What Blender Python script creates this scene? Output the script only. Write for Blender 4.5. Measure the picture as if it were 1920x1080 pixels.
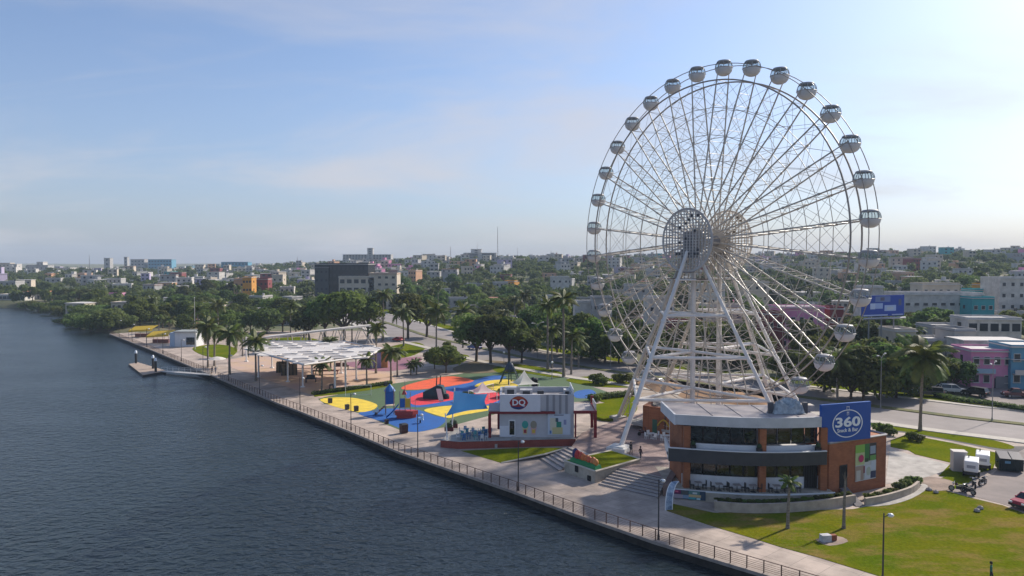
import bpy, math, random
import numpy as np
from mathutils import Vector, Matrix

for _o in list(bpy.data.objects):
    bpy.data.objects.remove(_o)
SC = bpy.context.scene
COL = SC.collection
PI = math.pi
R = math.radians

# ------------------------------------------------------------------ camera
F_PX, YH, CAM_H = 1410.0, 488.0, 26.0          # focal length and horizon in photo pixels, metres above the promenade
PITCH = math.atan((540 - YH) / F_PX)
cam_d = bpy.data.cameras.new('camera')
cam = bpy.data.objects.new('camera', cam_d)
COL.objects.link(cam)
cam_d.sensor_width = 36.0
cam_d.lens = 36.0 * F_PX / 1920.0
cam_d.clip_start = 0.5
cam_d.clip_end = 12000
cam.location = (0, 0, CAM_H)
cam.rotation_euler = (PI / 2 - PITCH, 0, 0)
SC.camera = cam

# ------------------------------------------------------------------ world and sun
SUN_AZ, SUN_EL = R(51.5), R(34)                   # azimuth measured from +Y (view axis) towards +X (right)
world = bpy.data.worlds.new('World')
SC.world = world
world.use_nodes = True
wn, wl = world.node_tree.nodes, world.node_tree.links
wn.clear()
w_out = wn.new('ShaderNodeOutputWorld')
w_bg = wn.new('ShaderNodeBackground')
sky = wn.new('ShaderNodeTexSky')
sky.sky_type = 'NISHITA'
sky.sun_disc = False
sky.sun_elevation = SUN_EL
sky.sun_rotation = SUN_AZ
sky.altitude = 0
sky.air_density = 0.8
sky.dust_density = 1.0
sky.ozone_density = 3.7
w_bg.inputs['Strength'].default_value = 0.09
tc = wn.new('ShaderNodeTexCoord')
sep = wn.new('ShaderNodeSeparateXYZ')
wl.new(tc.outputs['Generated'], sep.inputs[0])
def wmath(op, a, b=None, clamp=False):
    n = wn.new('ShaderNodeMath'); n.operation = op; n.use_clamp = clamp
    for i, v in enumerate((a, b)):
        if v is None: continue
        if isinstance(v, (int, float)): n.inputs[i].default_value = v
        else: wl.new(v, n.inputs[i])
    return n.outputs[0]
zz = wmath('ADD', wmath('MAXIMUM', sep.outputs[2], 0.0), 0.16)
cmb = wn.new('ShaderNodeCombineXYZ')
wl.new(wmath('DIVIDE', sep.outputs[0], zz), cmb.inputs[0])
wl.new(wmath('DIVIDE', sep.outputs[1], zz), cmb.inputs[1])
def wnoise(scale, sx, sy, rot, detail, rough, dist, lo, hi, ofs=0.0):
    mp = wn.new('ShaderNodeMapping')
    mp.inputs['Scale'].default_value = (sx, sy, 1)
    mp.inputs['Rotation'].default_value = (0, 0, rot)
    mp.inputs['Location'].default_value = (ofs, ofs * .7, ofs)
    wl.new(cmb.outputs[0], mp.inputs[0])
    n = wn.new('ShaderNodeTexNoise')
    n.inputs['Scale'].default_value = scale
    n.inputs['Detail'].default_value = detail
    n.inputs['Roughness'].default_value = rough
    n.inputs['Distortion'].default_value = dist
    wl.new(mp.outputs[0], n.inputs[0])
    r = wn.new('ShaderNodeMapRange'); r.interpolation_type = 'SMOOTHSTEP'
    r.inputs[1].default_value = lo; r.inputs[2].default_value = hi
    wl.new(n.outputs[0], r.inputs[0])
    return r.outputs[0]
c_soft = wnoise(0.75, 1.0, 1.25, 0.5, 6, 0.55, 0.35, 0.44, 0.78, 3.1)
c_wisp = wnoise(1.3, 0.5, 1.9, -0.35, 8, 0.62, 0.8, 0.55, 0.82, 7.4)
c_all = wmath('ADD', wmath('MULTIPLY', c_soft, 0.68), wmath('MULTIPLY', c_wisp, 0.26), True)
w_mix = wn.new('ShaderNodeMix'); w_mix.data_type = 'RGBA'
wl.new(c_all, w_mix.inputs['Factor'])
# thin even haze in front of the blue, denser towards the horizon
hz = wn.new('ShaderNodeMix'); hz.data_type = 'RGBA'
_pw = wmath('POWER', wmath('SUBTRACT', 1.0, wmath('MAXIMUM', sep.outputs[2], 0.0)), 5.0)
wl.new(wmath('MULTIPLY_ADD', _pw, 0.70), hz.inputs['Factor'])
hz.inputs['Factor'].links[0].from_node.inputs[2].default_value = 0.0
wl.new(sky.outputs[0], hz.inputs['A'])
hz.inputs['B'].default_value = (2.2, 2.25, 2.75, 1)
wl.new(hz.outputs['Result'], w_mix.inputs['A'])
w_mix.inputs['B'].default_value = (4.1, 3.95, 4.1, 1)
wl.new(w_mix.outputs['Result'], w_bg.inputs['Color'])
wl.new(w_bg.outputs[0], w_out.inputs['Surface'])

sun_d = bpy.data.lights.new('sun', 'SUN')
sun_d.energy = 3.1
sun_d.angle = R(2.0)
sun_d.color = (1.0, 0.91, 0.79)
sun = bpy.data.objects.new('sun', sun_d)
COL.objects.link(sun)
_sd = Vector((math.sin(SUN_AZ) * math.cos(SUN_EL), math.cos(SUN_AZ) * math.cos(SUN_EL), math.sin(SUN_EL)))
sun.rotation_euler = _sd.to_track_quat('Z', 'Y').to_euler()
sun.location = (0, 0, 300)

SC.view_settings.view_transform = 'Standard'
SC.view_settings.look = 'None'
SC.view_settings.exposure = 0.92
SC.view_settings.gamma = 1.0
SC.render.engine = 'CYCLES'
SC.cycles.use_denoising = True
SC.cycles.max_bounces = 6
SC.cycles.volume_bounces = 0
SC.cycles.transparent_max_bounces = 8

# ------------------------------------------------------------------ photo pixel -> place
_cp, _sp = math.cos(PITCH), math.sin(PITCH)
def ray(px, py):
    x, z = (px - 960) / F_PX, (540 - py) / F_PX
    return Vector((x, _cp + z * _sp, -_sp + z * _cp))
def W(px, py, z=0.0):
    """point of the level z that the photo pixel looks at"""
    r = ray(px, py)
    t = (z - CAM_H) / r.z
    return Vector((r.x * t, r.y * t, z))
def WD(px, py, d):
    """point at distance d along the view axis"""
    r = ray(px, py)
    t = d / r.y
    return Vector((r.x * t, d, CAM_H + r.z * t))
def pix(p):
    x, y, z = p[0], p[1], p[2] - CAM_H
    yc = y * _cp - z * _sp
    zc = z * _cp + y * _sp
    return 960 + F_PX * x / yc, 540 - F_PX * zc / yc

# ------------------------------------------------------------------ materials
MATS = {}
def mat(name, col, rough=0.7, metal=0.0, var=0.0, scale=1.0, bump=0.0, bscale=None, col2=None, per_obj=0.0,
        spec=0.4, transl=0.0, lo=0.35, hi=0.65, detail=5, stretch=None):
    """principled material; colour wanders between col and col2 with world-space noise"""
    if name in MATS: return MATS[name]
    m = bpy.data.materials.new(name); m.use_nodes = True
    n, l = m.node_tree.nodes, m.node_tree.links
    b = n['Principled BSDF']
    b.inputs['Base Color'].default_value = (*col, 1)
    b.inputs['Roughness'].default_value = rough
    b.inputs['Metallic'].default_value = metal
    b.inputs['Specular IOR Level'].default_value = spec
    geo = n.new('ShaderNodeNewGeometry')
    pos = geo.outputs['Position']
    if stretch:
        mp = n.new('ShaderNodeMapping'); mp.inputs['Scale'].default_value = stretch
        l.new(pos, mp.inputs[0]); pos = mp.outputs[0]
    colsock = None
    if var or col2:
        nz = n.new('ShaderNodeTexNoise'); nz.inputs['Scale'].default_value = scale
        nz.inputs['Detail'].default_value = detail; nz.inputs['Roughness'].default_value = 0.62
        l.new(pos, nz.inputs['Vector'])
        mr = n.new('ShaderNodeMapRange'); mr.inputs[1].default_value = lo; mr.inputs[2].default_value = hi
        l.new(nz.outputs[0], mr.inputs[0])
        mx = n.new('ShaderNodeMix'); mx.data_type = 'RGBA'
        c2 = col2 if col2 else tuple(max(0, c * (1 - var)) for c in col)
        mx.inputs['A'].default_value = (*c2, 1)
        mx.inputs['B'].default_value = (*col, 1)
        l.new(mr.outputs[0], mx.inputs['Factor'])
        colsock = mx.outputs['Result']
    if per_obj:
        oi = n.new('ShaderNodeObjectInfo')
        hs = n.new('ShaderNodeHueSaturation')
        mr2 = n.new('ShaderNodeMapRange')
        mr2.inputs[3].default_value = 1 - per_obj; mr2.inputs[4].default_value = 1 + per_obj
        l.new(oi.outputs['Random'], mr2.inputs[0])
        l.new(mr2.outputs[0], hs.inputs['Value'])
        mr3 = n.new('ShaderNodeMapRange')
        mr3.inputs[3].default_value = 0.5 - per_obj * .11; mr3.inputs[4].default_value = 0.5 + per_obj * .09
        l.new(oi.outputs['Random'], mr3.inputs[0]); l.new(mr3.outputs[0], hs.inputs['Hue'])
        if colsock is not None: l.new(colsock, hs.inputs['Color'])
        else: hs.inputs['Color'].default_value = (*col, 1)
        colsock = hs.outputs[0]
    if colsock is not None: l.new(colsock, b.inputs['Base Color'])
    if bump:
        nb = n.new('ShaderNodeTexNoise'); nb.inputs['Scale'].default_value = bscale or scale * 6
        nb.inputs['Detail'].default_value = 6
        l.new(pos, nb.inputs['Vector'])
        bp = n.new('ShaderNodeBump'); bp.inputs['Strength'].default_value = bump
        bp.inputs['Distance'].default_value = 0.08
        l.new(nb.outputs[0], bp.inputs['Height']); l.new(bp.outputs[0], b.inputs['Normal'])
    if transl:
        tr = n.new('ShaderNodeBsdfTranslucent')
        if colsock is not None: l.new(colsock, tr.inputs['Color'])
        else: tr.inputs['Color'].default_value = (*col, 1)
        ms = n.new('ShaderNodeMixShader'); ms.inputs[0].default_value = transl
        l.new(b.outputs[0], ms.inputs[1]); l.new(tr.outputs[0], ms.inputs[2])
        l.new(ms.outputs[0], n['Material Output'].inputs['Surface'])
    MATS[name] = m
    return m

def tile_mat(name, col, col2, mortar, sx, sy, msize=0.02, rough=0.8, offset=0.5, vertical=False, stain=0.35, stain_scale=0.25, per=0.0):
    """brick or slab pattern in world metres (fine joints, stains)"""
    if name in MATS: return MATS[name]
    m = mat(name, col, rough)
    n, l = m.node_tree.nodes, m.node_tree.links
    b = n['Principled BSDF']
    geo = [x for x in n if x.type == 'NEW_GEOMETRY'][0]
    vec = geo.outputs['Position']
    if vertical:
        sp = n.new('ShaderNodeSeparateXYZ'); l.new(vec, sp.inputs[0])
        ad = n.new('ShaderNodeMath'); ad.operation = 'ADD'
        l.new(sp.outputs[0], ad.inputs[0]); l.new(sp.outputs[1], ad.inputs[1])
        cb = n.new('ShaderNodeCombineXYZ'); l.new(ad.outputs[0], cb.inputs[0]); l.new(sp.outputs[2], cb.inputs[1])
        vec = cb.outputs[0]
    else:
        mp = n.new('ShaderNodeMapping'); mp.inputs['Rotation'].default_value = (0, 0, 0.84)
        l.new(vec, mp.inputs[0]); vec = mp.outputs[0]
    br = n.new('ShaderNodeTexBrick')
    br.inputs['Color1'].default_value = (*col, 1); br.inputs['Color2'].default_value = (*col2, 1)
    br.inputs['Mortar'].default_value = (*mortar, 1)
    br.inputs['Scale'].default_value = 1.0
    br.inputs['Mortar Size'].default_value = msize
    br.inputs['Brick Width'].default_value = sx; br.inputs['Row Height'].default_value = sy
    br.offset = offset
    l.new(vec, br.inputs['Vector'])
    nz = n.new('ShaderNodeTexNoise'); nz.inputs['Scale'].default_value = stain_scale
    nz.inputs['Detail'].default_value = 8; nz.inputs['Roughness'].default_value = 0.65
    l.new(geo.outputs['Position'], nz.inputs['Vector'])
    mr = n.new('ShaderNodeMapRange'); mr.inputs[1].default_value = 0.38; mr.inputs[2].default_value = 0.62
    mr.inputs[3].default_value = 1 - stain; mr.inputs[4].default_value = 1.0
    l.new(nz.outputs[0], mr.inputs[0])
    mx = n.new('ShaderNodeMix'); mx.data_type = 'RGBA'; mx.blend_type = 'MULTIPLY'
    mx.inputs['Factor'].default_value = 1
    l.new(br.outputs['Color'], mx.inputs['A']); l.new(mr.outputs[0], mx.inputs['B'])
    l.new(mx.outputs['Result'], b.inputs['Base Color'])
    bp = n.new('ShaderNodeBump'); bp.inputs['Strength'].default_value = 0.4; bp.inputs['Distance'].default_value = 0.02
    bp.invert = True
    l.new(br.outputs['Fac'], bp.inputs['Height']); l.new(bp.outputs[0], b.inputs['Normal'])
    return m

def lawn_mat(name, green, yellow, brown, dry=0.5):
    m = mat(name, green, 1.0, bump=0.9, bscale=7, spec=0.0)
    n, l = m.node_tree.nodes, m.node_tree.links
    pos = [x for x in n if x.type == 'NEW_GEOMETRY'][0].outputs['Position']
    def nz(scale, lo, hi, detail=7, st=(1, 1, 1)):
        mp = n.new('ShaderNodeMapping'); mp.inputs['Scale'].default_value = st; l.new(pos, mp.inputs[0])
        t = n.new('ShaderNodeTexNoise'); t.inputs['Scale'].default_value = scale; t.inputs['Detail'].default_value = detail; t.inputs['Roughness'].default_value = 0.65
        l.new(mp.outputs[0], t.inputs['Vector'])
        r = n.new('ShaderNodeMapRange'); r.inputs[1].default_value = lo; r.inputs[2].default_value = hi; l.new(t.outputs[0], r.inputs[0]); return r.outputs[0]
    def mix(a, b, f, mode='MIX'):
        x = n.new('ShaderNodeMix'); x.data_type = 'RGBA'; x.blend_type = mode
        for s, v in (('A', a), ('B', b)):
            if isinstance(v, tuple): x.inputs[s].default_value = (*v, 1)
            else: l.new(v, x.inputs[s])
        if isinstance(f, float): x.inputs['Factor'].default_value = f
        else: l.new(f, x.inputs['Factor'])
        return x.outputs['Result']
    c = mix(green, yellow, nz(0.13, .38, .62))
    c = mix(c, brown, nz(0.3, .62 - .12 * dry, .80 - .12 * dry, 9, (.6, 1.2, 1)))
    f = nz(3.2, .2, .8, 5)
    x = n.new('ShaderNodeMapRange'); x.inputs[3].default_value = .62; x.inputs[4].default_value = 1.3; l.new(f, x.inputs[0])
    c = mix(c, x.outputs[0], 1.0, 'MULTIPLY')
    l.new(c, n['Principled BSDF'].inputs['Base Color'])
    return m

# ------------------------------------------------------------------ mesh builder
class MB:
    def __init__(s):
        s.v, s.f, s.m = [], [], []
    def add(s, verts, faces, mi=0):
        b = len(s.v)
        s.v.extend([tuple(p) for p in verts])
        s.f.extend([tuple(i + b for i in f) for f in faces])
        s.m.extend([mi] * len(faces))
        return s
    def box(s, c, size, rz=0.0, mi=0, taper=1.0):
        hx, hy, hz = size[0] / 2, size[1] / 2, size[2] / 2
        ca, sa = math.cos(rz), math.sin(rz)
        vs = []
        for z in (-hz, hz):
            k = taper if z > 0 else 1.0
            for x, y in ((-hx, -hy), (hx, -hy), (hx, hy), (-hx, hy)):
                x, y = x * k, y * k
                vs.append((c[0] + x * ca - y * sa, c[1] + x * sa + y * ca, c[2] + z))
        return s.add(vs, [(0, 3, 2, 1), (4, 5, 6, 7), (0, 1, 5, 4), (1, 2, 6, 5), (2, 3, 7, 6), (3, 0, 4, 7)], mi)
    def prism(s, poly, z0, z1, mi=0):
        """poly: xy points (counter-clockwise or not); extruded from z0 to z1"""
        a = sum(poly[i][0] * poly[(i + 1) % len(poly)][1] - poly[(i + 1) % len(poly)][0] * poly[i][1] for i in range(len(poly)))
        if a < 0: poly = list(poly)[::-1]
        n = len(poly)
        vs = [(p[0], p[1], z0) for p in poly] + [(p[0], p[1], z1) for p in poly]
        fs = [tuple(range(n - 1, -1, -1)), tuple(range(n, 2 * n))]
        fs += [(i, (i + 1) % n, n + (i + 1) % n, n + i) for i in range(n)]
        return s.add(vs, fs, mi)
    def tube(s, p0, p1, r0, r1=None, n=6, cap=True, mi=0):
        p0, p1 = Vector(p0), Vector(p1)
        r1 = r0 if r1 is None else r1
        d = (p1 - p0)
        if d.length < 1e-6: return s
        d.normalize()
        a = Vector((0, 0, 1)) if abs(d.z) < 0.9 else Vector((1, 0, 0))
        u = d.cross(a).normalized(); w = d.cross(u)
        vs = []
        for p, r in ((p0, r0), (p1, r1)):
            for i in range(n):
                t = 2 * PI * i / n
                vs.append(p + (u * math.cos(t) + w * math.sin(t)) * r)
        fs = [(i, n + i, n + (i + 1) % n, (i + 1) % n) for i in range(n)]
        if cap: fs += [tuple(range(n)), tuple(range(2 * n - 1, n - 1, -1))]
        return s.add(vs, fs, mi)
    def path(s, pts, r, n=6, mi=0, closed=False):
        k = len(pts)
        for i in range(k if closed else k - 1):
            s.tube(pts[i], pts[(i + 1) % k], r, r, n, cap=False, mi=mi)
        return s
    def lathe(s, prof, c=(0, 0, 0), n=16, mi=0, a0=0.0, a1=2 * PI):
        """prof: (radius, z) from bottom to top"""
        full = abs(a1 - a0 - 2 * PI) < 1e-6
        cols = n if full else n + 1
        vs = []
        for r, z in prof:
            for i in range(cols):
                t = a0 + (a1 - a0) * i / n
                vs.append((c[0] + r * math.cos(t), c[1] + r * math.sin(t), c[2] + z))
        fs = []
        for j in range(len(prof) - 1):
            for i in range(n):
                i2 = (i + 1) % cols
                fs.append((j * cols + i, j * cols + i2, (j + 1) * cols + i2, (j + 1) * cols + i))
        return s.add(vs, fs, mi)
    def quad(s, a, b, c, d, mi=0):
        return s.add([a, b, c, d], [(0, 1, 2, 3)], mi)
    def mesh(s, name, mats, smooth=False):
        me = bpy.data.meshes.new(name)
        me.from_pydata(s.v, [], s.f)
        if not isinstance(mats, (list, tuple)): mats = [mats]
        for m in mats: me.materials.append(m)
        if len(mats) > 1: me.polygons.foreach_set('material_index', s.m)
        if smooth: me.polygons.foreach_set('use_smooth', [True] * len(me.polygons))
        me.update()
        return me
    def build(s, name, mats, parent=None, smooth=False, world=True):
        return link(name, s.mesh(name, mats, smooth), parent, world)

def link(name, data, parent=None, world=True):
    """one object; with world=True its coordinates are world metres although it is parented"""
    o = bpy.data.objects.new(name, data)
    COL.objects.link(o)
    if parent is not None:
        o.parent = parent
        if world: o.matrix_parent_inverse = PINV[parent.name] if parent.name in PINV else Matrix.Identity(4)
    return o
PINV = {}
def tag(o, label=None, cat=None, group=None, kind=None):
    if label: o['label'] = label
    if cat: o['category'] = cat
    if group: o['group'] = group
    if kind: o['kind'] = kind
    return o
def thing(name, label, cat, loc=(0, 0, 0), rz=0.0, group=None):
    o = bpy.data.objects.new(name, None)
    COL.objects.link(o)
    o.empty_display_size = 0.5
    o.location = loc
    o.rotation_euler = (0, 0, rz)
    PINV[o.name] = (Matrix.Translation(Vector(loc)) @ Matrix.Rotation(rz, 4, 'Z')).inverted()
    return tag(o, label, cat, group)
def copy_tree(o, parent=None):
    c = o.copy(); COL.objects.link(c)
    if parent is not None:
        c.parent = parent; c.matrix_parent_inverse = o.matrix_parent_inverse.copy()
    for ch in o.children: copy_tree(ch, c)
    return c
def struct(name, mb, mats, smooth=False):
    return tag(mb.build(name, mats, None, smooth), kind='structure')
def sheet(name, pts, z, m, thick=0.0, kind='structure', parent=None):
    """flat ground sheet through world xy points (ear-clipped by triangulation)"""
    from mathutils.geometry import tessellate_polygon
    tri = tessellate_polygon([[Vector((p[0], p[1], 0)) for p in pts]])
    mb = MB()
    fs = []
    for t in tri:
        a, b, c = [pts[i] for i in t]
        cr = (b[0] - a[0]) * (c[1] - a[1]) - (b[1] - a[1]) * (c[0] - a[0])
        fs.append(tuple(t) if cr > 0 else (t[0], t[2], t[1]))
    mb.add([(p[0], p[1], z) for p in pts], fs)
    if thick:
        k = len(pts)
        ar = sum(pts[i][0] * pts[(i + 1) % k][1] - pts[(i + 1) % k][0] * pts[i][1] for i in range(k))
        for i in range(k):
            p, q = pts[i], pts[(i + 1) % k]
            if ar < 0: p, q = q, p
            mb.quad((p[0], p[1], z - thick), (q[0], q[1], z - thick), (q[0], q[1], z), (p[0], p[1], z))
    o = mb.build(name, m, parent)
    if kind: o['kind'] = kind
    return o
def smooth_poly(pts, n=6, closed=True):
    """Catmull-Rom through points"""
    out = []; k = len(pts)
    rng = range(k) if closed else range(k - 1)
    for i in rng:
        if closed: p0, p1, p2, p3 = (Vector(pts[(i + j) % k][:2]) for j in (-1, 0, 1, 2))
        else: p0, p1, p2, p3 = (Vector(pts[min(max(i + j, 0), k - 1)][:2]) for j in (-1, 0, 1, 2))
        for j in range(n):
            t = j / n
            out.append(0.5 * ((2 * p1) + (p2 - p0) * t + (2 * p0 - 5 * p1 + 4 * p2 - p3) * t * t + (3 * p1 - p0 - 3 * p2 + p3) * t ** 3))
    if not closed: out.append(Vector(pts[-1][:2]))
    return out
ONES = ['', 'first', 'second', 'third', 'fourth', 'fifth', 'sixth', 'seventh', 'eighth', 'ninth', 'tenth', 'eleventh', 'twelfth',
        'thirteenth', 'fourteenth', 'fifteenth', 'sixteenth', 'seventeenth', 'eighteenth', 'nineteenth']
TENS = ['', '', 'twent', 'thirt', 'fort', 'fift', 'sixt', 'sevent', 'eight', 'ninet']
def nth(i):
    """i from 1"""
    if i < 20: return ONES[i]
    if i >= 100:
        return 'hundredth' if i == 100 else 'hundred-and-' + nth(i - 100)
    t, o = divmod(i, 10)
    return TENS[t] + ('ieth' if o == 0 else 'y-' + ONES[o])
def text_mesh(s, size, extrude, bold=0.0):
    cu = bpy.data.curves.new('lettering', 'FONT')
    cu.body = s; cu.size = size; cu.extrude = extrude; cu.offset = bold
    cu.align_x = 'CENTER'; cu.align_y = 'CENTER'; cu.resolution_u = 3
    o = bpy.data.objects.new('lettering', cu)
    COL.objects.link(o)
    dg = bpy.context.evaluated_depsgraph_get()
    me = bpy.data.meshes.new_from_object(o.evaluated_get(dg))
    bpy.data.objects.remove(o)
    return me
# ================================================================== SETTING
rnd = random.Random(7)
# water's edge, top of the sea wall, near -> far (photo pixels of the rail foot, level 0)
_edge_px = [(1347, 1053), (1228, 1017), (1075, 964), (962, 922), (860, 887), (747, 848), (664, 813), (560, 771), (525, 758), (460, 731),
            (400, 705), (352, 685), (280, 655), (205, 626)]
EDGE = [W(*p) for p in _edge_px]
_dn = (EDGE[0] - EDGE[1]).normalized()
EDGE = [EDGE[0] + _dn * 45, EDGE[0] + _dn * 12] + EDGE
EDGE = [Vector((p.x, p.y, 0)) for p in smooth_poly([(e.x, e.y) for e in EDGE], 4, False)] if False else EDGE
# wild shore beyond the promenade
WILD = [(-146, 272), (-158, 276), (-172, 292), (-196, 318), (-206, 330), (-204, 352), (-226, 385), (-256, 412), (-292, 424), (-345, 428), (-520, 445), (-900, 480)]
SHORE = [(e.x, e.y) for e in EDGE] + WILD
LAKE = SHORE + [(-2500, 600), (-2500, -60), (SHORE[0][0], -60)]

def in_poly(x, y, poly):
    x = np.asarray(x); y = np.asarray(y)
    ins = np.zeros(x.shape, bool)
    k = len(poly)
    for i in range(k):
        x0, y0 = poly[i]; x1, y1 = poly[(i + 1) % k]
        c = ((y0 > y) != (y1 > y)) & (x < (x1 - x0) * (y - y0) / ((y1 - y0) if y1 != y0 else 1e-9) + x0)
        ins ^= c
    return ins
def dist_line(x, y, line):
    x = np.asarray(x, float); y = np.asarray(y, float)
    best = np.full(x.shape, 1e9)
    for i in range(len(line) - 1):
        ax, ay = line[i]; bx, by = line[i + 1]
        dx, dy = bx - ax, by - ay
        t = np.clip(((x - ax) * dx + (y - ay) * dy) / (dx * dx + dy * dy), 0, 1)
        best = np.minimum(best, np.hypot(x - ax - t * dx, y - ay - t * dy))
    return best
def sstep(a, b, t):
    t = np.clip((t - a) / (b - a), 0, 1)
    return t * t * (3 - 2 * t)
def hill(x, y):
    x = np.asarray(x, float); y = np.asarray(y, float)
    d = np.hypot(x, y)
    az = np.degrees(np.arctan2(x, np.maximum(y, 1)))
    A = np.interp(az, [-40, -32, -24, -16, -8, 2, 12, 22, 30, 40], [9, 9, 9, 13, 22, 26, 24, 27, 31, 32])
    h = A * sstep(250, 980, d)
    b = np.sin(x * .011 + 1.3) * np.cos(y * .009) + .6 * np.sin(x * .023 - y * .017) + .4 * np.cos(x * .041 + y * .031)
    return h + b * 2.2 * sstep(300, 700, d)
def terrain(x, y):
    x = np.asarray(x, float); y = np.asarray(y, float)
    lk = in_poly(x, y, LAKE)
    sd = dist_line(x, y, SHORE) * np.where(lk, -1, 1)
    wild = y > 262
    rise = np.where(wild & (x < -100), sstep(-3.0, 7.0, sd), sstep(5.5, 7.5, sd))
    return -4.0 + (hill(x, y) + 3.9) * rise
def ground_z(x, y):
    return float(terrain(np.array([x]), np.array([y]))[0])

M_ground = mat('ground_earth', (0.20, 0.17, 0.11), 0.95, var=0.4, scale=0.05, col2=(0.075, 0.095, 0.035), bump=0.5, bscale=1.2)
def make_ground():
    xs = np.concatenate([np.arange(-2600, -360, 70.), np.arange(-360, 140, 5.), np.arange(140, 400, 16.), np.arange(400, 2700, 70.)])
    ys = np.concatenate([np.arange(-40, 460, 5.), np.arange(460, 900, 16.), np.arange(900, 3400, 60.)])
    X, Y = np.meshgrid(xs, ys)
    Z = terrain(X, Y)
    nx, ny = len(xs), len(ys)
    me = bpy.data.meshes.new('ground')
    v = np.stack([X.ravel(), Y.ravel(), Z.ravel()], 1)
    idx = np.arange(nx * ny).reshape(ny, nx)
    f = np.stack([idx[:-1, :-1].ravel(), idx[:-1, 1:].ravel(), idx[1:, 1:].ravel(), idx[1:, :-1].ravel()], 1)
    me.from_pydata(v.tolist(), [], f.tolist())
    me.polygons.foreach_set('use_smooth', [True] * len(me.polygons))
    me.materials.append(M_ground)
    tag(link('ground', me), kind='structure')
make_ground()

# ---------------------------------------------------------------- water
def water_mat():
    m = bpy.data.materials.new('lagoon_water'); m.use_nodes = True
    n, l = m.node_tree.nodes, m.node_tree.links
    b = n['Principled BSDF']
    b.inputs['Base Color'].default_value = (0.015, 0.025, 0.030, 1)
    b.inputs['Roughness'].default_value = 0.12
    b.inputs['IOR'].default_value = 1.333
    b.inputs['Specular IOR Level'].default_value = 0.5
    geo = n.new('ShaderNodeNewGeometry')
    def layer(sx, sy, rot, scale, detail, rough, dist=0.0):
        mp = n.new('ShaderNodeMapping')
        mp.inputs['Scale'].default_value = (sx, sy, 1); mp.inputs['Rotation'].default_value = (0, 0, rot)
        l.new(geo.outputs['Position'], mp.inputs[0])
        z = n.new('ShaderNodeTexNoise'); z.inputs['Scale'].default_value = scale
        z.inputs['Detail'].default_value = detail; z.inputs['Roughness'].default_value = rough
        z.inputs['Distortion'].default_value = dist
        l.new(mp.outputs[0], z.inputs[0])
        return z.outputs[0]
    a = layer(0.75, 1.0, 0.3, 1.0, 2, 0.5, 0.5)
    c = layer(0.75, 1.0, -0.2, 2.6, 3, 0.55, 0.3)
    e = layer(0.5, 1.0, 0.2, 0.05, 3, 0.5)
    ad = n.new('ShaderNodeMath'); ad.operation = 'MULTIPLY_ADD'
    l.new(c, ad.inputs[0]); ad.inputs[1].default_value = 0.38; l.new(a, ad.inputs[2])
    bp = n.new('ShaderNodeBump'); bp.inputs['Strength'].default_value = 1.0; bp.inputs['Distance'].default_value = 0.52
    l.new(ad.outputs[0], bp.inputs['Height']); l.new(bp.outputs[0], b.inputs['Normal'])
    mr = n.new('ShaderNodeMapRange'); mr.inputs[1].default_value = 0.4; mr.inputs[2].default_value = 0.6
    mr.inputs[3].default_value = 0.16; mr.inputs[4].default_value = 0.22
    l.new(e, mr.inputs[0]); l.new(mr.outputs[0], b.inputs['Roughness'])
    ms = n.new('ShaderNodeMapRange'); ms.inputs[1].default_value = 0.35; ms.inputs[2].default_value = 0.65; ms.inputs[3].default_value = 0.55; ms.inputs[4].default_value = 1.0
    l.new(e, ms.inputs[0]); l.new(ms.outputs[0], bp.inputs['Strength'])
    return m
WATER_Z = -0.85
_wm = MB(); _wm.quad((-2600, -60, WATER_Z), (60, -60, WATER_Z), (60, 900, WATER_Z), (-2600, 900, WATER_Z))
struct('water', _wm, water_mat())

# ---------------------------------------------------------------- promenade and sea wall
M_prom = tile_mat('promenade_concrete', (0.52, 0.42, 0.35), (0.46, 0.375, 0.315), (0.22, 0.19, 0.17), 2.4, 2.4, 0.018, 0.85, 0.0, stain=0.42, stain_scale=0.22)
M_plaza = tile_mat('plaza_paving', (0.36, 0.26, 0.235), (0.31, 0.225, 0.205), (0.17, 0.13, 0.12), 1.6, 0.8, 0.02, 0.8, 0.5, stain=0.4, stain_scale=0.3)
M_conc = mat('pale_concrete', (0.46, 0.43, 0.39), 0.85, var=0.35, scale=0.7, bump=0.2, bscale=6)
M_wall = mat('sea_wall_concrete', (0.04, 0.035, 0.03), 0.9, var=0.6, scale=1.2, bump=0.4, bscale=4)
M_kerb = mat('kerb_concrete', (0.50, 0.46, 0.40), 0.85, var=0.2, scale=1.5)
M_grass = lawn_mat('lawn_grass', (0.095, 0.135, 0.008), (0.155, 0.165, 0.010), (0.20, 0.15, 0.045), 0.2)
M_dry = lawn_mat('dry_lawn_grass', (0.09, 0.13, 0.007), (0.16, 0.155, 0.010), (0.22, 0.155, 0.05), 1.3)
M_road = mat('concrete_road', (0.30, 0.265, 0.25), 0.85, var=0.28, scale=0.12, bump=0.15, bscale=5, detail=8)
M_asphalt = mat('asphalt_lane', (0.105, 0.098, 0.098), 0.9, var=0.3, scale=0.3, bump=0.2, bscale=8)
M_lot = mat('worn_parking_lot', (0.27, 0.225, 0.205), 0.9, scale=0.2, col2=(0.17, 0.145, 0.135), bump=0.2, bscale=6, detail=8)
M_dirt = mat('orange_earth', (0.36, 0.20, 0.095), 0.95, scale=0.25, col2=(0.20, 0.125, 0.075), bump=0.8, bscale=2.5, detail=8)

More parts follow.
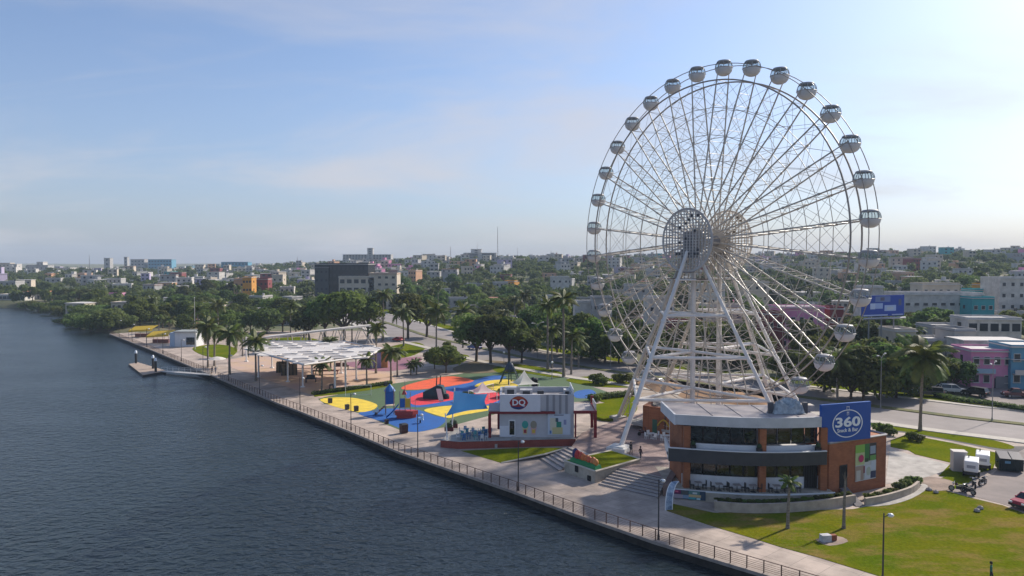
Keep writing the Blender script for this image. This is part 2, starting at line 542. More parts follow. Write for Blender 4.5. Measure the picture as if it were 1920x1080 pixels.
def offset_line(line, dist):
    """shift an xy polyline sideways (positive: to the left of its direction)"""
    out = []
    for i, p in enumerate(line):
        a = Vector(line[max(i - 1, 0)][:2]); b = Vector(line[min(i + 1, len(line) - 1)][:2])
        t = (b - a).normalized()
        out.append(Vector(p[:2]) + Vector((-t.y, t.x)) * dist)
    return out
EDGE2 = [Vector((e.x, e.y)) for e in EDGE]
# near edge of the boulevard (photo pixels, level 0), right -> left/far
_road_px = [(1889, 822), (1760, 806), (1633, 788), (1400, 755), (1143, 716), (1060, 704), (912, 678), (800, 650), (740, 635)]
ROAD0 = [W(*p) for p in _road_px]
ROAD0 = [Vector((p.x, p.y)) for p in ROAD0]
_d0 = (ROAD0[0] - ROAD0[1]).normalized()
ROAD0 = [ROAD0[0] + _d0 * 90, ROAD0[0] + _d0 * 30] + ROAD0 + [Vector((-60, 296)), Vector((-86, 350)), Vector((-112, 410)), Vector((-135, 480))]
ROAD0 = smooth_poly(ROAD0, 4, False)
def band(name, l0, l1, z, m, thick=0.0):
    """strip between two offsets of the boulevard edge"""
    a, b = offset_line(ROAD0, l0), offset_line(ROAD0, l1)
    mb = MB()
    for i in range(len(a) - 1):
        za = [max(0, ground_h(p) - 0) + z for p in (a[i], a[i + 1], b[i + 1], b[i])]
        q = [a[i], a[i + 1], b[i + 1], b[i]]
        mb.add([(q[k].x, q[k].y, za[k]) for k in range(4)], [(0, 3, 2, 1)])
        if thick:
            for s0, s1 in ((0, 1), (2, 3)):
                mb.add([(q[s0].x, q[s0].y, za[s0]), (q[s1].x, q[s1].y, za[s1]), (q[s1].x, q[s1].y, za[s1] - thick), (q[s0].x, q[s0].y, za[s0] - thick)], [(0, 1, 2, 3)])
    return struct(name, mb, m)
def ground_h(p):
    return float(hill(np.array([p[0]]), np.array([p[1]]))[0])

# offset sign: land side of the boulevard edge (away from the lagoon) is to the right of right->left travel
S_ = -1.0
band('sidewalk', 1.2 * S_ * -1 - 1.2, 1.4 * S_ * -1 + 0.9, 0.13, M_kerb, 0.15)
band('road_near', S_ * 0.05, S_ * 11.6, 0.012, M_road)
band('road_median', S_ * 11.6, S_ * 13.6, 0.14, mat('median_grass', (0.16, 0.145, 0.05), 0.95, scale=0.5, col2=(0.075, 0.09, 0.03), bump=0.8, bscale=6), 0.14)
band('road_far', S_ * 13.6, S_ * 24.6, 0.016, M_road)
band('sidewalk_far', S_ * 24.6, S_ * 26.2, 0.13, M_kerb, 0.14)
band('verge', S_ * 26.2, S_ * 32.0, 0.02, M_grass)

# whole park between sea wall and boulevard: concrete promenade sheet
_park = [Vector((e.x, e.y)) for e in EDGE] + [Vector((-132, 276)), Vector((-100, 300)), Vector((-62, 296))]
_rd = [p for p in offset_line(ROAD0, 0.9) if p.y < 292]
_park += _rd[::-1]
sheet('promenade', _park, 0.0, M_prom)
# sea wall: front face and coping
mbw = MB(); mbc = MB()
_in = offset_line(EDGE2, -0.45); _out = offset_line(EDGE2, 0.06)
_low = offset_line(EDGE2, 0.0)
for i in range(len(EDGE2) - 1):
    a, b = EDGE2[i], EDGE2[i + 1]
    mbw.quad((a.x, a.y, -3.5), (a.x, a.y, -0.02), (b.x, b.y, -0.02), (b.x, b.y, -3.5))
    o0, o1, i0, i1 = _out[i], _out[i + 1], _in[i], _in[i + 1]
    mbc.add([(o0.x, o0.y, .1), (o1.x, o1.y, .1), (i1.x, i1.y, .1), (i0.x, i0.y, .1),
             (o0.x, o0.y, -.18), (o1.x, o1.y, -.18), (i1.x, i1.y, -.01), (i0.x, i0.y, -.01)],
            [(0, 1, 2, 3), (0, 4, 5, 1), (2, 6, 7, 3)])
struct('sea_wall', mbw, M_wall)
struct('sea_wall_coping', mbc, mat('coping_concrete', (0.36, 0.30, 0.26), 0.85, var=0.3, scale=1.2))

PLZ = 1.0   # plaza level
def Wp(pts, z=0.0):
    return [Vector((W(px, py, z).x, W(px, py, z).y)) for px, py in pts]
def lawn(name, pxs, z=0.03, m=None, lvl=0.0, n=4, kerb=True, thick=0.1):
    pts = smooth_poly(Wp(pxs, lvl), n) if n > 1 else Wp(pxs, lvl)
    return sheet(name, pts, lvl + z, m or M_grass, thick)

# near lawn (right foreground)
sheet('lawn', Wp([(1250, 958), (1330, 985), (1413, 1010), (1467, 1027), (1533, 1045), (1647, 1080)]) +
      [Vector((33, 52)), Vector((60, 50)), Vector((75, 60))] + Wp([(1980, 985), (1880, 948), (1830, 936), (1790, 925), (1745, 912), (1700, 935), (1600, 955), (1340, 962), (1262, 945)]),
      0.035, M_dry, 0.1)
# parking lot, asphalt lane and lawns beside the café
sheet('parking_lot', Wp([(1735, 905), (1790, 922), (1830, 932), (1880, 945), (2000, 985), (2150, 900), (2000, 850), (1920, 842), (1905, 850), (1860, 890), (1800, 905)]), 0.02, M_lot, 0.05)
sheet('lane', Wp([(1640, 806), (1700, 812), (1800, 830), (1870, 845), (1960, 858), (1960, 838), (1880, 836), (1800, 822), (1700, 805), (1650, 799)]), 0.016, M_asphalt)
lawn('lawn_strip', [(1640, 790), (1720, 802), (1800, 815), (1865, 826), (1902, 838), (1880, 842), (1800, 828), (1700, 810), (1640, 802)], n=3)
lawn('lawn_patch', [(1670, 826), (1700, 815), (1780, 830), (1872, 850), (1862, 880), (1800, 895), (1760, 893), (1784, 868), (1716, 852), (1705, 845), (1670, 838)], 0.05, n=1)
sheet('café_forecourt'.replace('é', 'e'), Wp([(1668, 842), (1708, 853), (1782, 872), (1772, 884), (1712, 902), (1660, 908)], 0.0), 0.025, M_conc)
lawn('lawn_corner', [(1745, 905), (1790, 890), (1830, 892), (1800, 915), (1770, 915)], 0.045, n=3)
# bare earth beside the lot
lawn('bare_earth', [(1700, 905), (1745, 895), (1790, 905), (1775, 920), (1730, 918)], 0.055, mat('bare_soil', (0.34, 0.255, 0.20), 0.95, var=0.4, scale=0.6), n=3)

# raised plaza round the wheel, the café and the snack kiosk
_plaza = Wp([(1072, 837), (1106, 851), (1163, 877), (1246, 895)], PLZ) + Wp([(1262, 899)], PLZ)
_plaza += [Vector((18.8, 82.2)), Vector((33, 81.6)), Vector((36, 90)), Vector((40, 92))] + Wp([(1560, 797), (1500, 782), (1395, 762), (1200, 775), (1120, 800), (1090, 812)], PLZ)
sheet('plaza', _plaza, PLZ, M_plaza, 1.0)
lawn('wheel_lawn', [(1112, 760), (1150, 755), (1192, 757), (1188, 772), (1160, 785), (1118, 782)], 0.04, n=3, lvl=0.4, thick=0.5)
# grass triangle beneath the kiosk (slopes up to the plaza)
g = MB()
_t = [W(863, 845, 0.03), W(940, 868, 0.03), W(1020, 852, 0.55), W(1062, 840, 0.9), W(1000, 839, 0.75), W(925, 842, 0.35)]
g.add(_t, [(0, 1, 2), (0, 2, 5), (5, 2, 4), (4, 2, 3)])
struct('kiosk_lawn', g, M_grass)
mbk = MB()
for a, b in ((_t[1], _t[2]), (_t[2], _t[3])):
    mbk.tube(a, b, 0.12, 0.12, 4)
struct('lawn_kerb', mbk, M_kerb)

# playground: rubber safety surfacing, each colour a sheet of its own
def rubber(name, c, c2=None):
    return mat(name, c, 0.85, scale=0.7, col2=tuple(v * .72 + .012 for v in c), bump=0.3, bscale=12, detail=10, lo=.3, hi=.62)
BLUE_, YEL_, ORA_, RED_ = (0.006, 0.10, 0.36), (0.78, 0.56, 0.05), (0.78, 0.11, 0.035), (0.68, 0.035, 0.055)
PLAYG = [
    ('rubber_green', (0.075, 0.13, 0.055), [(596, 748), (690, 727), (780, 713), (870, 700), (960, 686), (1000, 690), (1070, 712), (1125, 730), (1150, 742), (1110, 752), (1000, 760), (860, 795), (820, 803), (760, 810), (690, 780), (640, 765)], 0.012, 2),
    ('rubber_blue', BLUE_, [(672, 776), (700, 770), (728, 766), (781, 768), (816, 780), (838, 784), (828, 797), (810, 805), (769, 810), (728, 794)], 0.018, 3),
    ('rubber_blue', BLUE_, [(757, 734), (800, 731), (860, 722), (889, 713), (925, 704), (950, 708), (905, 722), (890, 730), (872, 740), (885, 752), (939, 750), (935, 760), (860, 759), (781, 764), (764, 757), (762, 744)], 0.018, 3),
    ('rubber_blue', BLUE_, [(1078, 735), (1105, 730), (1118, 738), (1108, 746), (1080, 746)], 0.018, 3),
    ('rubber_yellow', YEL_, [(600, 749), (630, 745), (669, 747), (706, 758), (700, 768), (675, 773), (640, 766), (615, 758)], 0.024, 3),
    ('rubber_orange', ORA_, [(752, 728), (769, 720), (816, 709), (851, 706), (889, 714), (851, 723), (804, 729), (766, 731)], 0.024, 3),
    ('rubber_red', RED_, [(763, 749), (792, 736), (828, 731), (857, 738), (867, 745), (828, 754), (787, 760), (771, 757)], 0.026, 3),
    ('rubber_yellow', YEL_, [(795, 769), (822, 763), (863, 760), (915, 761), (928, 767), (863, 779), (842, 784), (814, 777)], 0.028, 3),
    ('rubber_yellow', YEL_, [(890, 723), (915, 714), (951, 712), (978, 717), (951, 732), (921, 731), (902, 728)], 0.028, 3),
    ('rubber_red', RED_, [(878, 743), (895, 736), (936, 736), (940, 748), (910, 759), (886, 752)], 0.03, 3),
]
for nm, c, pts, z, n in PLAYG:
    sheet(nm, smooth_poly(Wp(pts), n), z, rubber(nm + '_surface', c))
# pavilion terrace and mural plaza
M_sand = mat('sandy_paving', (0.52, 0.36, 0.22), 0.9, scale=0.12, col2=(0.46, 0.33, 0.29), bump=0.1, bscale=3)
sheet('pavilion_terrace', Wp([(435, 690), (579, 739), (601, 746), (690, 729), (742, 718), (735, 700), (700, 690), (600, 672), (470, 668), (425, 675)]), 0.02, M_sand, 0.03)
sheet('mural_plaza', smooth_poly(Wp([(640, 682), (690, 676), (740, 672), (790, 670), (775, 688), (730, 696), (690, 694)]), 3), 0.03, mat('plum_paving', (0.30, 0.14, 0.18), 0.9, var=0.25, scale=0.4))
lawn('hedge_lawn', [(585, 737), (640, 730), (700, 722), (735, 718), (736, 723), (690, 732), (640, 739), (590, 744)], 0.05, n=1)
for nm, pts in (('park_lawn', [(560, 662), (610, 655), (640, 662), (600, 670)]), ('park_lawn', [(705, 660), (740, 648), (780, 642), (798, 652), (770, 668), (725, 672)]),
                ('park_lawn', [(800, 672), (850, 664), (880, 668), (860, 682), (815, 684)]), ('park_lawn', [(925, 690), (965, 683), (1020, 690), (1060, 702), (1040, 708), (985, 700), (940, 700)]),
                ('park_lawn', [(1062, 712), (1110, 706), (1175, 716), (1185, 726), (1130, 726), (1085, 720)]), ('park_lawn', [(1120, 748), (1180, 742), (1195, 752), (1150, 758)]),
                ('park_lawn', [(362, 652), (410, 646), (445, 655), (425, 672), (380, 666)]), ('park_lawn', [(470, 640), (560, 632), (600, 640), (560, 652), (490, 652)])):
    lawn(nm, pts, 0.05, n=4)
lawn('shaded_soil', [(850, 690), (900, 676), (960, 680), (985, 690), (930, 698), (870, 700)], 0.045, mat('leaf_litter_soil', (0.20, 0.15, 0.08), 0.95, var=0.4, scale=0.6), n=4)
# construction earth behind the wheel: low uneven heap along the boulevard
def heap(name, pxs, h, m, seed):
    pts = Wp(pxs); r = random.Random(seed)
    c = sum(pts, Vector((0, 0))) / len(pts)
    mb = MB(); rings = 7; k = len(pts) * 4
    outline = smooth_poly(pts, 4)
    vs = []
    for j in range(rings + 1):
        t = j / rings
        for p in outline:
            q = p.lerp(c, t)
            vs.append((q.x, q.y, 0.02 + h * (math.sin(t * PI / 2) ** .8) * (1 + 0.5 * math.sin(q.x * .9) * math.cos(q.y * .7)) + (r.uniform(-.12, .12) if 0 < j else 0)))
    fs = []
    for j in range(rings):
        for i in range(k):
            fs.append((j * k + i, j * k + (i + 1) % k, (j + 1) * k + (i + 1) % k, (j + 1) * k + i))
    mb.add(vs, fs)
    return struct(name, mb, m, True)
heap('earth_heap', [(1196, 716), (1235, 716), (1290, 726), (1300, 735), (1240, 736), (1205, 728)], 1.0, M_dirt, 1)
heap('earth_heap', [(1270, 738), (1330, 734), (1400, 742), (1450, 752), (1440, 764), (1370, 758), (1300, 752)], 1.1, M_dirt, 2)
sheet('site_soil', smooth_poly(Wp([(1190, 712), (1260, 706), (1360, 720), (1470, 745), (1500, 765), (1400, 772), (1290, 762), (1200, 745)]), 3), 0.012, mat('site_gravel', (0.36, 0.31, 0.26), 0.95, scale=0.3, col2=(0.27, 0.20, 0.14), bump=0.4, bscale=3))
# side street in front of the pink house
sheet('side_street', Wp([(1742, 712), (1800, 735), (1860, 752), (1960, 775), (2050, 760), (1980, 735), (1900, 725), (1830, 722), (1800, 712)]), 0.05, M_lot)
# ================================================================== FERRIS WHEEL
HUB = Vector((29.0, 112.0, 0)); TH = 0.944; PHASE = 0.306; HUB_Z = 28.87; RG = 25.0; NG = 32
wheel = thing('ferris_wheel', 'giant white ferris wheel with round cabins and splayed steel legs beside the lagoon', 'ferris wheel', HUB, -TH)
M_steel = mat('white_painted_steel', (0.53, 0.48, 0.41), 0.45, var=0.18, scale=0.8)
M_leg = mat('pale_leg_paint', (0.76, 0.72, 0.67), 0.4, var=0.15, scale=0.6)
M_greyst = mat('grey_hub_steel', (0.24, 0.245, 0.26), 0.5, var=0.2, scale=1)
def wl_build(mb, name, m, smooth=False, parent=None):
    return mb.build(name, m, parent or wheel, smooth, world=False)
def rim_pt(r, a, y): return (r * math.sin(a), y, HUB_Z + r * math.cos(a))
angs = [PHASE + k * 2 * PI / NG for k in range(NG)]
fine = [PHASE + k * 2 * PI / (NG * 3) for k in range(NG * 3)]
for r, rad, ys in ((23.2, 0.115, 1.3), (19.3, 0.05, 1.5), (15.4, 0.05, 1.65), (11.9, 0.05, 1.8), (8.5, 0.05, 1.95), (25.45, 0.06, 1.2)):
    for y in (-ys, ys):
        mb = MB(); mb.path([rim_pt(r, a, y) for a in (fine if r > 20 else angs)], rad, 6, closed=True)
        wl_build(mb, 'rim' if r == 23.2 else ('outer_ring' if r > 25 else 'tie_ring'), mat('backlit_rim_paint', (.36, .31, .265), .5, var=.2, scale=.8) if r > 20 else M_steel)  # rim and outer ring coloured darker than the steel to imitate backlit shade
def chord(a, t, side):
    """point on a spoke chord, t in 0..1 from hub flange to rim"""
    r = 1.5 + (23.2 - 1.5) * t
    return rim_pt(r, a, side * (2.3 + (1.3 - 2.3) * t))
# spokes: identical trusses share one mesh, each turned about the axle
def spoke_mesh():
    mb = MB()
    for s in (-1, 1):
        mb.tube((0, s * 2.3, 1.5), (0, s * 1.3, 23.2), 0.105, 0.105, 6)
        mb.tube((0, s * 1.3, 23.2), (0, s * 1.2, 25.45), 0.075, 0.075, 6)
    n = 11
    for i in range(n):
        t0, t1 = 0.12 + .88 * i / n, 0.12 + .88 * (i + 1) / n
        s = 1 if i % 2 else -1
        def q(t, sd): return (0, sd * (2.3 - t), 1.5 + 21.7 * t)
        mb.tube(q(t0, s), q(t1, -s), 0.035, 0.035, 4, False)
        mb.tube(q(t1, s), q(t1, -s), 0.035, 0.035, 4, False)
        if i % 3 == 2: mb.box(q(t1, 1), (.3, .16, .3)); mb.box(q(t1, -1), (.3, .16, .3))
    return mb.mesh('spoke', M_steel)
def brace_mesh():
    da = 2 * PI / NG; mb = MB()
    def P(r, a, y): return (r * math.sin(a), y, r * math.cos(a))
    for s in (-1, 1):
        for r0, y0, r1, y1 in ((11.9, 1.8, 15.4, 1.65), (15.4, 1.65, 19.3, 1.5), (19.3, 1.5, 23.2, 1.3)):
            mb.tube(P(r0, 0, s * y0), P(r1, da, s * y1), 0.026, 0.026, 4, False)
            mb.tube(P(r1, 0, s * y1), P(r0, da, s * y0), 0.026, 0.026, 4, False)
    return mb.mesh('brace', M_steel)
_sm, _bm = spoke_mesh(), brace_mesh()
for k, a in enumerate(angs):
    for nm, me in (('spoke', _sm), ('brace', _bm)):
        o = link(nm, me, wheel, False); o.location = (0, 0, HUB_Z); o.rotation_euler = (0, a, 0)
# hub
mb = MB()
def ycyl(mb, y0, y1, r, n=24, mi=0): mb.tube((0, y0, HUB_Z), (0, y1, HUB_Z), r, r, n, True, mi)
ycyl(mb, -4.2, 4.2, 0.75); wl_build(mb, 'axle', M_greyst, False)
for s in (-1, 1):
    mb = MB(); ycyl(mb, s * 2.15, s * 2.5, 1.75); ycyl(mb, s * 2.5, s * 2.9, 1.1); wl_build(mb, 'hub_flange', M_steel)
    mb = MB(); mb.box((0, s * 3.75, HUB_Z), (2.1, 0.8, 2.6)); mb.box((0, s * 3.75, HUB_Z - 1.9), (2.6, 1.0, 1.2)); wl_build(mb, 'bearing_block', M_greyst)
    # cables fanning from flange to the bearing discs
    mb = MB()
    for i in range(40):
        a = 2 * PI * i / 40
        mb.tube(rim_pt(1.2, a, s * 2.6), rim_pt(4.0, a, s * 4.25), 0.035, 0.035, 4, False)
    wl_build(mb, 'disc_stay', M_steel)
# round lattice discs on both ends of the axle
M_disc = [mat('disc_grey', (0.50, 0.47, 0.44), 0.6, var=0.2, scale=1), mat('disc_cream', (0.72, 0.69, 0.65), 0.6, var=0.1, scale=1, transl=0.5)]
M_plate = [mat('disc_dark_plate', (0.05, 0.05, 0.055), 0.6), mat('disc_brown_plate', (0.16, 0.12, 0.08), 0.6)]  # near-black plates on the near disc, brown ones on the far disc
for s in (-1, 1):
    y = s * 4.45; rd = 4.65; i = 0 if s < 0 else 1
    disc = wl_build(MB().path([rim_pt(rd, 2 * PI * k / 40, y) for k in range(40)], 0.12, 6, closed=True), 'hub_disc', M_disc[i])
    mb = MB(); st = 0.56; k = -8
    while k <= 8:
        x = k * st
        if abs(x) < rd - .05:
            h = math.sqrt(rd * rd - x * x)
            mb.box((x, y, HUB_Z), (0.17, 0.07, 2 * h))
        k += 1
    wl_build(mb, 'upright_slats', M_disc[i], parent=disc); mb = MB()
    for k in range(-11, 12):
        z = k * 0.42
        if abs(z) < rd - .05:
            h = math.sqrt(rd * rd - z * z)
            mb.box((0, y + .06, HUB_Z + z), (2 * h, 0.05, 0.11))
    wl_build(mb, 'cross_slats', M_disc[i], parent=disc)
    # edge panels: close the rim of the disc
    mb = MB()
    for k in range(40):
        a0, a1 = 2 * PI * k / 40, 2 * PI * (k + 1) / 40
        mb.add([rim_pt(rd, a0, y - .06), rim_pt(rd, a1, y - .06), rim_pt(rd - .28, a1, y - .06), rim_pt(rd - .28, a0, y - .06)], [(0, 1, 2, 3)])
    wl_build(mb, 'edge_band', M_disc[i], parent=disc)
    r_ = random.Random(5 + i)
    for _ in range(16):
        kx, kz = r_.randint(-4, 4), r_.randint(-6, 6)
        if math.hypot(kx * st, kz * .55) < 3.9:
            mb = MB(); mb.box((kx * st + .36, y - .04, HUB_Z + kz * .55 + .27), (.42, .04, .36)); wl_build(mb, 'plate', M_plate[i], parent=disc)

# gondolas
M_shell = mat('gondola_white_shell', (0.60, 0.60, 0.61), 0.35, var=0.08, scale=1.5)
M_groof = mat('gondola_grey_roof', (0.36, 0.355, 0.36), 0.5)
M_glass = None
def glass_mat(name, tint, mixf=0.35, rough=0.05):
    m = bpy.data.materials.new(name); m.use_nodes = True
    n, l = m.node_tree.nodes, m.node_tree.links
    b = n['Principled BSDF']; b.inputs['Base Color'].default_value = (*tint, 1); b.inputs['Roughness'].default_value = rough
    t = n.new('ShaderNodeBsdfTransparent'); t.inputs[0].default_value = (.8, .85, .86, 1)
    x = n.new('ShaderNodeMixShader'); x.inputs[0].default_value = mixf
    l.new(t.outputs[0], x.inputs[1]); l.new(b.outputs[0], x.inputs[2]); l.new(x.outputs[0], n['Material Output'].inputs[0])
    return m
M_glass = glass_mat('gondola_glass', (0.6, 0.62, 0.63), 0.10)
def gondola_proto():
    prof_shell = [(0.05, -1.28), (0.6, -1.22), (1.08, -1.0), (1.42, -0.62), (1.56, -0.2), (1.58, 0.0)]
    prof_glass = [(1.56, 0.0), (1.54, 0.35), (1.42, 0.72), (1.2, 0.98)]
    prof_roof = [(1.22, 0.97), (1.26, 1.08), (1.1, 1.24), (0.5, 1.34), (0.0, 1.36)]
    out = {}
    out['shell'] = MB().lathe(prof_shell, n=20).mesh('shell', M_shell, True)
    out['glazing'] = MB().lathe(prof_glass, n=20).mesh('glazing', M_glass, True)
    out['roof'] = MB().lathe(prof_roof, n=20).mesh('roof', M_groof, True)
    mb = MB()
    for i in range(10):
        a = 2 * PI * i / 10
        mb.path([(r * 1.01 * math.cos(a), r * 1.01 * math.sin(a), z) for r, z in prof_glass], 0.055, 4)
    mb.path([(1.6 * math.cos(2 * PI * i / 20), 1.6 * math.sin(2 * PI * i / 20), 0.0) for i in range(20)], 0.06, 4, closed=True)
    out['window_frame'] = mb.mesh('window_frame', M_groof)
    mb = MB()
    mb.lathe([(0.75, -0.9), (1.2, -0.55), (1.2, -0.45), (0.7, -0.45)], n=14)
    out['bench'] = mb.mesh('bench', mat('bench_grey', (.4, .4, .41)))
    for s, nm in ((-1, 'pivot'), (1, 'pivot_pin')):
        mb = MB(); mb.tube((0, s * 1.25, 0.1), (0, s * 1.62, 0.1), 0.12, 0.12, 8); out[nm] = mb.mesh(nm, M_greyst)
    return out
GP = gondola_proto()
for k, a in enumerate(angs):
    if 12 <= k <= 16: continue           # these cabins are not mounted yet
    e = bpy.data.objects.new('gondola', None); COL.objects.link(e); e.parent = wheel
    e.location = rim_pt(RG, a, 0); e.rotation_euler = (0, 0, 0.35); e.scale = (.79, .79, .86)
    for nm, me in GP.items(): link(nm, me, e, False)
# legs: an axial leg on each side, and a pair straddling the rim plane at each end
def L2W(u, y, z): return Vector((u, y, z))
mirror = []
for s in (-1, 1):
    top = (0, s * 4.1, HUB_Z - 1.2)
    legs = {'axial': ((2.6 if s < 0 else -2.0, s * 20.3, 0.9 if s < 0 else .3), 0.32), 'right': ((16.8, s * 2.8, 0.9), 0.27), 'left': ((-14.2, s * 4.3, 0.5), 0.30)}
    tops = {'axial': (0, s * 4.3, HUB_Z - 1.6), 'right': (0.9, s * 3.4, HUB_Z - 1.5), 'left': (-0.9, s * 3.6, HUB_Z - 1.5)}
    for key, (b, r) in legs.items():
        mb = MB(); mb.tube(b, tops[key], r, r * 0.85, 14); mb.tube((b[0], b[1], b[2]), (b[0], b[1], b[2] + .25), r * 2.0, r * 2.0, 14)
        for q in (0.22, 0.42, 0.62):
            p0 = Vector(b).lerp(Vector(tops[key]), q); p1 = Vector(b).lerp(Vector(tops[key]), q + .012); mb.tube(p0, p1, r * 1.25, r * 1.25, 14)
        leg = wl_build(mb, 'leg', M_leg if key != 'left' else M_steel)
    # bearing column
    mb = MB(); mb.tube((0, s * 2.95, 0.2), (0, s * 2.95, HUB_Z - 2), 0.40, 0.36, 12); wl_build(mb, 'column', M_leg)
    # ring beams at three levels tie the legs to each other and to the column
    def at_z(key, z):
        b, t = Vector(legs[key][0]), Vector(tops[key]); f = (z - b.z) / (t.z - b.z); return b.lerp(t, f)
    for z, r in ((7.2, 0.22), (12.6, 0.22), (18.2, 0.2), (23.2, 0.14)):
        A, Rr, Ll = at_z('axial', z), at_z('right', z), at_z('left', z); Cc = Vector((0, s * 2.95, z))
        for p, q in ((A, Rr), (A, Ll), (Rr, Cc), (Ll, Cc), (A, Cc)):
            mb = MB(); mb.tube(p, q, r, r, 8); wl_build(mb, 'beam', M_leg)
    # lattice lacing down the left leg
    mb = MB(); b, t = Vector(legs['left'][0]), Vector(tops['left'])
    for o2 in (0.9,):
        bb, tt = b + Vector((0.0, s * -.9, 0)), t + Vector((0, s * -.2, -1))
        mb.tube(bb, tt, 0.1, 0.1, 6)
        for i in range(14):
            mb.tube(b.lerp(t, i / 14), bb.lerp(tt, (i + .5) / 14), .04, .04, 4, False); mb.tube(bb.lerp(tt, (i + .5) / 14), b.lerp(t, (i + 1) / 14), .04, .04, 4, False)
    wl_build(mb, 'lacing', M_steel)
# ladder platform under the hub
mb = MB()
for s in (-1,):
    mb.box((0, s * 4.3, 23.3), (6.6, 1.2, 0.12))
    for x in (-3.2, -1.6, 0, 1.6, 3.2): mb.tube((x, s * 4.9, 23.3), (x, s * 4.9, 24.3), .03, .03, 4)
    mb.tube((-3.2, s * 4.9, 24.3), (3.2, s * 4.9, 24.3), .03, .03, 4)
wl_build(mb, 'service_platform', mat('rusty_platform', (0.10, 0.075, 0.06), 0.8))
mb = MB()
for dx in (-.25, .25): mb.tube((dx, -3.6, 0.3), (dx, -3.6, 23.3), .04, .04, 4)
for i in range(70): mb.tube((-.25, -3.6, .6 + i * .32), (.25, -3.6, .6 + i * .32), .02, .02, 4, False)
wl_build(mb, 'ladder', M_steel)
# boarding deck
mb = MB(); mb.box((0, -6.2, 1.7), (15, 6.0, 0.35))
for x in (-7, -3.5, 0, 3.5, 7):
    for y in (-8.9, -3.6): mb.box((x, y, 1.0), (.3, .3, 1.4))
wl_build(mb, 'boarding_deck', M_conc)
mb = MB()
for i in range(16): mb.tube((-7.4 + i, -9.1, 1.87), (-7.4 + i, -9.1, 2.95), .035, .035, 4)
for z in (2.4, 2.95): mb.tube((-7.4, -9.1, z), (7.6, -9.1, z), .03, .03, 4)
wl_build(mb, 'deck_rail', M_steel)
# concrete feet
for (x, y) in ((-14.2, -4.3), (-14.2, 4.3), (16.8, -2.8), (16.8, 2.8), (-2.0, 20.3)):
    mb = MB(); mb.box((x, y, 0.35), (2.0, 2.0, 0.9)); wl_build(mb, 'footing', M_conc)
mb = MB(); mb.box((2.6, -20.3, 1.02), (2.6, 2.6, 1.1), 0.4); mb.box((2.6, -20.3, 1.62), (1.9, 1.9, 0.2), 0.4); wl_build(mb, 'footing', mat('white_footing', (.7, .69, .66), .7, var=.15, scale=1))
# ================================================================== CAFÉ WITH BLUE SIGN
M_brick = tile_mat('orange_cladding', (0.41, 0.145, 0.06), (0.34, 0.115, 0.048), (0.25, 0.09, 0.04), 0.55, 0.14, 0.012, 0.75, 0.5, vertical=True, stain=0.25, stain_scale=0.6)
M_white = mat('white_render', (0.66, 0.66, 0.67), 0.7, var=0.12, scale=0.8)
M_charc = mat('charcoal_fascia', (0.055, 0.055, 0.06), 0.55, var=0.2, scale=0.7)
M_roofm = mat('grey_roof_sheet', (0.36, 0.325, 0.325), 0.6, var=0.22, scale=0.35, detail=8)
M_dglass = mat('dark_glazing', (0.055, 0.07, 0.068), 0.05, spec=0.6, scale=1.1, col2=(0.008, 0.011, 0.012), lo=.5, hi=.7, stretch=(1, 1, 2.2))  # lighter teal mottling painted in for the interior and reflections
M_black = mat('black_metal', (0.018, 0.018, 0.02), 0.5)
M_dark = mat('dark_interior', (0.012, 0.012, 0.013), 0.8)
M_stone = mat('pale_stone_wall', (0.47, 0.42, 0.34), 0.85, var=0.35, scale=0.9, bump=0.5, bscale=5)
M_tan = mat('tan_planter_wall', (0.45, 0.38, 0.31), 0.85, var=0.3, scale=0.9, bump=0.3, bscale=5)
M_wframe = mat('white_frame', (0.75, 0.75, 0.74), 0.5)
cafe = thing('cafe_building', 'two-storey orange and white cafe with curved front, charcoal balcony and blue roof sign', 'building', (27, 84, 0))
CX0, CX1 = 18.9, 34.2
def arc(s, off=0.0):
    """curved front line of the café; off moves towards the lagoon"""
    x = CX0 + (CX1 - CX0) * s
    y = 83.0 - 1.0 * s - 1.1 * math.sin(PI * min(max(s, -.15), 1.15)) - off
    return Vector((x, y))
def arc_slab(mb, s0, s1, o0, o1, z0, z1, n=14, mi=0):
    """solid between two offsets of the arc"""
    for i in range(n):
        a, b = s0 + (s1 - s0) * i / n, s0 + (s1 - s0) * (i + 1) / n
        p = [arc(a, o1), arc(b, o1), arc(b, o0), arc(a, o0)]
        vs = [(q.x, q.y, z0) for q in p] + [(q.x, q.y, z1) for q in p]
        fs = [(0, 3, 2, 1), (4, 5, 6, 7), (0, 1, 5, 4), (2, 3, 7, 6)]
        if i == 0: fs.append((3, 0, 4, 7))
        if i == n - 1: fs.append((1, 2, 6, 5))
        mb.add(vs, fs, mi)
    return mb
def cb(mb, name, m, parent=None): 
    return mb.build(name, m, parent or cafe)
cb(arc_slab(MB(), -0.10, 1.03, -7, 2.3, 0.0, 1.01), 'terrace', M_stone)
cb(arc_slab(MB(), -0.10, 1.03, 2.12, 2.36, 1.012, 1.12), 'terrace_kerb', M_wframe)
cb(arc_slab(MB(), 0.0, 1.0, -0.05, 0.10, 1.013, 2.3), 'low_wall', M_white)
cb(arc_slab(MB(), 0.0, 1.0, -6.6, -6.4, 1.0, 7.9), 'back_wall', M_white)
mb = MB(); p, q = arc(0, 0), arc(0, -6.4); mb.box(((p.x + .1), (p.y + q.y) / 2, 4.45), (.2, 6.4, 6.9)); cb(mb, 'side_wall', M_brick)
cb(arc_slab(MB(), 0.012, 0.99, -6.39, -0.06, 4.6, 5.2), 'floor_slab', M_white)
bal = cb(arc_slab(MB(), -0.11, 0.985, 1.35, 1.6, 3.95, 5.4), 'balcony_band', M_charc)
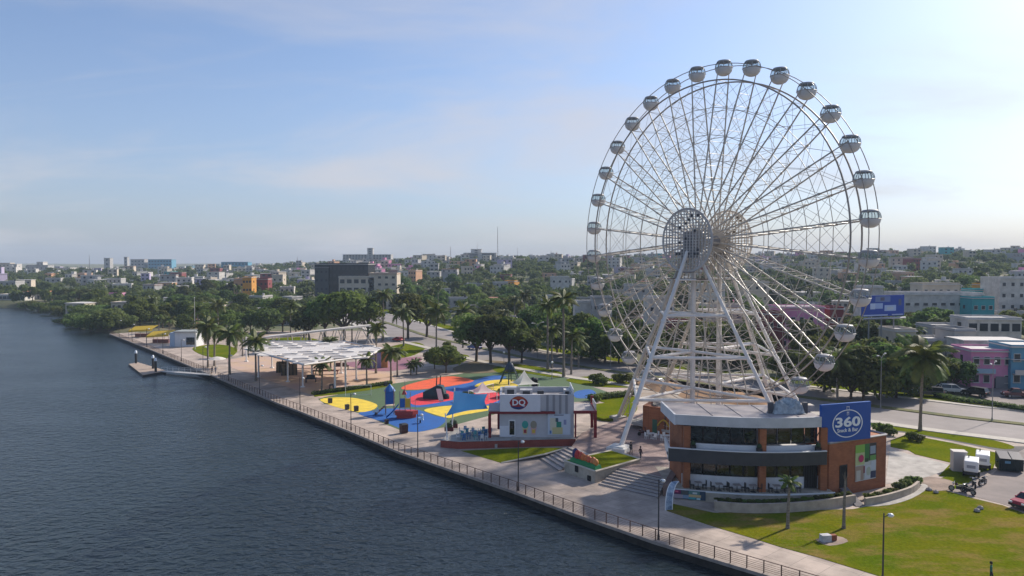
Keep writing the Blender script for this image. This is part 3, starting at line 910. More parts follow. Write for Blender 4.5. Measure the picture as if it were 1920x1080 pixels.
cb(arc_slab(MB(), -0.11, 0.985, 1.32, 1.66, 5.4, 5.47), 'band_cap', M_wframe, bal)
cb(arc_slab(MB(), -0.10, 0.98, -0.1, 1.35, 4.3, 4.6), 'balcony_floor', M_charc)
cb(arc_slab(MB(), 0.03, 0.97, 0.6, 0.75, 4.605, 5.95), 'parapet', M_white)
# left balcony rail returning to the side
mb = MB(); a, b = arc(-0.11, 1.6), arc(-0.05, -5.5)
mb.add([(a.x, a.y, 3.95), (b.x, b.y, 3.95), (b.x, b.y, 5.0), (a.x, a.y, 5.4), (a.x + .2, a.y, 3.95), (b.x + .2, b.y, 3.95), (b.x + .2, b.y, 5.0), (a.x + .2, a.y, 5.4)],
       [(0, 3, 2, 1), (4, 5, 6, 7), (3, 7, 6, 2), (1, 2, 6, 5)]); cb(mb, 'balcony_return', M_wframe)
roof = cb(arc_slab(MB(), -0.06, 0.955, -6.5, 1.0, 8.88, 9.0), 'roof', M_roofm)
cb(arc_slab(MB(), -0.06, 0.955, 0.85, 1.12, 7.95, 9.05), 'fascia', mat('fascia_grey_white', (.56, .56, .57), .7, var=.2, scale=.5), roof)
cb(arc_slab(MB(), -0.058, 0.953, -6.5, 0.845, 7.87, 7.95), 'soffit', M_charc, roof)
mb = MB(); a, b = arc(-.06, 1.1), arc(-.06, -6.5); mb.box(((a.x - .02), (a.y + b.y) / 2, 8.48), (.22, abs(a.y - b.y), 1.16)); cb(mb, 'fascia', M_white, roof)
for s in (0.2, 0.4, 0.6, 0.8):     # raised seams of the roof sheets
    mb = MB(); a, b = arc(s, 0.8), arc(s, -6.4); mb.box((a.x, (a.y + b.y) / 2, 9.03), (.06, abs(a.y - b.y), .06)); cb(mb, 'roof_seam', M_roofm, roof)
for s, z1 in ((0.02, 7.85), (0.53, 7.85), (0.975, 7.85)):
    mb = MB(); c = arc(s, 0.62 + .25); mb.box((c.x, c.y, (1.0 + z1) / 2), (.72, .62, z1 - 1.0)); cb(mb, 'column', M_brick)
# glazing: single panes in dark frames
for z0, z1, off in ((2.3, 4.28, 0.02), (5.96, 7.84, 0.02)):
    edges = [0.05 + (0.51 - 0.05) * i / 5 for i in range(6)], [0.555 + (0.955 - 0.555) * i / 4 for i in range(5)]
    for ed in edges:
        for i in range(len(ed) - 1):
            a, b = ed[i] + .004, ed[i + 1] - .004
            f = cb(arc_slab(MB(), a, b, off - .03, off + .02, z0, z1, 1), 'pane', M_dglass)
            mb = MB(); p, q = arc(a, off + .03), arc(b, off + .03)
            for c in (p, q): mb.tube((c.x, c.y, z0), (c.x, c.y, z1), .04, .04, 4)
            for z in (z0 + .04, z1 - .04): mb.tube((p.x, p.y, z), (q.x, q.y, z), .04, .04, 4)
            cb(mb, 'pane_frame', M_black, f)
# dark slatted door beside the right column
mb = MB(); c = arc(0.90, .14); mb.box((c.x, c.y, 2.65), (1.5, .1, 3.2)); dr = cb(mb, 'door', M_dark)
for i in range(6):
    mb = MB(); mb.box((c.x - .65 + i * .26, c.y - .08, 2.65), (.06, .06, 3.2)); cb(mb, 'slat', M_black, dr)
# poster panel on the terrace wall
def panel_prints(parent, origin, ux, uy, patches, name='print'):
    """flat coloured print pieces on a panel; origin lower left, ux/uy edge vectors, patches (u0,v0,u1,v1,colour)"""
    nrm = ux.cross(uy).normalized()
    for i, (u0, v0, u1, v1, col) in enumerate(patches):
        off = nrm * (0.004 + 0.003 * i)
        mb = MB()
        pts = [origin + ux * u + uy * v + off for u, v in ((u0, v0), (u1, v0), (u1, v1), (u0, v1))]
        mb.add(pts, [(0, 1, 2, 3)])
        mb.build(name, mat('ink_%02d%02d%02d' % tuple(int(c * 99) for c in col), col, 0.45), parent)
def ellipse_print(parent, c, ux, uy, rx, ry, m, off, name='print', n=28, inner=0.0):
    nrm = ux.cross(uy).normalized(); mb = MB()
    ux, uy = ux.normalized(), uy.normalized()
    def P(t, k): return c + ux * math.cos(t) * rx * k + uy * math.sin(t) * ry * k + nrm * off
    if inner:
        for i in range(n):
            a, b = 2 * PI * i / n, 2 * PI * (i + 1) / n
            mb.add([P(a, inner), P(a, 1), P(b, 1), P(b, inner)], [(0, 1, 2, 3)])
    else:
        mb.add([P(2 * PI * i / n, 1) for i in range(n)], [tuple(range(n))])
    return mb.build(name, m, parent)
a, b = arc(-0.095, 2.42), arc(0.12, 2.38)
o = Vector((a.x + .1, a.y - .05, 0.12)); ux = Vector((b.x - a.x, b.y - a.y, 0)); uy = Vector((0, 0, 0.98))
mb = MB(); mb.add([o, o + ux, o + ux + uy, o + uy], [(0, 1, 2, 3)]); pp = cb(mb, 'poster', mat('poster_navy', (.03, .06, .10), .5))
panel_prints(pp, o, ux, uy, [(.02, .55, .24, .98, (.16, .01, .07)), (.06, .72, .16, .9, (.55, .12, .2)), (.26, .5, .46, .98, (.08, .09, .09)), (.48, .55, .82, .98, (.10, .22, .20)), (.6, .65, .74, .85, (.5, .55, .55)),
                             (.02, .08, .3, .5, (.35, .3, .33)), (.3, .1, .5, .48, (.2, .28, .38)), (.48, .3, .86, .58, (.55, .4, .2)), (.48, .05, .7, .3, (.05, .3, .33)), (.72, .04, .84, .26, (.4, .6, .62))])
# brick block with the sign
bA, bB = Vector((34.6, 81.3)), Vector((42.9, 85.5))
dB = (bB - bA).normalized(); nB = Vector((dB.y, -dB.x))
bD, bC_ = bA - nB * 5.5, bB - nB * 5.5
mb = MB(); mb.prism([bA, bB, bC_, Vector((36, 90.5)), Vector((33.4, 88)), Vector((33.2, 82.3))], 0.0, 6.0); blk = cb(mb, 'brick_block', M_brick)
mb = MB()
ring = [bA, bB, bC_, Vector((36, 90.5)), Vector((33.4, 88)), Vector((33.2, 82.3))]
for i in range(6): 
    p, q = ring[i], ring[(i + 1) % 6]; mb.tube((p.x, p.y, 6.06), (q.x, q.y, 6.06), .14, .14, 4)
cb(mb, 'parapet_cap', mat('cap_metal', (.35, .33, .33), .5), blk)
def on_block(u, z, off=0.0):
    p = bA + dB * u + nB * off; return Vector((p.x, p.y, z))
L_ = (bB - bA).length
mb = MB(); mb.add([on_block(1.75, .9, .02), on_block(2.75, .9, .02), on_block(2.75, 3.3, .02), on_block(1.75, 3.3, .02)], [(0, 1, 2, 3)])
dd = cb(mb, 'doorway', M_dark, blk)
mb = MB()
for u0, u1, z0, z1 in ((1.65, 1.75, .9, 3.4), (2.75, 2.85, .9, 3.4), (1.65, 2.85, 3.3, 3.4)):
    mb.add([on_block(u0, z0, .06), on_block(u1, z0, .06), on_block(u1, z1, .06), on_block(u0, z1, .06), on_block(u0, z0, 0), on_block(u1, z0, 0), on_block(u1, z1, 0), on_block(u0, z1, 0)],
           [(0, 1, 2, 3), (0, 4, 5, 1), (1, 5, 6, 2), (2, 6, 7, 3), (3, 7, 4, 0)])
cb(mb, 'door_frame', M_black, blk)
po = on_block(4.15, 1.25, .03); pux = on_block(7.6, 1.25, .03) - po; puy = Vector((0, 0, 4.1))
mb = MB(); mb.add([po, po + pux, po + pux + puy, po + puy], [(0, 1, 2, 3)]); ps = cb(mb, 'poster', mat('poster_pale', (.5, .52, .5), .5), blk)
panel_prints(ps, po, pux, puy, [(0, .44, .44, 1, (.45, .5, .25)), (0, .78, .44, 1, (.2, .42, .06)), (.44, .52, .66, 1, (.02, .16, .04)), (.66, .52, 1, 1, (.02, .025, .03)), (.7, .7, .96, .92, (.25, .32, .4)), (.7, .52, .98, .66, (.12, .3, .08)),
                                (.44, .5, .62, .6, (.01, .05, .02)), (.0, .02, .4, .42, (.35, .26, .2)), (.05, .02, .25, .3, (.5, .48, .42)), (.38, .2, .5, .4, (.2, .04, .06)), (.45, .04, .75, .4, (.55, .58, .6)), (.72, .03, .98, .22, (.04, .05, .1)), (.74, .25, .95, .5, (.5, .55, .6))])
ellipse_print(ps, po + pux * .26 + puy * .62, pux, puy, .42, .42, mat('ink_pink', (.45, .02, .12), .4), .06)
ellipse_print(ps, po + pux * .62 + puy * .24, pux, puy, .35, .5, mat('ink_sage', (.4, .45, .36), .4), .062)
# blue sign board on the roof corner
sA = WD(1540, 833, 81.0); sB = WD(1632, 826, 83.2)
sA.z = 6.15; sB.z = 6.15
sux = sB - sA; suy = Vector((0, 0, 4.15)); snr = sux.cross(suy).normalized()
M_blue = mat('sign_blue', (0.0, 0.07, 0.33), 0.4)
mb = MB(); f = [sA, sA + sux, sA + sux + suy, sA + suy]; k = [p - snr * .35 for p in f]
mb.add(f + k, [(0, 1, 2, 3), (7, 6, 5, 4), (0, 4, 5, 1), (1, 5, 6, 2), (2, 6, 7, 3), (3, 7, 4, 0)])
sign = cb(mb, 'sign_board', M_blue)
M_sw = mat('sign_white', (.78, .8, .82), .4)
sc = sA + sux * .52 + suy * .46
ellipse_print(sign, sc, sux, suy, 2.08, 1.55, M_sw, .03, 'oval', 48, 0.935)
def place_text(s, size, c, parent, m, bold=0.0, sx=1.0, name='lettering', ux=None, nr=None, ext=.02, off=.03):
    me = text_mesh(s, size, ext, bold); me.materials.clear(); me.materials.append(m)
    ux = (ux or sux).normalized(); nr = nr or snr
    M = Matrix(((ux.x * sx, 0, nr.x, 0), (ux.y * sx, 0, nr.y, 0), (ux.z * sx, 1, nr.z, 0), (0, 0, 0, 1)))
    M.translation = c + nr * off
    me.transform(M)
    return link(name, me, parent)
place_text('360', 1.45, sc + Vector((0, 0, .12)), sign, M_sw, .04, 1.62)
place_text('Snack & Bar', .56, sc + Vector((0, 0, -.74)), sign, M_sw, .006, 1.05)
for du, dv, w, h in ((-.16, 1.72, .05, .42), (.16, 1.72, .05, .42), (0, 1.85, .34, .06), (0, 1.5, .42, .06), (0, 1.2, .3, .06), (-.1, 1.15, .05, .5), (.12, 1.15, .05, .5)):
    mb = MB(); c = sc + sux.normalized() * du + Vector((0, 0, dv)) + snr * .045; ux = sux.normalized() * w / 2; uz = Vector((0, 0, h / 2))
    mb.add([c - ux - uz, c + ux - uz, c + ux + uz, c - ux + uz], [(0, 1, 2, 3)]); mb.build('emblem', M_sw, sign)
for t in (.15, .5, .85):
    mb = MB(); p = sA + sux * t - snr * .5; mb.tube((p.x, p.y, 6.0), (p.x, p.y, 9.6), .06, .06, 6); p2 = p - snr * 1.6; mb.tube((p.x, p.y, 8.6), (p2.x, p2.y, 6.0), .05, .05, 6); cb(mb, 'sign_strut', M_black, sign)
# front planter, ramp and hedge
def ribbon(pts, w, z0, z1):
    """thin solid wall along an xy polyline"""
    mb = MB(); a, b = offset_line(pts, w / 2), offset_line(pts, -w / 2)
    for i in range(len(pts) - 1):
        vs = [(q.x, q.y, z) for z in (z0, z1) for q in (a[i], a[i + 1], b[i + 1], b[i])]
        fs = [(0, 1, 2, 3), (7, 6, 5, 4), (0, 4, 5, 1), (2, 6, 7, 3)]
        if i == 0: fs.append((3, 7, 4, 0))
        if i == len(pts) - 2: fs.append((1, 5, 6, 2))
        mb.add(vs, fs)
    return mb
_pl = smooth_poly(Wp([(1342, 958), (1400, 962), (1470, 961), (1540, 955), (1603, 945)]), 4, False)
planter = thing('planter', 'long curved tan planter wall below the cafe terrace filled with low shrubs', 'planter', (_pl[0].x, _pl[0].y, 0))
ribbon(_pl, .3, 0, 1.0).build('wall', M_tan, planter)
_pb = offset_line(_pl, 1.6) if offset_line(_pl, 1.6)[5].y > _pl[5].y else offset_line(_pl, -1.6)
sheet('soil', _pl + _pb[::-1], 0.82, mat('planter_soil', (.10, .075, .05), .95), kind=None, parent=planter)
mb = MB(); p, q = _pl[0], _pb[0]; mb.tube((p.x, p.y, .5), (q.x, q.y, .5), .15, .15, 4)
ribbon([_pl[0], _pb[0]], .3, 0, .995).build('end_wall', M_tan, planter)
_rw = smooth_poly(Wp([(1622, 948), (1660, 941), (1705, 927), (1722, 915)]), 4, False)
rampw = thing('garden_wall', 'short curved stone wall beside the ramp right of the cafe doorway', 'wall', (_rw[0].x, _rw[0].y, 0))
ribbon(_rw, .3, 0, .8).build('wall', M_tan, rampw)
sheet('garden_path', smooth_poly(Wp([(1615, 950), (1665, 948), (1710, 935), (1740, 915), (1728, 908), (1715, 922), (1668, 938), (1622, 945)]), 3), 0.06, M_conc, .06)
sheet('shrub_bed', Wp([(1625, 945), (1668, 938), (1712, 918), (1722, 908), (1668, 916), (1620, 930)]), 0.07, mat('planter_soil', (.10, .075, .05)))
rs = MB(); p, q = Vector((*on_block(1.7, 0, .1).xy,)), Vector((*on_block(2.8, 0, .1).xy,))
e0, e1 = W(1605, 950), W(1622, 950)
rs.add([(p.x, p.y, .9), (q.x, q.y, .9), (e1.x, e1.y, .06), (e0.x, e0.y, .06), (p.x, p.y, 0), (q.x, q.y, 0), (e1.x, e1.y, 0), (e0.x, e0.y, 0)], [(0, 1, 2, 3), (0, 3, 7, 4), (1, 5, 6, 2)])
struct('ramp', rs, mat('dark_ramp', (.13, .12, .13), .8))
# arched advertising frame at the terrace corner
_ab, _at = W(1243, 957), W(1256, 915, 1.4)
arch = thing('arch_banner', 'tall blue and white arched banner at the left corner of the cafe terrace', 'banner', (_ab.x, _ab.y, 0))
mb = MB(); pts = []
for i in range(9):
    t = i / 8; pts.append(Vector((_ab.x + .25 + 1.0 * (t ** 2.2), _ab.y + 1.6 * t ** 2, 2.5 * math.sin(t * PI / 2))))
for i in range(8):
    a, b = pts[i], pts[i + 1]; mb.add([a, b, b + Vector((.75, .15, 0)), a + Vector((.75, .15, 0)), a + Vector((0, .08, .04)), b + Vector((0, .08, .04)), b + Vector((.75, .23, .04)), a + Vector((.75, .23, .04))], [(0, 3, 2, 1), (4, 5, 6, 7), (0, 1, 5, 4), (2, 3, 7, 6)])
mb.build('banner_cloth', mat('banner_blue_white', (.42, .52, .62), .5, scale=1.6, col2=(.04, .08, .16)), arch)
mb = MB()
for s in (0, 1): mb.path([p + Vector((.75 * s, .15 * s, 0)) for p in pts], .05, 6)
mb.build('banner_frame', M_wframe, arch)
# wrapped equipment on the roof
tp = thing('tarp_bundle', 'silvery plastic-wrapped bundle lying on the cafe roof beside the blue sign', 'bundle', (30.6, 83.5, 9.0))
r_ = random.Random(3); mb = MB(); nx, ny = 14, 9
for j in range(ny):
    for i in range(nx):
        u, v = i / (nx - 1) * 2 - 1, j / (ny - 1) * 2 - 1
        h = 1.5 * (1 - max(abs(u), abs(v)) ** 5) * (0.8 + .25 * math.sin(u * 5 + v * 3)) + r_.uniform(-.1, .1)
        mb.v.append((30.7 + u * 1.75 + r_.uniform(-.06, .06), 83.6 + v * 1.2 + r_.uniform(-.06, .06), 9.02 + max(0, h)))
for j in range(ny - 1):
    for i in range(nx - 1): mb.f.append((j * nx + i, j * nx + i + 1, (j + 1) * nx + i + 1, (j + 1) * nx + i)); mb.m.append(0)
mb.build('plastic_wrap', mat('silver_plastic', (.45, .5, .52), .3, scale=2.2, col2=(.22, .25, .27), bump=.6, bscale=3), tp)
for s in (-1, 1):
    mb = MB(); mb.box((30.7 + s * 1.9, 83.2, 9.6), (.5, .5, 1.2)); mb.build('crate', mat('dark_crate', (.08, .08, .09)), tp)
mb = MB(); mb.box((33.0, 84.6, 9.35), (2.0, 1.2, .7)); rc = mb.build('roof_vent', mat('cream_vent', (.6, .53, .45), .6, var=.2, scale=2)); tag(rc, 'cream vent box on the cafe roof behind the blue sign', 'vent')

# terrace tables and chairs
M_furn = mat('black_furniture', (.02, .02, .022), .5)
M_ttop = mat('pale_table_top', (.30, .26, .24), .5)
def chair_parts():
    out = {}
    mb = MB(); mb.box((0, 0, .45), (.45, .45, .06)); out['seat'] = mb.mesh('seat', M_furn)
    mb = MB(); mb.box((0, .21, .72), (.44, .05, .5)); out['backrest'] = mb.mesh('backrest', M_furn)
    mb = MB(); mb.box((0, 0, .21), (.045, .045, .42)); out['leg'] = mb.mesh('leg', M_furn)
    return out
CH = chair_parts()
def put_chair(loc, rz, label, group, parts=CH, name='chair', sc_=1.0):
    t = thing(name, label, 'chair', loc, rz, group)
    for nm in ('seat', 'backrest'): link(nm, parts[nm], t, False)
    for x in (-.18, .18):
        for y in (-.18, .18): o = link('leg', parts['leg'], t, False); o.location = (x, y, 0)
    return t
tm = MB(); tm.box((0, 0, .74), (.75, .75, .05)); TT = tm.mesh('table_top', M_ttop)
tm = MB(); tm.tube((0, 0, .03), (0, 0, .72), .04, .04, 8); TL = tm.mesh('pedestal', M_furn)
tm = MB(); tm.box((0, 0, .02), (.5, .5, .04)); TB = tm.mesh('table_base', M_furn)
def put_table(loc, label, group, mats=(TT, TL, TB)):
    t = thing('table', label, 'table', loc, 0, group)
    for nm, me in zip(('table_top', 'pedestal', 'table_base'), mats): link(nm, me, t, False)
ts = [0.095, 0.235, 0.355, 0.465, 0.63, 0.74]
for i, s in enumerate(ts):
    p = arc(s, 1.2); w = 'leftmost' if i == 0 else nth(i + 1) + ' from the left'
    put_table((p.x, p.y, 1.01), 'small square cafe terrace table, %s in the terrace row' % w, 'cafe terrace tables')
    for sd, lr in ((-1, 'left'), (1, 'right')):
        put_chair((p.x + sd * .68, p.y, 1.01), -sd * PI / 2, 'black chair on the %s side of the %s cafe terrace table' % (lr, 'leftmost' if i == 0 else nth(i + 1)), 'cafe terrace chairs')
for s, w in ((0.06, 'left'), (0.505, 'middle'), (0.93, 'right')):
    p = arc(s, 1.15); t = thing('plant_pot', 'black square plant pot at the %s end of the cafe balcony' % w if w != 'middle' else 'black square plant pot at the middle of the cafe balcony', 'pot', (p.x, p.y, 4.6), 0, 'balcony pots')
    mb = MB(); mb.box((p.x, p.y, 5.2), (.5, .4, 1.2), taper=1.15); mb.build('pot', M_black, t)
    mb = MB(); mb.lathe([(.05, 0), (.3, .12), (.22, .4), (.02, .55)], (p.x, p.y, 5.78), 8); mb.build('plant', mat('dark_leaf', (.02, .045, .015), .8), t)

# ================================================================== BRICK PAVILION AND WHITE FURNITURE ON THE PLAZA
pv = thing('brick_pavilion', 'low orange brick pavilion with sagging grey roof left of the cafe', 'building', (20, 95, PLZ))
pa, pb = W(1205, 810, PLZ), W(1280, 822, PLZ)
mb = MB()
base = [(pa.x, pa.y), (pb.x, pb.y), (pb.x + 3, pb.y + 5), (pa.x + 3, pa.y + 6)]
mb.prism(base, PLZ, PLZ + 3.9); mb.build('wall', M_brick, pv)
mb = MB(); q = [Vector((x, y)) for x, y in base]
mb.add([(q[0].x + 1.4, q[0].y - .3, 5.15), (q[1].x + .5, q[1].y - .5, 3.9), (q[2].x + .4, q[2].y + .4, 4.7), (q[3].x, q[3].y + .4, 5.5), (q[0].x + 1.4, q[0].y - .3, 5.0), (q[1].x + .5, q[1].y - .5, 3.75), (q[2].x + .4, q[2].y + .4, 4.55), (q[3].x, q[3].y + .4, 5.35)],
       [(0, 1, 2, 3), (7, 6, 5, 4), (0, 4, 5, 1), (1, 5, 6, 2), (2, 6, 7, 3), (3, 7, 4, 0)])
mb.build('roof', mat('weathered_thatch', (.28, .26, .24), .9, scale=1.5, col2=(.14, .125, .11), bump=.8, bscale=5), pv)
def on_pv(u, z, off=0.06):
    d = (q[1] - q[0]); n2 = Vector((d.y, -d.x)).normalized(); p = q[0] + d * u + n2 * off; return Vector((p.x, p.y, z))
for u0, u1, z0, z1, m in ((.25, .37, PLZ, 3.1, mat('green_door', (.05, .12, .08))), (.68, .78, PLZ, 2.9, mat('green_door', (.05, .12, .08)))):
    mb = MB(); mb.add([on_pv(u0, z0), on_pv(u1, z0), on_pv(u1, z1), on_pv(u0, z1)], [(0, 1, 2, 3)]); mb.build('door', m, pv)
mb = MB(); mb.tube(on_pv(.57, PLZ), on_pv(.57, 4.4), .08, .08, 6); mb.build('downpipe', M_charc, pv)
mb = MB(); mb.path([on_pv(.42 + .3 * i / 8, PLZ + 1.4 + .9 * math.sin(PI * i / 8), .5) for i in range(9)], .12, 6); ar = mb.build('garden_arch', mat('yellow_paint', (.5, .3, .03), .5)); tag(ar, 'small yellow garden arch in front of the brick pavilion', 'arch')
WCH = {}
for k_, me in CH.items():
    m2 = me.copy(); m2.materials.clear(); m2.materials.append(mat('white_plastic', (.7, .69, .67), .5)); WCH[k_] = m2
WT = []
for me in (TT, TL, TB):
    m2 = me.copy(); m2.materials.clear(); m2.materials.append(MATS['white_plastic']); WT.append(m2)
i = 0
for (px, py, w) in ((1222, 822, 'nearer the leg'), (1252, 826, 'beside the cafe')):
    p = W(px, py, PLZ)
    put_table((p.x, p.y, PLZ), 'white plastic table in front of the brick pavilion, %s' % w, 'white plaza tables', WT)
    for a, sd_ in ((0.3, 'right'), (1.9, 'far'), (3.5, 'left'), (5.0, 'near')):
        i += 1
        put_chair((p.x + .85 * math.cos(a), p.y + .85 * math.sin(a), PLZ), a - PI / 2, 'white plastic chair on the %s side of the white plaza table %s' % (sd_, w), 'white plaza chairs', WCH)
p = W(1205, 816, PLZ)
sc_ = thing('parked_scooter', 'dark parked scooter against the left end of the brick pavilion', 'scooter', (p.x, p.y, PLZ), .5)
mb = MB()
for x in (-.6, .6): mb.tube((x, -.06, .28), (x, .06, .28), .28, .28, 14)
mb.build('wheel', M_black, sc_, world=False)
mb = MB(); mb.box((0, 0, .5), (1.0, .35, .25), taper=.8); mb.box((-.35, 0, .8), (.6, .3, .2), taper=.8); mb.tube((.55, 0, .4), (.4, 0, 1.15), .05, .05, 6); mb.tube((.4, -.3, 1.12), (.4, .3, 1.12), .03, .03, 6); mb.build('body', mat('scooter_maroon', (.06, .012, .015), .35), sc_, world=False)

# ================================================================== SNACK KIOSK (red canopies)
M_kgrey = mat('kiosk_grey_panel', (.50, .50, .515), .6, var=.1, scale=.8)
M_kwhite = mat('kiosk_white_panel', (.70, .70, .73), .6, var=.08, scale=.8)
M_kred = mat('kiosk_red_steel', (.20, .012, .02), .45, var=.15, scale=1)
KY = 105.5
kx0, kx1 = -1.75, 8.75
kiosk = thing('snack_kiosk', 'grey flat-roofed snack kiosk with red canopies and oval red logo sign', 'kiosk', (3.5, KY, PLZ))
mb = MB()
zT = 7.05
for c, s in (((3.5, KY + .15, 4.0), (10.5, .3, 6.1)), ((3.5, KY + 6.6, 4.0), (10.5, .3, 6.1)), ((kx0 + .15, KY + 3.4, 4.0), (.3, 6.2, 6.1)), ((kx1 - .15, KY + 3.4, 4.0), (.3, 6.2, 6.1))): mb.box(c, s)
mb.build('wall', M_kgrey, kiosk)
mb = MB(); mb.box((3.5, KY + 3.4, 6.2), (9.9, 6.2, .2)); mb.build('roof', mat('kiosk_roof', (.36, .35, .36), .8, var=.3, scale=.5), kiosk)
for x in (5.0, 5.9, 6.8, 7.7):
    mb = MB(); mb.box((x, KY - .05, 5.6), (.34, .12, 2.9)); mb.build('rib', mat('kiosk_rib', (.26, .26, .28), .6), kiosk)
mb = MB(); mb.box((1.15, KY - .18, 5.9), (5.7, .36, 2.4)); sgp = mb.build('sign_panel', M_kwhite, kiosk)
mb = MB(); mb.box((kx0 + .85, KY - .06, 1.85), (1.7, .12, 1.5)); mb.build('plinth_panel', M_kwhite, kiosk)
mb = MB(); mb.box((1.4, KY - .2, 4.55), (9.3, .5, .32)); mb.build('canopy_beam', M_kred, kiosk)
# left canopy roof and posts
mb = MB(); mb.box((-2.5, KY + 2.6, 4.78), (1.7, 5.6, .14)); mb.build('canopy_roof', mat('canopy_grey', (.33, .33, .36), .6), kiosk)
for x, y in ((-3.15, KY - .2), (-1.95, KY + 5.2)):
    mb = MB(); mb.box((x, y, 2.7), (.42, .34, 3.4)); mb.build('post', M_kred, kiosk)
# right canopy
mb = MB(); mb.box((10.3, KY + 3.0, 4.55), (3.0, 6.4, .14)); mb.build('canopy_roof', mat('canopy_pale', (.42, .39, .39), .6), kiosk)
mb = MB(); mb.box((10.3, KY - .2, 4.6), (3.2, .3, .4)); mb.build('canopy_beam', M_kred, kiosk)
mb = MB(); mb.box((11.85, KY + 3.0, 4.62), (.25, 6.5, .36)); mb.build('canopy_beam', M_kred, kiosk)
for x, y, z in ((11.75, KY - .2, 2.8), (11.95, KY + 6.1, 3.4), (8.95, KY - .2, 2.8)):
    mb = MB(); mb.box((x, y, z), (.42 if x > 9 else .22, .32, 3.6 if z < 3 else 4.8)); mb.build('post', M_kred, kiosk)
mb = MB(); mb.box((11.9, KY + 2.6, 5.2), (.14, 4, 1.0)); mb.build('rail_panel', mat('glass_rail', (.5, .48, .48), .3), kiosk)
# roof equipment
for c, s, m in (((-.2, KY + 3.2, 6.95), (1.7, 1.4, 1.4), 'ac_white'), ((4.1, KY + 2.2, 6.75), (.9, .9, 1.0), 'ac_dark'), ((2.1, KY + 4.5, 6.65), (1.8, 1.2, .8), 'ac_white'), ((8.0, KY + 4.0, 6.7), (.9, 1.6, .9), 'ac_white')):
    mb = MB(); mb.box(c, s); a = mb.build('air_conditioner', mat(m, (.6, .58, .57) if m == 'ac_white' else (.05, .05, .055), .5, var=.15, scale=2), kiosk)
    mb = MB(); mb.box((c[0], c[1] - s[1] / 2 - .03, c[2]), (s[0] * .6, .05, s[2] * .55)); mb.build('grille', M_charc, a)
mb = MB(); mb.box((8.68, KY + 3.2, 7.4), (.1, 6.4, .75)); mb.build('roof_screen', M_wframe, kiosk)
# logo: red lozenge oval with white letters, blue and orange swooshes
lc = Vector((.95, KY - .37, 5.95)); X_, Z_ = Vector((1, 0, 0)), Vector((0, 0, 1))
def lens(c, w, h, m, off, name, k0=1.0, k1=1.0, n=14):
    mb = MB(); top = [c + X_ * (w * (2 * i / n - 1)) + Z_ * h * k0 * (1 - (2 * i / n - 1) ** 2) ** .7 + Vector((0, -off, 0)) for i in range(n + 1)]
    bot = [c + X_ * (w * (2 * i / n - 1)) - Z_ * h * k1 * (1 - (2 * i / n - 1) ** 2) ** .7 + Vector((0, -off, 0)) for i in range(n + 1)]
    fs = [(i, n + 1 + i, n + 2 + i, i + 1) for i in range(n)]
    mb.add(top + bot, fs); return mb.build(name, m, sgp)
lens(lc, 1.32, .95, mat('logo_red', (.33, .012, .02), .4), .01, 'logo_oval')
lens(lc + Z_ * .42 + X_ * .05, .95, .42, mat('logo_orange', (.45, .09, .02), .4), .02, 'logo_swoosh', 1.0, -.35)
lens(lc - Z_ * .42 - X_ * .15, 1.05, .5, mat('logo_blue', (.015, .04, .16), .4), .02, 'logo_swoosh', -.3, 1.0)
place_text('DQ', 1.15, lc + Z_ * .02, sgp, M_sw, .03, 1.05, 'lettering', X_, Vector((0, -1, 0)), .02, .03)
# door and posters
mb = MB(); mb.box((.0, KY - .05, 2.35), (.95, .1, 2.25)); kd = mb.build('window_frame', M_wframe, kiosk)
mb = MB(); mb.box((.0, KY - .12, 2.35), (.68, .05, 1.95)); mb.build('pane', M_dglass, kd)
for x, cols in ((1.85, ((.05, .33, .28), (.6, .5, .28), (.35, .05, .06))), (3.05, ((.3, .27, .2), (.6, .35, .33), (.65, .45, .05)))):
    o = Vector((x - .4, KY - .03, 1.35)); mb = MB()
    cup = mb.add([Vector((x - .28, KY - .03, 1.4)), Vector((x + .28, KY - .03, 1.4)), Vector((x + .42, KY - .03, 2.6)), Vector((x - .42, KY - .03, 2.6))], [(0, 1, 2, 3)]).build('poster', mat('cup_%.2f' % x, cols[1], .5), kiosk)
    ellipse_print(cup, Vector((x, KY - .03, 2.8)), X_, Z_, .45, .55, mat('cream_%.2f' % x, cols[0], .5), .012)
    panel_prints(cup, Vector((x - .2, KY - .035, 1.6)), X_ * .4, Z_ * .5, [(0, 0, 1, 1, cols[2])])
o = Vector((5.05, KY - .13, 1.4)); mb = MB(); mb.box((6.65, KY - .1, 2.85), (3.2, .1, 2.95)); po2 = mb.build('poster', mat('poster_ice', (.52, .58, .66), .5), kiosk)
panel_prints(po2, o + Vector((0, -.025, 0)), X_ * 3.2, Z_ * 2.95, [(.28, .92, .7, .96, (.06, .07, .1)), (.1, .2, .38, .8, (.6, .58, .45)), (.38, .35, .6, .62, (.03, .25, .17)), (.2, .02, .66, .35, (.55, .5, .25)), (.7, .48, .82, .72, (.25, .28, .45)), (.34, .62, .46, .8, (.05, .09, .12)), (.08, .05, .16, .2, (.1, .2, .4))])
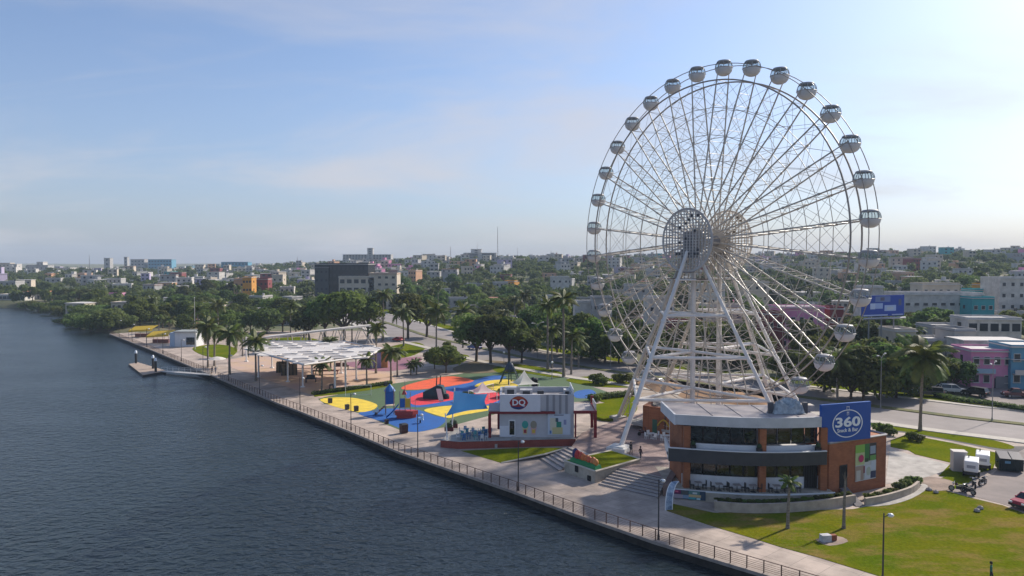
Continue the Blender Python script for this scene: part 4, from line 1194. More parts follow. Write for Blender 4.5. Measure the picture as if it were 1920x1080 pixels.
# terrace of the kiosk with red base wall
kt = thing('kiosk_terrace', 'raised terrace with tapering red brick base wall left of the snack kiosk', 'terrace', (-6, 103, 0))
ka = [W(826, 839, 0), W(862, 842, 0), W(925, 840, 0)]
tp_ = [Vector((ka[0].x, ka[0].y)), Vector((ka[1].x, ka[1].y)), Vector((ka[2].x + .3, ka[2].y)), Vector((8.9, KY - 1.0)), Vector((9.0, KY + .0)), Vector((kx0 - 1.7, KY)), Vector((kx0 - 1.7, KY + 5.5)), Vector((ka[0].x + 1.4, KY + 5.5))]
M_rbrick = tile_mat('red_terrace_brick', (.36, .085, .06), (.31, .072, .05), (.15, .035, .03), .5, .16, .012, .8, .5, vertical=True, stain=.25, stain_scale=.5)
mb = MB(); mb.prism(tp_, 0, PLZ - .02); mb.build('base_wall', M_rbrick, kt)
sheet('floor', offset_line(tp_, 0), PLZ + .005, M_conc, kind=None, parent=kt)
rp = MB(); a, b = Vector((ka[2].x + .2, ka[2].y - .05)), W(1075, 830, .05)
rp.prism([(a.x, a.y), (b.x + 1.5, b.y - .2), (9.5, KY - .9), (a.x + .1, KY - .95)], 0, .55); rp.build('ramp', M_conc, kt)
_lr = [('bl', (.03, .12, .28)), ('tl', (.08, .30, .32)), ('wh', (.55, .56, .58))]
sets = [(-6.8, 104.2), (-5.4, 106.3), (-4.3, 103.9), (-3.9, 107.0), (-6.6, 107.6)]
LCH = {}
for nm, c in _lr:
    LCH[nm] = {}
    for k_, me in CH.items(): m2 = me.copy(); m2.materials.clear(); m2.materials.append(mat('chair_' + nm, c, .5)); LCH[nm][k_] = m2
LT = []
for me in (TT, TL, TB): m2 = me.copy(); m2.materials.clear(); m2.materials.append(mat('blue_table', (.06, .14, .3), .5)); LT.append(m2)
wds = ['nearest the corner post', 'in the terrace centre', 'nearest the red post', 'at the back by the kiosk', 'at the back left corner']
cnm = {'bl': 'blue', 'tl': 'teal', 'wh': 'white'}
for i, (x, y) in enumerate(sets):
    put_table((x, y, PLZ + .005), 'blue snack table on the kiosk terrace, %s' % wds[i], 'kiosk terrace tables', LT)
    for j, a in enumerate((0.2, 1.8, 3.3, 4.9)):
        kk = ['bl', 'tl', 'wh'][(i + j) % 3]
        put_chair((x + .75 * math.cos(a), y + .75 * math.sin(a), PLZ + .005), a - PI / 2, '%s chair on the %s side of the kiosk table %s' % (cnm[kk], ('right', 'far', 'left', 'near')[j], wds[i]), 'kiosk terrace chairs', LCH[kk])
# blue shade sail with its white masts
ss = thing('shade_sail', 'bright blue stretched shade sail on white masts left of the snack kiosk', 'shade sail', (-7, 106, PLZ))
c0, c1, c2, c3 = Vector((-3.4, KY + .2, 5.0)), Vector((-8.4, KY + 3.5, 7.0)), Vector((-9.3, KY - 1.0, 4.2)), Vector((-3.6, KY + 4.8, 6.3))
mb = MB(); n = 10
for j in range(n + 1):
    for i in range(n + 1):
        u, v = i / n, j / n
        p = c0 * (1 - u) * (1 - v) + c2 * u * (1 - v) + c1 * u * v + c3 * (1 - u) * v
        cc = (c0 + c1 + c2 + c3) / 4
        k = .16 * (math.sin(PI * u) * (1 - 0 * v) * (abs(v - .5) * 2) ** 2 + math.sin(PI * v) * (abs(u - .5) * 2) ** 2)
        p = p.lerp(cc, k); p.z -= .25 * math.sin(PI * u) * math.sin(PI * v)
        mb.v.append(tuple(p))
for j in range(n):
    for i in range(n): mb.f.append((j * (n + 1) + i, j * (n + 1) + i + 1, (j + 1) * (n + 1) + i + 1, (j + 1) * (n + 1) + i)); mb.m.append(0)
mb.build('canopy', mat('sail_blue', (.02, .19, .45), .7, transl=.3), ss, True)
for c, b in ((c2, Vector((-9.0, KY - 1.6, 0.9))), (c1, Vector((-8.9, KY + 3.9, 0.02)))):
    mb = MB(); mb.tube(b, c + (c - b).normalized() * .4, .11, .09, 8); mb.build('mast', M_wframe, ss)
# small hedge boxes on the terrace edge
for i, (px, py) in enumerate(((842, 808), (850, 802))):
    p = W(px, py, PLZ); t = thing('terrace_planter', 'dark planter box on the kiosk terrace edge, %s' % ('nearer the mast' if i == 0 else 'behind the other one'), 'planter', (p.x, p.y, PLZ))
    mb = MB(); mb.box((p.x, p.y, PLZ + .3), (1.3, .5, .6)); mb.build('box', mat('maroon_box', (.10, .02, .025), .7), t)
    mb = MB(); mb.lathe([(.5, 0), (.62, .2), (.45, .5), (.05, .7)], (p.x, p.y, PLZ + .58), 9); mb.build('shrub', mat('dark_leaf', (.02, .045, .015), .8), t)

# ================================================================== PLANTER OF THE WHEEL LEG, STAIRS
A_, B_, C_, D_ = [Vector((W(px, py, z).x, W(px, py, z).y)) for px, py, z in ((1058, 885, 0), (1116, 906, 0), (1200, 862, 1.3), (1147, 846, 1.3))]
lp = thing('leg_planter', 'stone-walled lawn planter round the white foot of the wheel leg', 'planter', (A_.x, A_.y, 0))
cn = (A_ + B_ + C_ + D_) / 4
mb = MB(); pl4 = [A_, B_, C_, D_]
mb.prism(pl4, 0, 1.35); mb.build('wall', M_stone, lp)
mb = MB()
for i in range(4):
    p, q = pl4[i], pl4[(i + 1) % 4]; mb.tube((p.x, p.y, 1.4), (q.x, q.y, 1.4), .13, .13, 4)
mb.build('coping', mat('cream_coping', (.6, .54, .44), .8, var=.2, scale=1), lp)
sheet('turf', [p.lerp(cn, .04) for p in pl4], 1.42, M_grass, kind=None, parent=lp)
for t, z in ((.42, .95), (.82, .35)):
    p = A_.lerp(B_, t); d = (B_ - A_).normalized(); nn = Vector((d.y, -d.x)); p = p + nn * .06
    mb = MB(); mb.box((p.x, p.y, z), (.55, .1, .75 if t < .5 else .6), math.atan2(d.y, d.x)); mb.build('plaque' if t < .5 else 'drain', M_dark, lp)
# colourful caterpillar-like sculpture on the planter
d = (B_ - A_).normalized(); s0 = A_.lerp(B_, .12) - Vector((d.y, -d.x)) * .75
sp_ = thing('letter_sculpture', 'low colourful orange, red and green sculpture on the stone planter', 'sculpture', (s0.x, s0.y, 1.42), math.atan2(d.y, d.x))
ln = (B_ - A_).length * .84
mb = MB(); mb.box((ln / 2, 0, .22), (ln, 1.0, .44), taper=.93); mb.box((ln * .5, -.25, .5), (ln * .86, .3, .2)); mb.build('base', mat('sculpture_green', (.02, .26, .09), .5, var=.25, scale=2), sp_, world=False)
seg = [((.16, .10, .03), .42, 1.15), ((.45, .03, .03), .40, 1.2), ((.5, .07, .03), .38, 1.05), ((.55, .14, .03), .36, .98), ((.55, .16, .04), .36, .92), ((.5, .1, .04), .36, .88), ((.55, .17, .05), .38, .9), ((.55, .22, .06), .36, .8)]
seg[0] = ((.03, .03, .12), .42, 1.3)
for i, (c, r, h) in enumerate(seg):
    mb = MB(); x = .5 + i * (ln - 1.0) / 7
    mb.lathe([(r * .7, 0), (r, h * .25), (r, h * .55), (r * .7, h * .85), (.03, h)], (x, .05 * (-1) ** i, .4), 12); mb.build('segment', mat('segment_%d' % i, c, .5), sp_, True, False)
# stairs
def stairs(name, label, lo, hi, n, z0, z1, m):
    """lo: two ground points of the foot line, hi: two of the top line"""
    t = thing(name, label, 'stairs', (lo[0].x, lo[0].y, z0))
    for i in range(n):
        f0, f1 = i / n, (i + 1) / n
        a, b = lo[0].lerp(hi[0], f0), lo[1].lerp(hi[1], f0); c, e = lo[1].lerp(hi[1], f1 + .02), lo[0].lerp(hi[0], f1 + .02)
        mb = MB(); z = z0 + (z1 - z0) * (i + 1) / n
        mb.prism([a, b, c, e], z0 - .2, z - .004); st = mb.build('step', m, t)
        nn = (hi[0] - lo[0]).normalized() * .14
        mb = MB(); mb.prism([a - nn * .1, b - nn * .1, b + nn, a + nn], z - .03, z + .004); mb.build('nosing', mat('dark_nosing', (.10, .085, .09), .8), st)
    return t
M_step = mat('step_concrete', (.44, .39, .36), .85, var=.25, scale=.7)
def V2(px, py, z): p = W(px, py, z); return Vector((p.x, p.y))
stairs('staircase', 'narrow concrete stairs between the kiosk lawn and the stone planter', [V2(1008, 858, 0), V2(1046, 884, 0)], [V2(1072, 838, PLZ), V2(1108, 852, PLZ)], 7, 0, PLZ, M_step)
stairs('staircase', 'wide concrete stairs between the stone planter and the cafe terrace', [V2(1122, 909, 0), V2(1232, 935, 0)], [V2(1163, 876, PLZ), V2(1252, 896, PLZ)], 7, 0, PLZ, M_step)
rl = MB(); a, b = V2(1243, 930, 0), V2(1262, 893, 0)
rl.prism([a, a + Vector((.7, 0)), b + Vector((.9, 0)), b], 0, 1.25)
stw = rl.build('stair_cheek', mat('brown_cheek_wall', (.26, .17, .14), .85, var=.3, scale=1)); tag(stw, 'brown sloping cheek wall between the wide stairs and the cafe', 'wall')
# ================================================================== RAILING AND LAMPS ON THE SEA WALL
M_rust = mat('rust_brown_steel', (.13, .072, .052), .7, var=.3, scale=2)
_rl = offset_line(EDGE2, -0.22)
cum = [0.0]
for i in range(len(_rl) - 1): cum.append(cum[-1] + (_rl[i + 1] - _rl[i]).length)
def along(s):
    for i in range(len(_rl) - 1):
        if s <= cum[i + 1] or i == len(_rl) - 2:
            t = (s - cum[i]) / (cum[i + 1] - cum[i]); return _rl[i].lerp(_rl[i + 1], t), (_rl[i + 1] - _rl[i]).normalized()
railing = thing('railing', 'long rust-brown steel railing with slim posts along the water edge', 'railing', (_rl[0].x, _rl[0].y, .1))
SP = 1.5
pm_ = MB(); pm_.box((0, 0, .55), (.07, .09, 1.1)); PM = pm_.mesh('post', M_rust)
pm_ = MB()
for z in (.18, .34, .50, .66, .82): pm_.box((SP / 2, 0, z), (SP, .022, .022))
pm_.box((SP / 2, 0, 1.06), (SP, .06, .05)); RM = pm_.mesh('rail_panel', M_rust)
k = 0; s = 14.0; smax = cum[-1] - 1
gap = (W(400, 705).xy, W(385, 699).xy)
while s < smax:
    p, d = along(s)
    if (p - Vector(gap[0])).length > 2.2:
        for nm, me in (('post', PM), ('rail_panel', RM)):
            o = link(nm, me, railing, False); o.location = (p.x - _rl[0].x, p.y - _rl[0].y, 0); o.rotation_euler = (0, 0, math.atan2(d.y, d.x))
    s += SP; k += 1
M_pole = mat('dark_pole', (.045, .04, .04), .6)
M_lamp = mat('white_lamp_glass', (.75, .75, .73), .3)
def lamp(x, y, z, h, label, rz, style='short', group=None):
    t = thing('street_lamp', label, 'lamp post', (x, y, z), rz, group)
    mb = MB(); mb.tube((0, 0, 0), (0, 0, h), .075, .05, 8); mb.tube((0, 0, 0), (0, 0, .5), .13, .11, 8); mb.build('pole', M_pole if style == 'short' else mat('grey_pole', (.22, .22, .22), .5), t, world=False)
    if style == 'short':
        mb = MB(); mb.tube((0, 0, h - .35), (.55, 0, h - .1), .035, .03, 6); mb.build('arm', M_pole, t, world=False)
        mb = MB(); mb.lathe([(.02, -.16), (.2, -.14), (.26, -.02), (.18, .1), (.02, .14)], (.62, 0, h - .2), 10); mb.build('lamp_head', M_lamp, t, True, False)
    elif style == 'globe':
        mb = MB(); mb.lathe([(.05, -.25), (.22, -.15), (.28, 0), (.22, .17), (.03, .26)], (0, 0, h + .22), 10); mb.build('globe', M_lamp, t, True, False)
    else:
        for sg in (-1, 1):
            mb = MB(); mb.path([(0, 0, h - .3), (sg * .9, 0, h + .25), (sg * 1.9, 0, h + .4)], .045, 6); mb.build('arm', mat('grey_pole', (.22, .22, .22)), t, world=False)
            mb = MB(); mb.box((sg * 2.2, 0, h + .42), (.8, .28, .14), taper=.8); mb.build('lamp_head', mat('grey_head', (.45, .45, .45), .4), t, world=False)
    return t
_base = W(1228, 1016); s_lamp = min(((along(q)[0] - Vector((_base.x, _base.y))).length, q) for q in [i * .5 for i in range(int(cum[-1] * 2))])[1]
lam = []
q = s_lamp
while q < smax - 5: lam.append(q); q += 19.8
for i, q in enumerate(lam):
    p, d = along(q); n2 = Vector((d.y, -d.x)); p = p + n2 * .45
    lamp(p.x, p.y, 0, 5.7, 'slim dark lamp post at the sea railing, %s' % ('nearest to the viewer' if i == 0 else nth(i + 1) + ' along the promenade from the viewer'), math.atan2(n2.y, n2.x), 'short', 'promenade lamp posts')
p = W(1655, 1090); lamp(p.x, p.y, 0, 5.6, 'dark lamp post on the near lawn edge at the lower right', .2, 'short')
for px, py, h, lab in ((1651, 766, 9.0, 'tall grey street lamp on the median right of the wheel'), (1008, 672, 9.0, 'tall grey street lamp beside the tall palms left of the wheel'), (1568, 752, 8.0, 'tall grey street lamp behind the cafe sign'),
                       (715, 640, 9, 'tall grey street lamp beyond the red car'), (1145, 690, 8.5, 'tall grey street lamp behind the left edge of the wheel'), (1860, 790, 9, 'tall grey street lamp on the median at the right edge')):
    p = W(px, py); lamp(p.x, p.y, .1, h, lab, .85, 'tall', 'boulevard lamps')
for px, py, lab in ((238, 614, 'white globe lamp at the far left end of the promenade'), (255, 616, 'white globe lamp right of the farthest globe lamp'), (945, 690, 'white globe lamp under the round trees'), (1035, 712, 'slim globe lamp by the lawn path below the tall palms'), (1180, 782, 'short globe lamp on the lawn left of the brick pavilion')):
    p = W(px, py); lamp(p.x, p.y, 0, 3.6, lab, 0, 'globe', 'globe lamps')

# ================================================================== TREES AND PALMS
M_leafs = [mat('foliage_dark', (.12, .16, .038), .75, scale=.8, col2=(.066, .10, .03), per_obj=.36, transl=.45, spec=.25),
           mat('foliage_mid', (.16, .20, .042), .75, scale=.8, col2=(.09, .13, .032), per_obj=.38, transl=.45, spec=.25),
           mat('foliage_mangrove', (.17, .21, .055), .75, scale=.6, col2=(.095, .14, .04), per_obj=.3, transl=.45, spec=.25)]
M_bark = mat('bark', (.12, .09, .065), .9, var=.4, scale=2)
M_frond = mat('palm_frond', (.145, .17, .036), .6, scale=.8, col2=(.07, .10, .024), per_obj=.3, transl=.4)
M_frond_y = mat('young_palm_frond', (.16, .22, .03), .6, scale=.8, col2=(.08, .13, .02), per_obj=.15, transl=.35)
M_ptrunk = mat('palm_trunk', (.25, .215, .18), .9, scale=2.5, col2=(.13, .105, .085), stretch=(1, 1, 4))
def leaf_cloud(rng, lobes, n, size):
    """n leaf-clump faces spread through lobes (cx,cy,cz,rx,ry,rz)"""
    w = np.array([l[3] * l[4] * l[5] for l in lobes]) ** (2 / 3.); w /= w.sum()
    idx = rng.choice(len(lobes), n, p=w); L = np.array(lobes)[idx]
    d = rng.normal(size=(n, 3)); d /= np.linalg.norm(d, axis=1)[:, None]
    d[:, 2] = np.where((d[:, 2] < -.35) & (rng.random(n) < .6), -d[:, 2], d[:, 2])
    rr = 1 - .5 * rng.random(n) ** 2.2 + rng.normal(size=n) * .06
    P = L[:, :3] + d * L[:, 3:] * rr[:, None]
    nr = d + rng.normal(size=(n, 3)) * .55 + np.array([0, 0, .35]); nr /= np.linalg.norm(nr, axis=1)[:, None]
    t = np.cross(nr, rng.normal(size=(n, 3))); t /= np.linalg.norm(t, axis=1)[:, None]
    b = np.cross(nr, t)
    s = size * (0.6 + .8 * rng.random(n))[:, None]
    bend = nr * s * .25
    v = np.stack([P - t * s - bend, P + b * s * .55, P + t * s - bend, P - b * s * .55], 1).reshape(-1, 3)
    f = np.arange(4 * n).reshape(n, 4)
    return v, f
def np_mesh(name, v, f, m):
    me = bpy.data.meshes.new(name)
    me.vertices.add(len(v)); me.vertices.foreach_set('co', np.asarray(v, np.float32).ravel())
    k = f.shape[1]
    me.loops.add(f.size); me.loops.foreach_set('vertex_index', f.ravel().astype(np.int32))
    me.polygons.add(len(f)); me.polygons.foreach_set('loop_start', (np.arange(len(f)) * k).astype(np.int32)); me.polygons.foreach_set('loop_total', np.full(len(f), k, np.int32))
    me.materials.append(m); me.update(calc_edges=True)
    return me
def broad_tree(seed, H=9.0, spread=4.6, trunk=2.6, n=2600, size=.42, m=0, flat=.62):
    rng = np.random.default_rng(seed); lobes = []
    for i in range(9):
        a = 2 * PI * i / 9 + rng.random() * .7; r = spread * (.35 + .42 * rng.random()); rr = spread * (.34 + .2 * rng.random())
        lobes.append((r * math.cos(a), r * math.sin(a), trunk + (H - trunk) * (.28 + .42 * rng.random()), rr, rr, rr * flat * 1.15))
    for i in range(4):
        a = rng.random() * 2 * PI; r = spread * .3 * rng.random(); rr = spread * (.38 + .14 * rng.random())
        lobes.append((r * math.cos(a), r * math.sin(a), H - rr * flat, rr, rr, rr * flat))
    for i in range(7):      # ragged outliers
        a = rng.random() * 2 * PI; r = spread * (.75 + .25 * rng.random()); rr = spread * (.12 + .1 * rng.random()); lobes.append((r * math.cos(a), r * math.sin(a), trunk + (H - trunk) * (.25 + .65 * rng.random()), rr, rr, rr * .8))
    v, f = leaf_cloud(rng, lobes, n, size)
    crown = np_mesh('crown', v, f, M_leafs[m])
    mb = MB(); mb.tube((0, 0, -.2), (.1, .05, trunk), H * .034, H * .024, 8)
    for l in lobes[::2] + lobes[9:10]:
        q = Vector((l[0], l[1], l[2])); mid = Vector((q.x * .45, q.y * .45, trunk + (q.z - trunk) * .55))
        mb.tube((.1, .05, trunk - .1), mid, H * .018, H * .011, 6); mb.tube(mid, q, H * .011, H * .004, 5)
    return crown, mb.mesh('trunk', M_bark)
TREES = [broad_tree(11, 9, 4.8, 2.4, m=0), broad_tree(12, 10, 4.4, 3.0, m=0), broad_tree(13, 8, 5.2, 2.0, m=1), broad_tree(14, 11, 4.6, 3.2, m=1), broad_tree(15, 7.5, 4.2, 2.2, m=0), broad_tree(16, 9, 5.6, 2.6, m=1, n=3000), broad_tree(17, 8, 5.2, 1.1, m=0, n=3400, flat=.8), broad_tree(18, 8.5, 5.0, 1.2, m=1, n=3400, flat=.85)]
MANG = [broad_tree(31, 5.0, 4.6, .6, n=2600, size=.34, m=2, flat=.5), broad_tree(32, 4.2, 4.2, .4, n=2200, size=.34, m=2, flat=.45), broad_tree(33, 6, 4.8, .8, n=2600, size=.36, m=2, flat=.55)]
TREE_H = [9, 10, 8, 11, 7.5, 9, 8, 8.5]
def put_tree(x, y, z, kind, sc, rz, label, group, name='tree', lib=TREES, szz=1.0):
    t = thing(name, label, 'tree', (x, y, z), rz, group); t.scale = (sc, sc, sc * szz)
    link('trunk', lib[kind][1], t, False); link('crown', lib[kind][0], t, False)
    return t
def frond_mesh(seed, m, droop=.8, L=1.0, n=15):
    rng = np.random.default_rng(seed); mb = MB(); pts = []
    lift = .28 + .1 * rng.random()
    for i in range(n + 1):
        t = i / n; pts.append(Vector((L * (t - .18 * droop * t ** 3), L * .06 * math.sin(t * 3 + seed), L * (lift * t - droop * .72 * t ** 2.1))))
    for i in range(n): mb.tube(pts[i], pts[i + 1], .012 * L * (1 - i / n) + .003, .012 * L * (1 - (i + 1) / n) + .003, 4, False)
    for i in range(2, n + 1):
        t = i / n; l = L * .30 * (math.sin(PI * min(1, t * .86 + .10)) ** .7) ; p = pts[i]; tg = (pts[i] - pts[i - 1]).normalized()
        for sd in (-1, 1):
            sidev = tg.cross(Vector((0, 0, 1))).normalized() * sd
            tip = p + sidev * l * .75 + tg * l * .45 - Vector((0, 0, l * (.45 + .25 * rng.random())))
            w = tg * L * .046
            midp = p.lerp(tip, .5) + Vector((0, 0, l * .06))
            mb.add([p - w, p + w, midp + w * .9, midp - w * .9], [(0, 1, 2, 3)]); mb.add([midp - w * .9, midp + w * .9, tip], [(0, 1, 2)])
    return mb.mesh('frond', m)
FR = [frond_mesh(i, M_frond, d) for i, d in enumerate((.55, .8, 1.0, 1.25))]
FRY = [frond_mesh(i + 9, M_frond_y, d) for i, d in enumerate((.5, .8, 1.0))]
def crown_mesh(seed, r, m, n=26):
    """a whole small far crown: fronds of a library merged into one mesh"""
    rng = random.Random(seed); V_, F_ = [], []
    for i in range(n):
        me = FR[rng.randrange(4)] if m is M_frond else FRY[rng.randrange(3)]
        a = 2 * PI * i * .381966; el = R(-65 + 115 * ((i * .618) % 1)) * -1
        M = Matrix.Rotation(a, 4, 'Z') @ Matrix.Rotation(-R(50) + R(95) * (i / n), 4, 'Y') @ Matrix.Scale(r * rng.uniform(.85, 1.1), 4)
        b = len(V_); V_ += [tuple(M @ v.co) for v in me.vertices]; F_ += [tuple(q + b for q in p.vertices) for p in me.polygons]
    me = bpy.data.meshes.new('crown'); me.from_pydata(V_, [], F_); me.materials.append(m); return me
CROWNS = [crown_mesh(i, 1.0, M_frond) for i in range(4)]
def trunk_mesh(h, r, lean, m=None):
    mb = MB(); n = 7; pts = []
    for i in range(n + 1):
        t = i / n; pts.append((lean * t * t, lean * .4 * t, -.15 + (h + .15) * t, r * (1.35 if i == 0 else 1 - .35 * t)))
    for i in range(n): mb.tube(pts[i][:3], pts[i + 1][:3], pts[i][3], pts[i + 1][3], 8, i in (0, n - 1))
    return mb.mesh('trunk', m or M_ptrunk), pts[-1][:3]
def palm(x, y, z, h, r, label, group=None, seed=0, fronds=True, young=False, tr=.2, lean=None, n=18):
    rng = random.Random(seed + 100); t = thing('palm_tree', label, 'palm tree', (x, y, z), rng.uniform(0, 6), group)
    me, top = trunk_mesh(h, tr, rng.uniform(-.4, .4) if lean is None else lean)
    link('trunk', me, t, False)
    if fronds:
        lib = FRY if young else FR
        for i in range(n):
            o = link('frond', lib[rng.randrange(len(lib))], t, False); o.location = top
            f = i / n; sc = r * rng.uniform(.85, 1.1)
            o.rotation_euler = (rng.uniform(-.2, .2), -R(58) + R(92) * f, 2 * PI * i * .381966); o.scale = (sc, sc, sc)
        mb = MB(); mb.lathe([(tr * .7, -.5), (tr * 1.1, -.1), (tr * .8, .35), (.03, .7)], top, 8); mb.build('crown_shaft', mat('crown_shaft', (.10, .13, .04), .6), t, True, False)
    else:
        o = link('crown', CROWNS[seed % 4], t, False); o.location = top; o.scale = (r, r, r); o.rotation_euler = (0, 0, rng.uniform(0, 6))
    return t
# near and promenade palms (foot pixel, crown pixel height)
PALMS = [(390, 689, 612, 4.0, 'leftmost of the tall palms on the promenade beside the white umbrella'), (402, 686, 620, 3.6, 'tall palm just behind the leftmost promenade palm'), (431, 702, 626, 3.9, 'tall promenade palm just right of the white umbrella'),
         (480, 714, 640, 3.8, 'promenade palm left of the white lattice pavilion front'), (603, 735, 683, 2.3, 'small palm in front of the white pavilion columns'), (688, 727, 674, 2.3, 'small palm at the right front corner of the white pavilion'),
         (733, 718, 660, 3.0, 'palm between the white pavilion and the orange playground patch'), (745, 706, 660, 2.6, 'shorter palm right behind the palm by the mural wall'), (770, 703, 684, 1.8, 'low palm left of the small bushy tree in the park'), (781, 702, 680, 1.8, 'low palm touching the small bushy tree in the park'),
         (1027, 693, 572, 3.6, 'leftmost of the tall slender palms by the boulevard'), (1035, 690, 620, 3.0, 'shorter palm squeezed between the tall slender boulevard palms'), (1057, 707, 562, 3.9, 'tallest slender palm on the path corner by the boulevard'), (1071, 702, 628, 3.2, 'right hand palm of the boulevard group with yellowing fronds'),
         (1725, 808, 668, 5.0, 'large feathery palm by the boulevard at the right'), (1570, 752, 672, 4.2, 'palm behind the cafe sign right of the wheel'), (1797, 716, 670, 3.4, 'palm in front of the white houses left of the pink house'),
         (818, 655, 583, 5.0, 'broad palm with hanging fronds behind the round trees'), (868, 652, 585, 4.6, 'broad palm right of the other hanging palm behind the round trees'), (757, 648, 585, 4.2, 'palm left of the broad hanging palms'), (718, 640, 552, 3.6, 'tall thin palm in front of the beige block'),
         (660, 642, 583, 4.2, 'palm in front of the big green tree'), (372, 640, 582, 3.6, 'palm behind the white kiosk roof'), (318, 628, 600, 3.2, 'palm right behind the yellow canopies'), (298, 624, 596, 2.4, 'small palm left of the palm behind the yellow canopies'),
         (410, 640, 572, 3.8, 'palm behind the lawn of the promenade palms'), (545, 632, 575, 4.0, 'palm left of the big green tree'), (570, 634, 580, 3.8, 'palm touching the left edge of the big green tree'), (1085, 690, 640, 3.4, 'short palm beside the boulevard bus shelter'),
         (620, 690, 640, 2.6, 'palm rising behind the pavilion roof'), (705, 700, 615, 2.8, 'palm beside the right end of the sloping truss roof'), (455, 668, 628, 2.6, 'palm behind the left edge of the pavilion')]
for i, (px, py, cy, r, lab) in enumerate(PALMS):
    p = W(px, py); h = (py - cy) * p.y / F_PX
    palm(p.x, p.y, 0.0, h, r, lab, 'palms of the park and boulevard', i, True, tr=.16 + h * .009, n=26 if p.y < 150 else 22)
p = W(1477, 991); palm(p.x, p.y, 0.03, 4.5, 1.25, 'young bright green palm on the near lawn before the cafe', None, 77, True, True, .17, .1, 14)
p = W(1582, 991); t = thing('dead_palm', 'bare crownless palm trunk on the near lawn before the cafe doorway', 'palm tree', (p.x, p.y, .03)); link('trunk', trunk_mesh(4.7, .17, .1)[0], t, False)
mb = MB()
for i in range(5): mb.tube((.1, .04, 4.5), (.1 + .25 * math.cos(i * 1.3), .04 + .25 * math.sin(i * 1.3), 5.3 + .2 * (i % 2)), .04, .01, 5)
mb.build('stub', mat('dead_stub', (.2, .16, .12), .9), t, world=False)
# park and boulevard broadleaf trees (foot pixel, height m, kind)
NEAR_TREES = [(893, 678, 12.0, 5, 'left one of the round dark trees beside the boulevard'), (920, 682, 12.4, 0, 'middle one of the round dark trees beside the boulevard'), (955, 684, 12.0, 1, 'right one of the round dark trees beside the boulevard'), (978, 680, 9, 4, 'lower dark tree at the right edge of the round trees'),
              (836, 699, 6.4, 2, 'small bushy tree in the park left of the orange playground patch'), (815, 692, 4.6, 4, 'smallest bushy tree in the park beside the low palms'), (610, 640, 15, 3, 'left half of the big green tree group behind the pavilion'), (645, 642, 16, 5, 'tallest of the big green tree group behind the pavilion'), (690, 640, 14, 3, 'right half of the big green tree group behind the pavilion'),
              (580, 640, 11, 0, 'dark tree at the left foot of the big green trees'), (765, 635, 15, 3, 'bright green tree right of the beige block'), (800, 632, 14, 0, 'dark tree behind the hanging palms')]
for i, (px, py, h, kd, lab) in enumerate(NEAR_TREES):
    p = W(px, py); put_tree(p.x, p.y, 0.0, kd, h / TREE_H[kd], i * 1.7, lab, 'park trees')
# boulevard far-side trees: dark wall of crowns right and left of the wheel
BT = [(1110, 676, 11, 0), (1135, 678, 10, 1), (1160, 682, 9, 4), (1090, 672, 12, 3), (1000, 655, 12, 0), (1045, 662, 11, 5), (1595, 748, 9, 1), (1620, 750, 10, 0), (1650, 748, 10.5, 5), (1680, 746, 9.5, 0), (1705, 742, 8.5, 1), (1545, 735, 9, 0), (1760, 728, 6.5, 2), (1790, 728, 6, 2), (1480, 720, 7, 4), (1215, 690, 8, 0), (1260, 696, 7, 1), (1340, 700, 7, 4), (1420, 712, 7.5, 0)]
for i, (px, py, h, kd) in enumerate(sorted(BT)):
    kd = 6 + i % 2 if px > 1470 or px < 1180 else kd; p = W(px, py); put_tree(p.x, p.y, 0.0, kd, h / TREE_H[kd], i * 2.1, 'dark tree across the boulevard, %s' % ('leftmost of its row' if i == 0 else nth(i + 1) + ' from the left of its row'), 'trees across the boulevard')
# mangroves on the wild shore
MG = [(170, 622, 7.5, 0), (205, 623, 8.2, 2), (150, 615, 6.4, 1), (185, 612, 7.5, 0), (218, 616, 7.6, 0), (125, 606, 3.2, 1), (108, 606, 2.4, 1), (160, 603, 7, 2), (190, 602, 8, 0), (130, 592, 6, 1), (150, 588, 7, 0), (110, 586, 6, 2), (85, 584, 6, 1), (60, 581, 5.5, 0), (175, 590, 8, 0), (210, 598, 9, 2), (240, 600, 9, 0), (265, 606, 9, 1), (290, 606, 9, 0), (240, 612, 7, 1), (196, 618, 6.5, 1), (228, 620, 6.0, 2), (142, 609, 5.5, 0), (176, 606, 6.5, 1), (120, 597, 5.0, 2), (98, 590, 5.0, 0), (72, 585, 4.6, 2), (48, 580, 4.5, 1), (140, 598, 6.0, 2), (200, 608, 7.5, 1)]
for i, (px, py, h, kd) in enumerate(sorted(MG)):
    p = W(px, py, -.8); put_tree(p.x, p.y, -.9, kd, h / 5.0, i * 1.3, 'low spreading mangrove on the far shore, %s' % ('leftmost' if i == 0 else nth(i + 1) + ' from the left'), 'mangroves on the far shore', 'mangrove', MANG, .9)
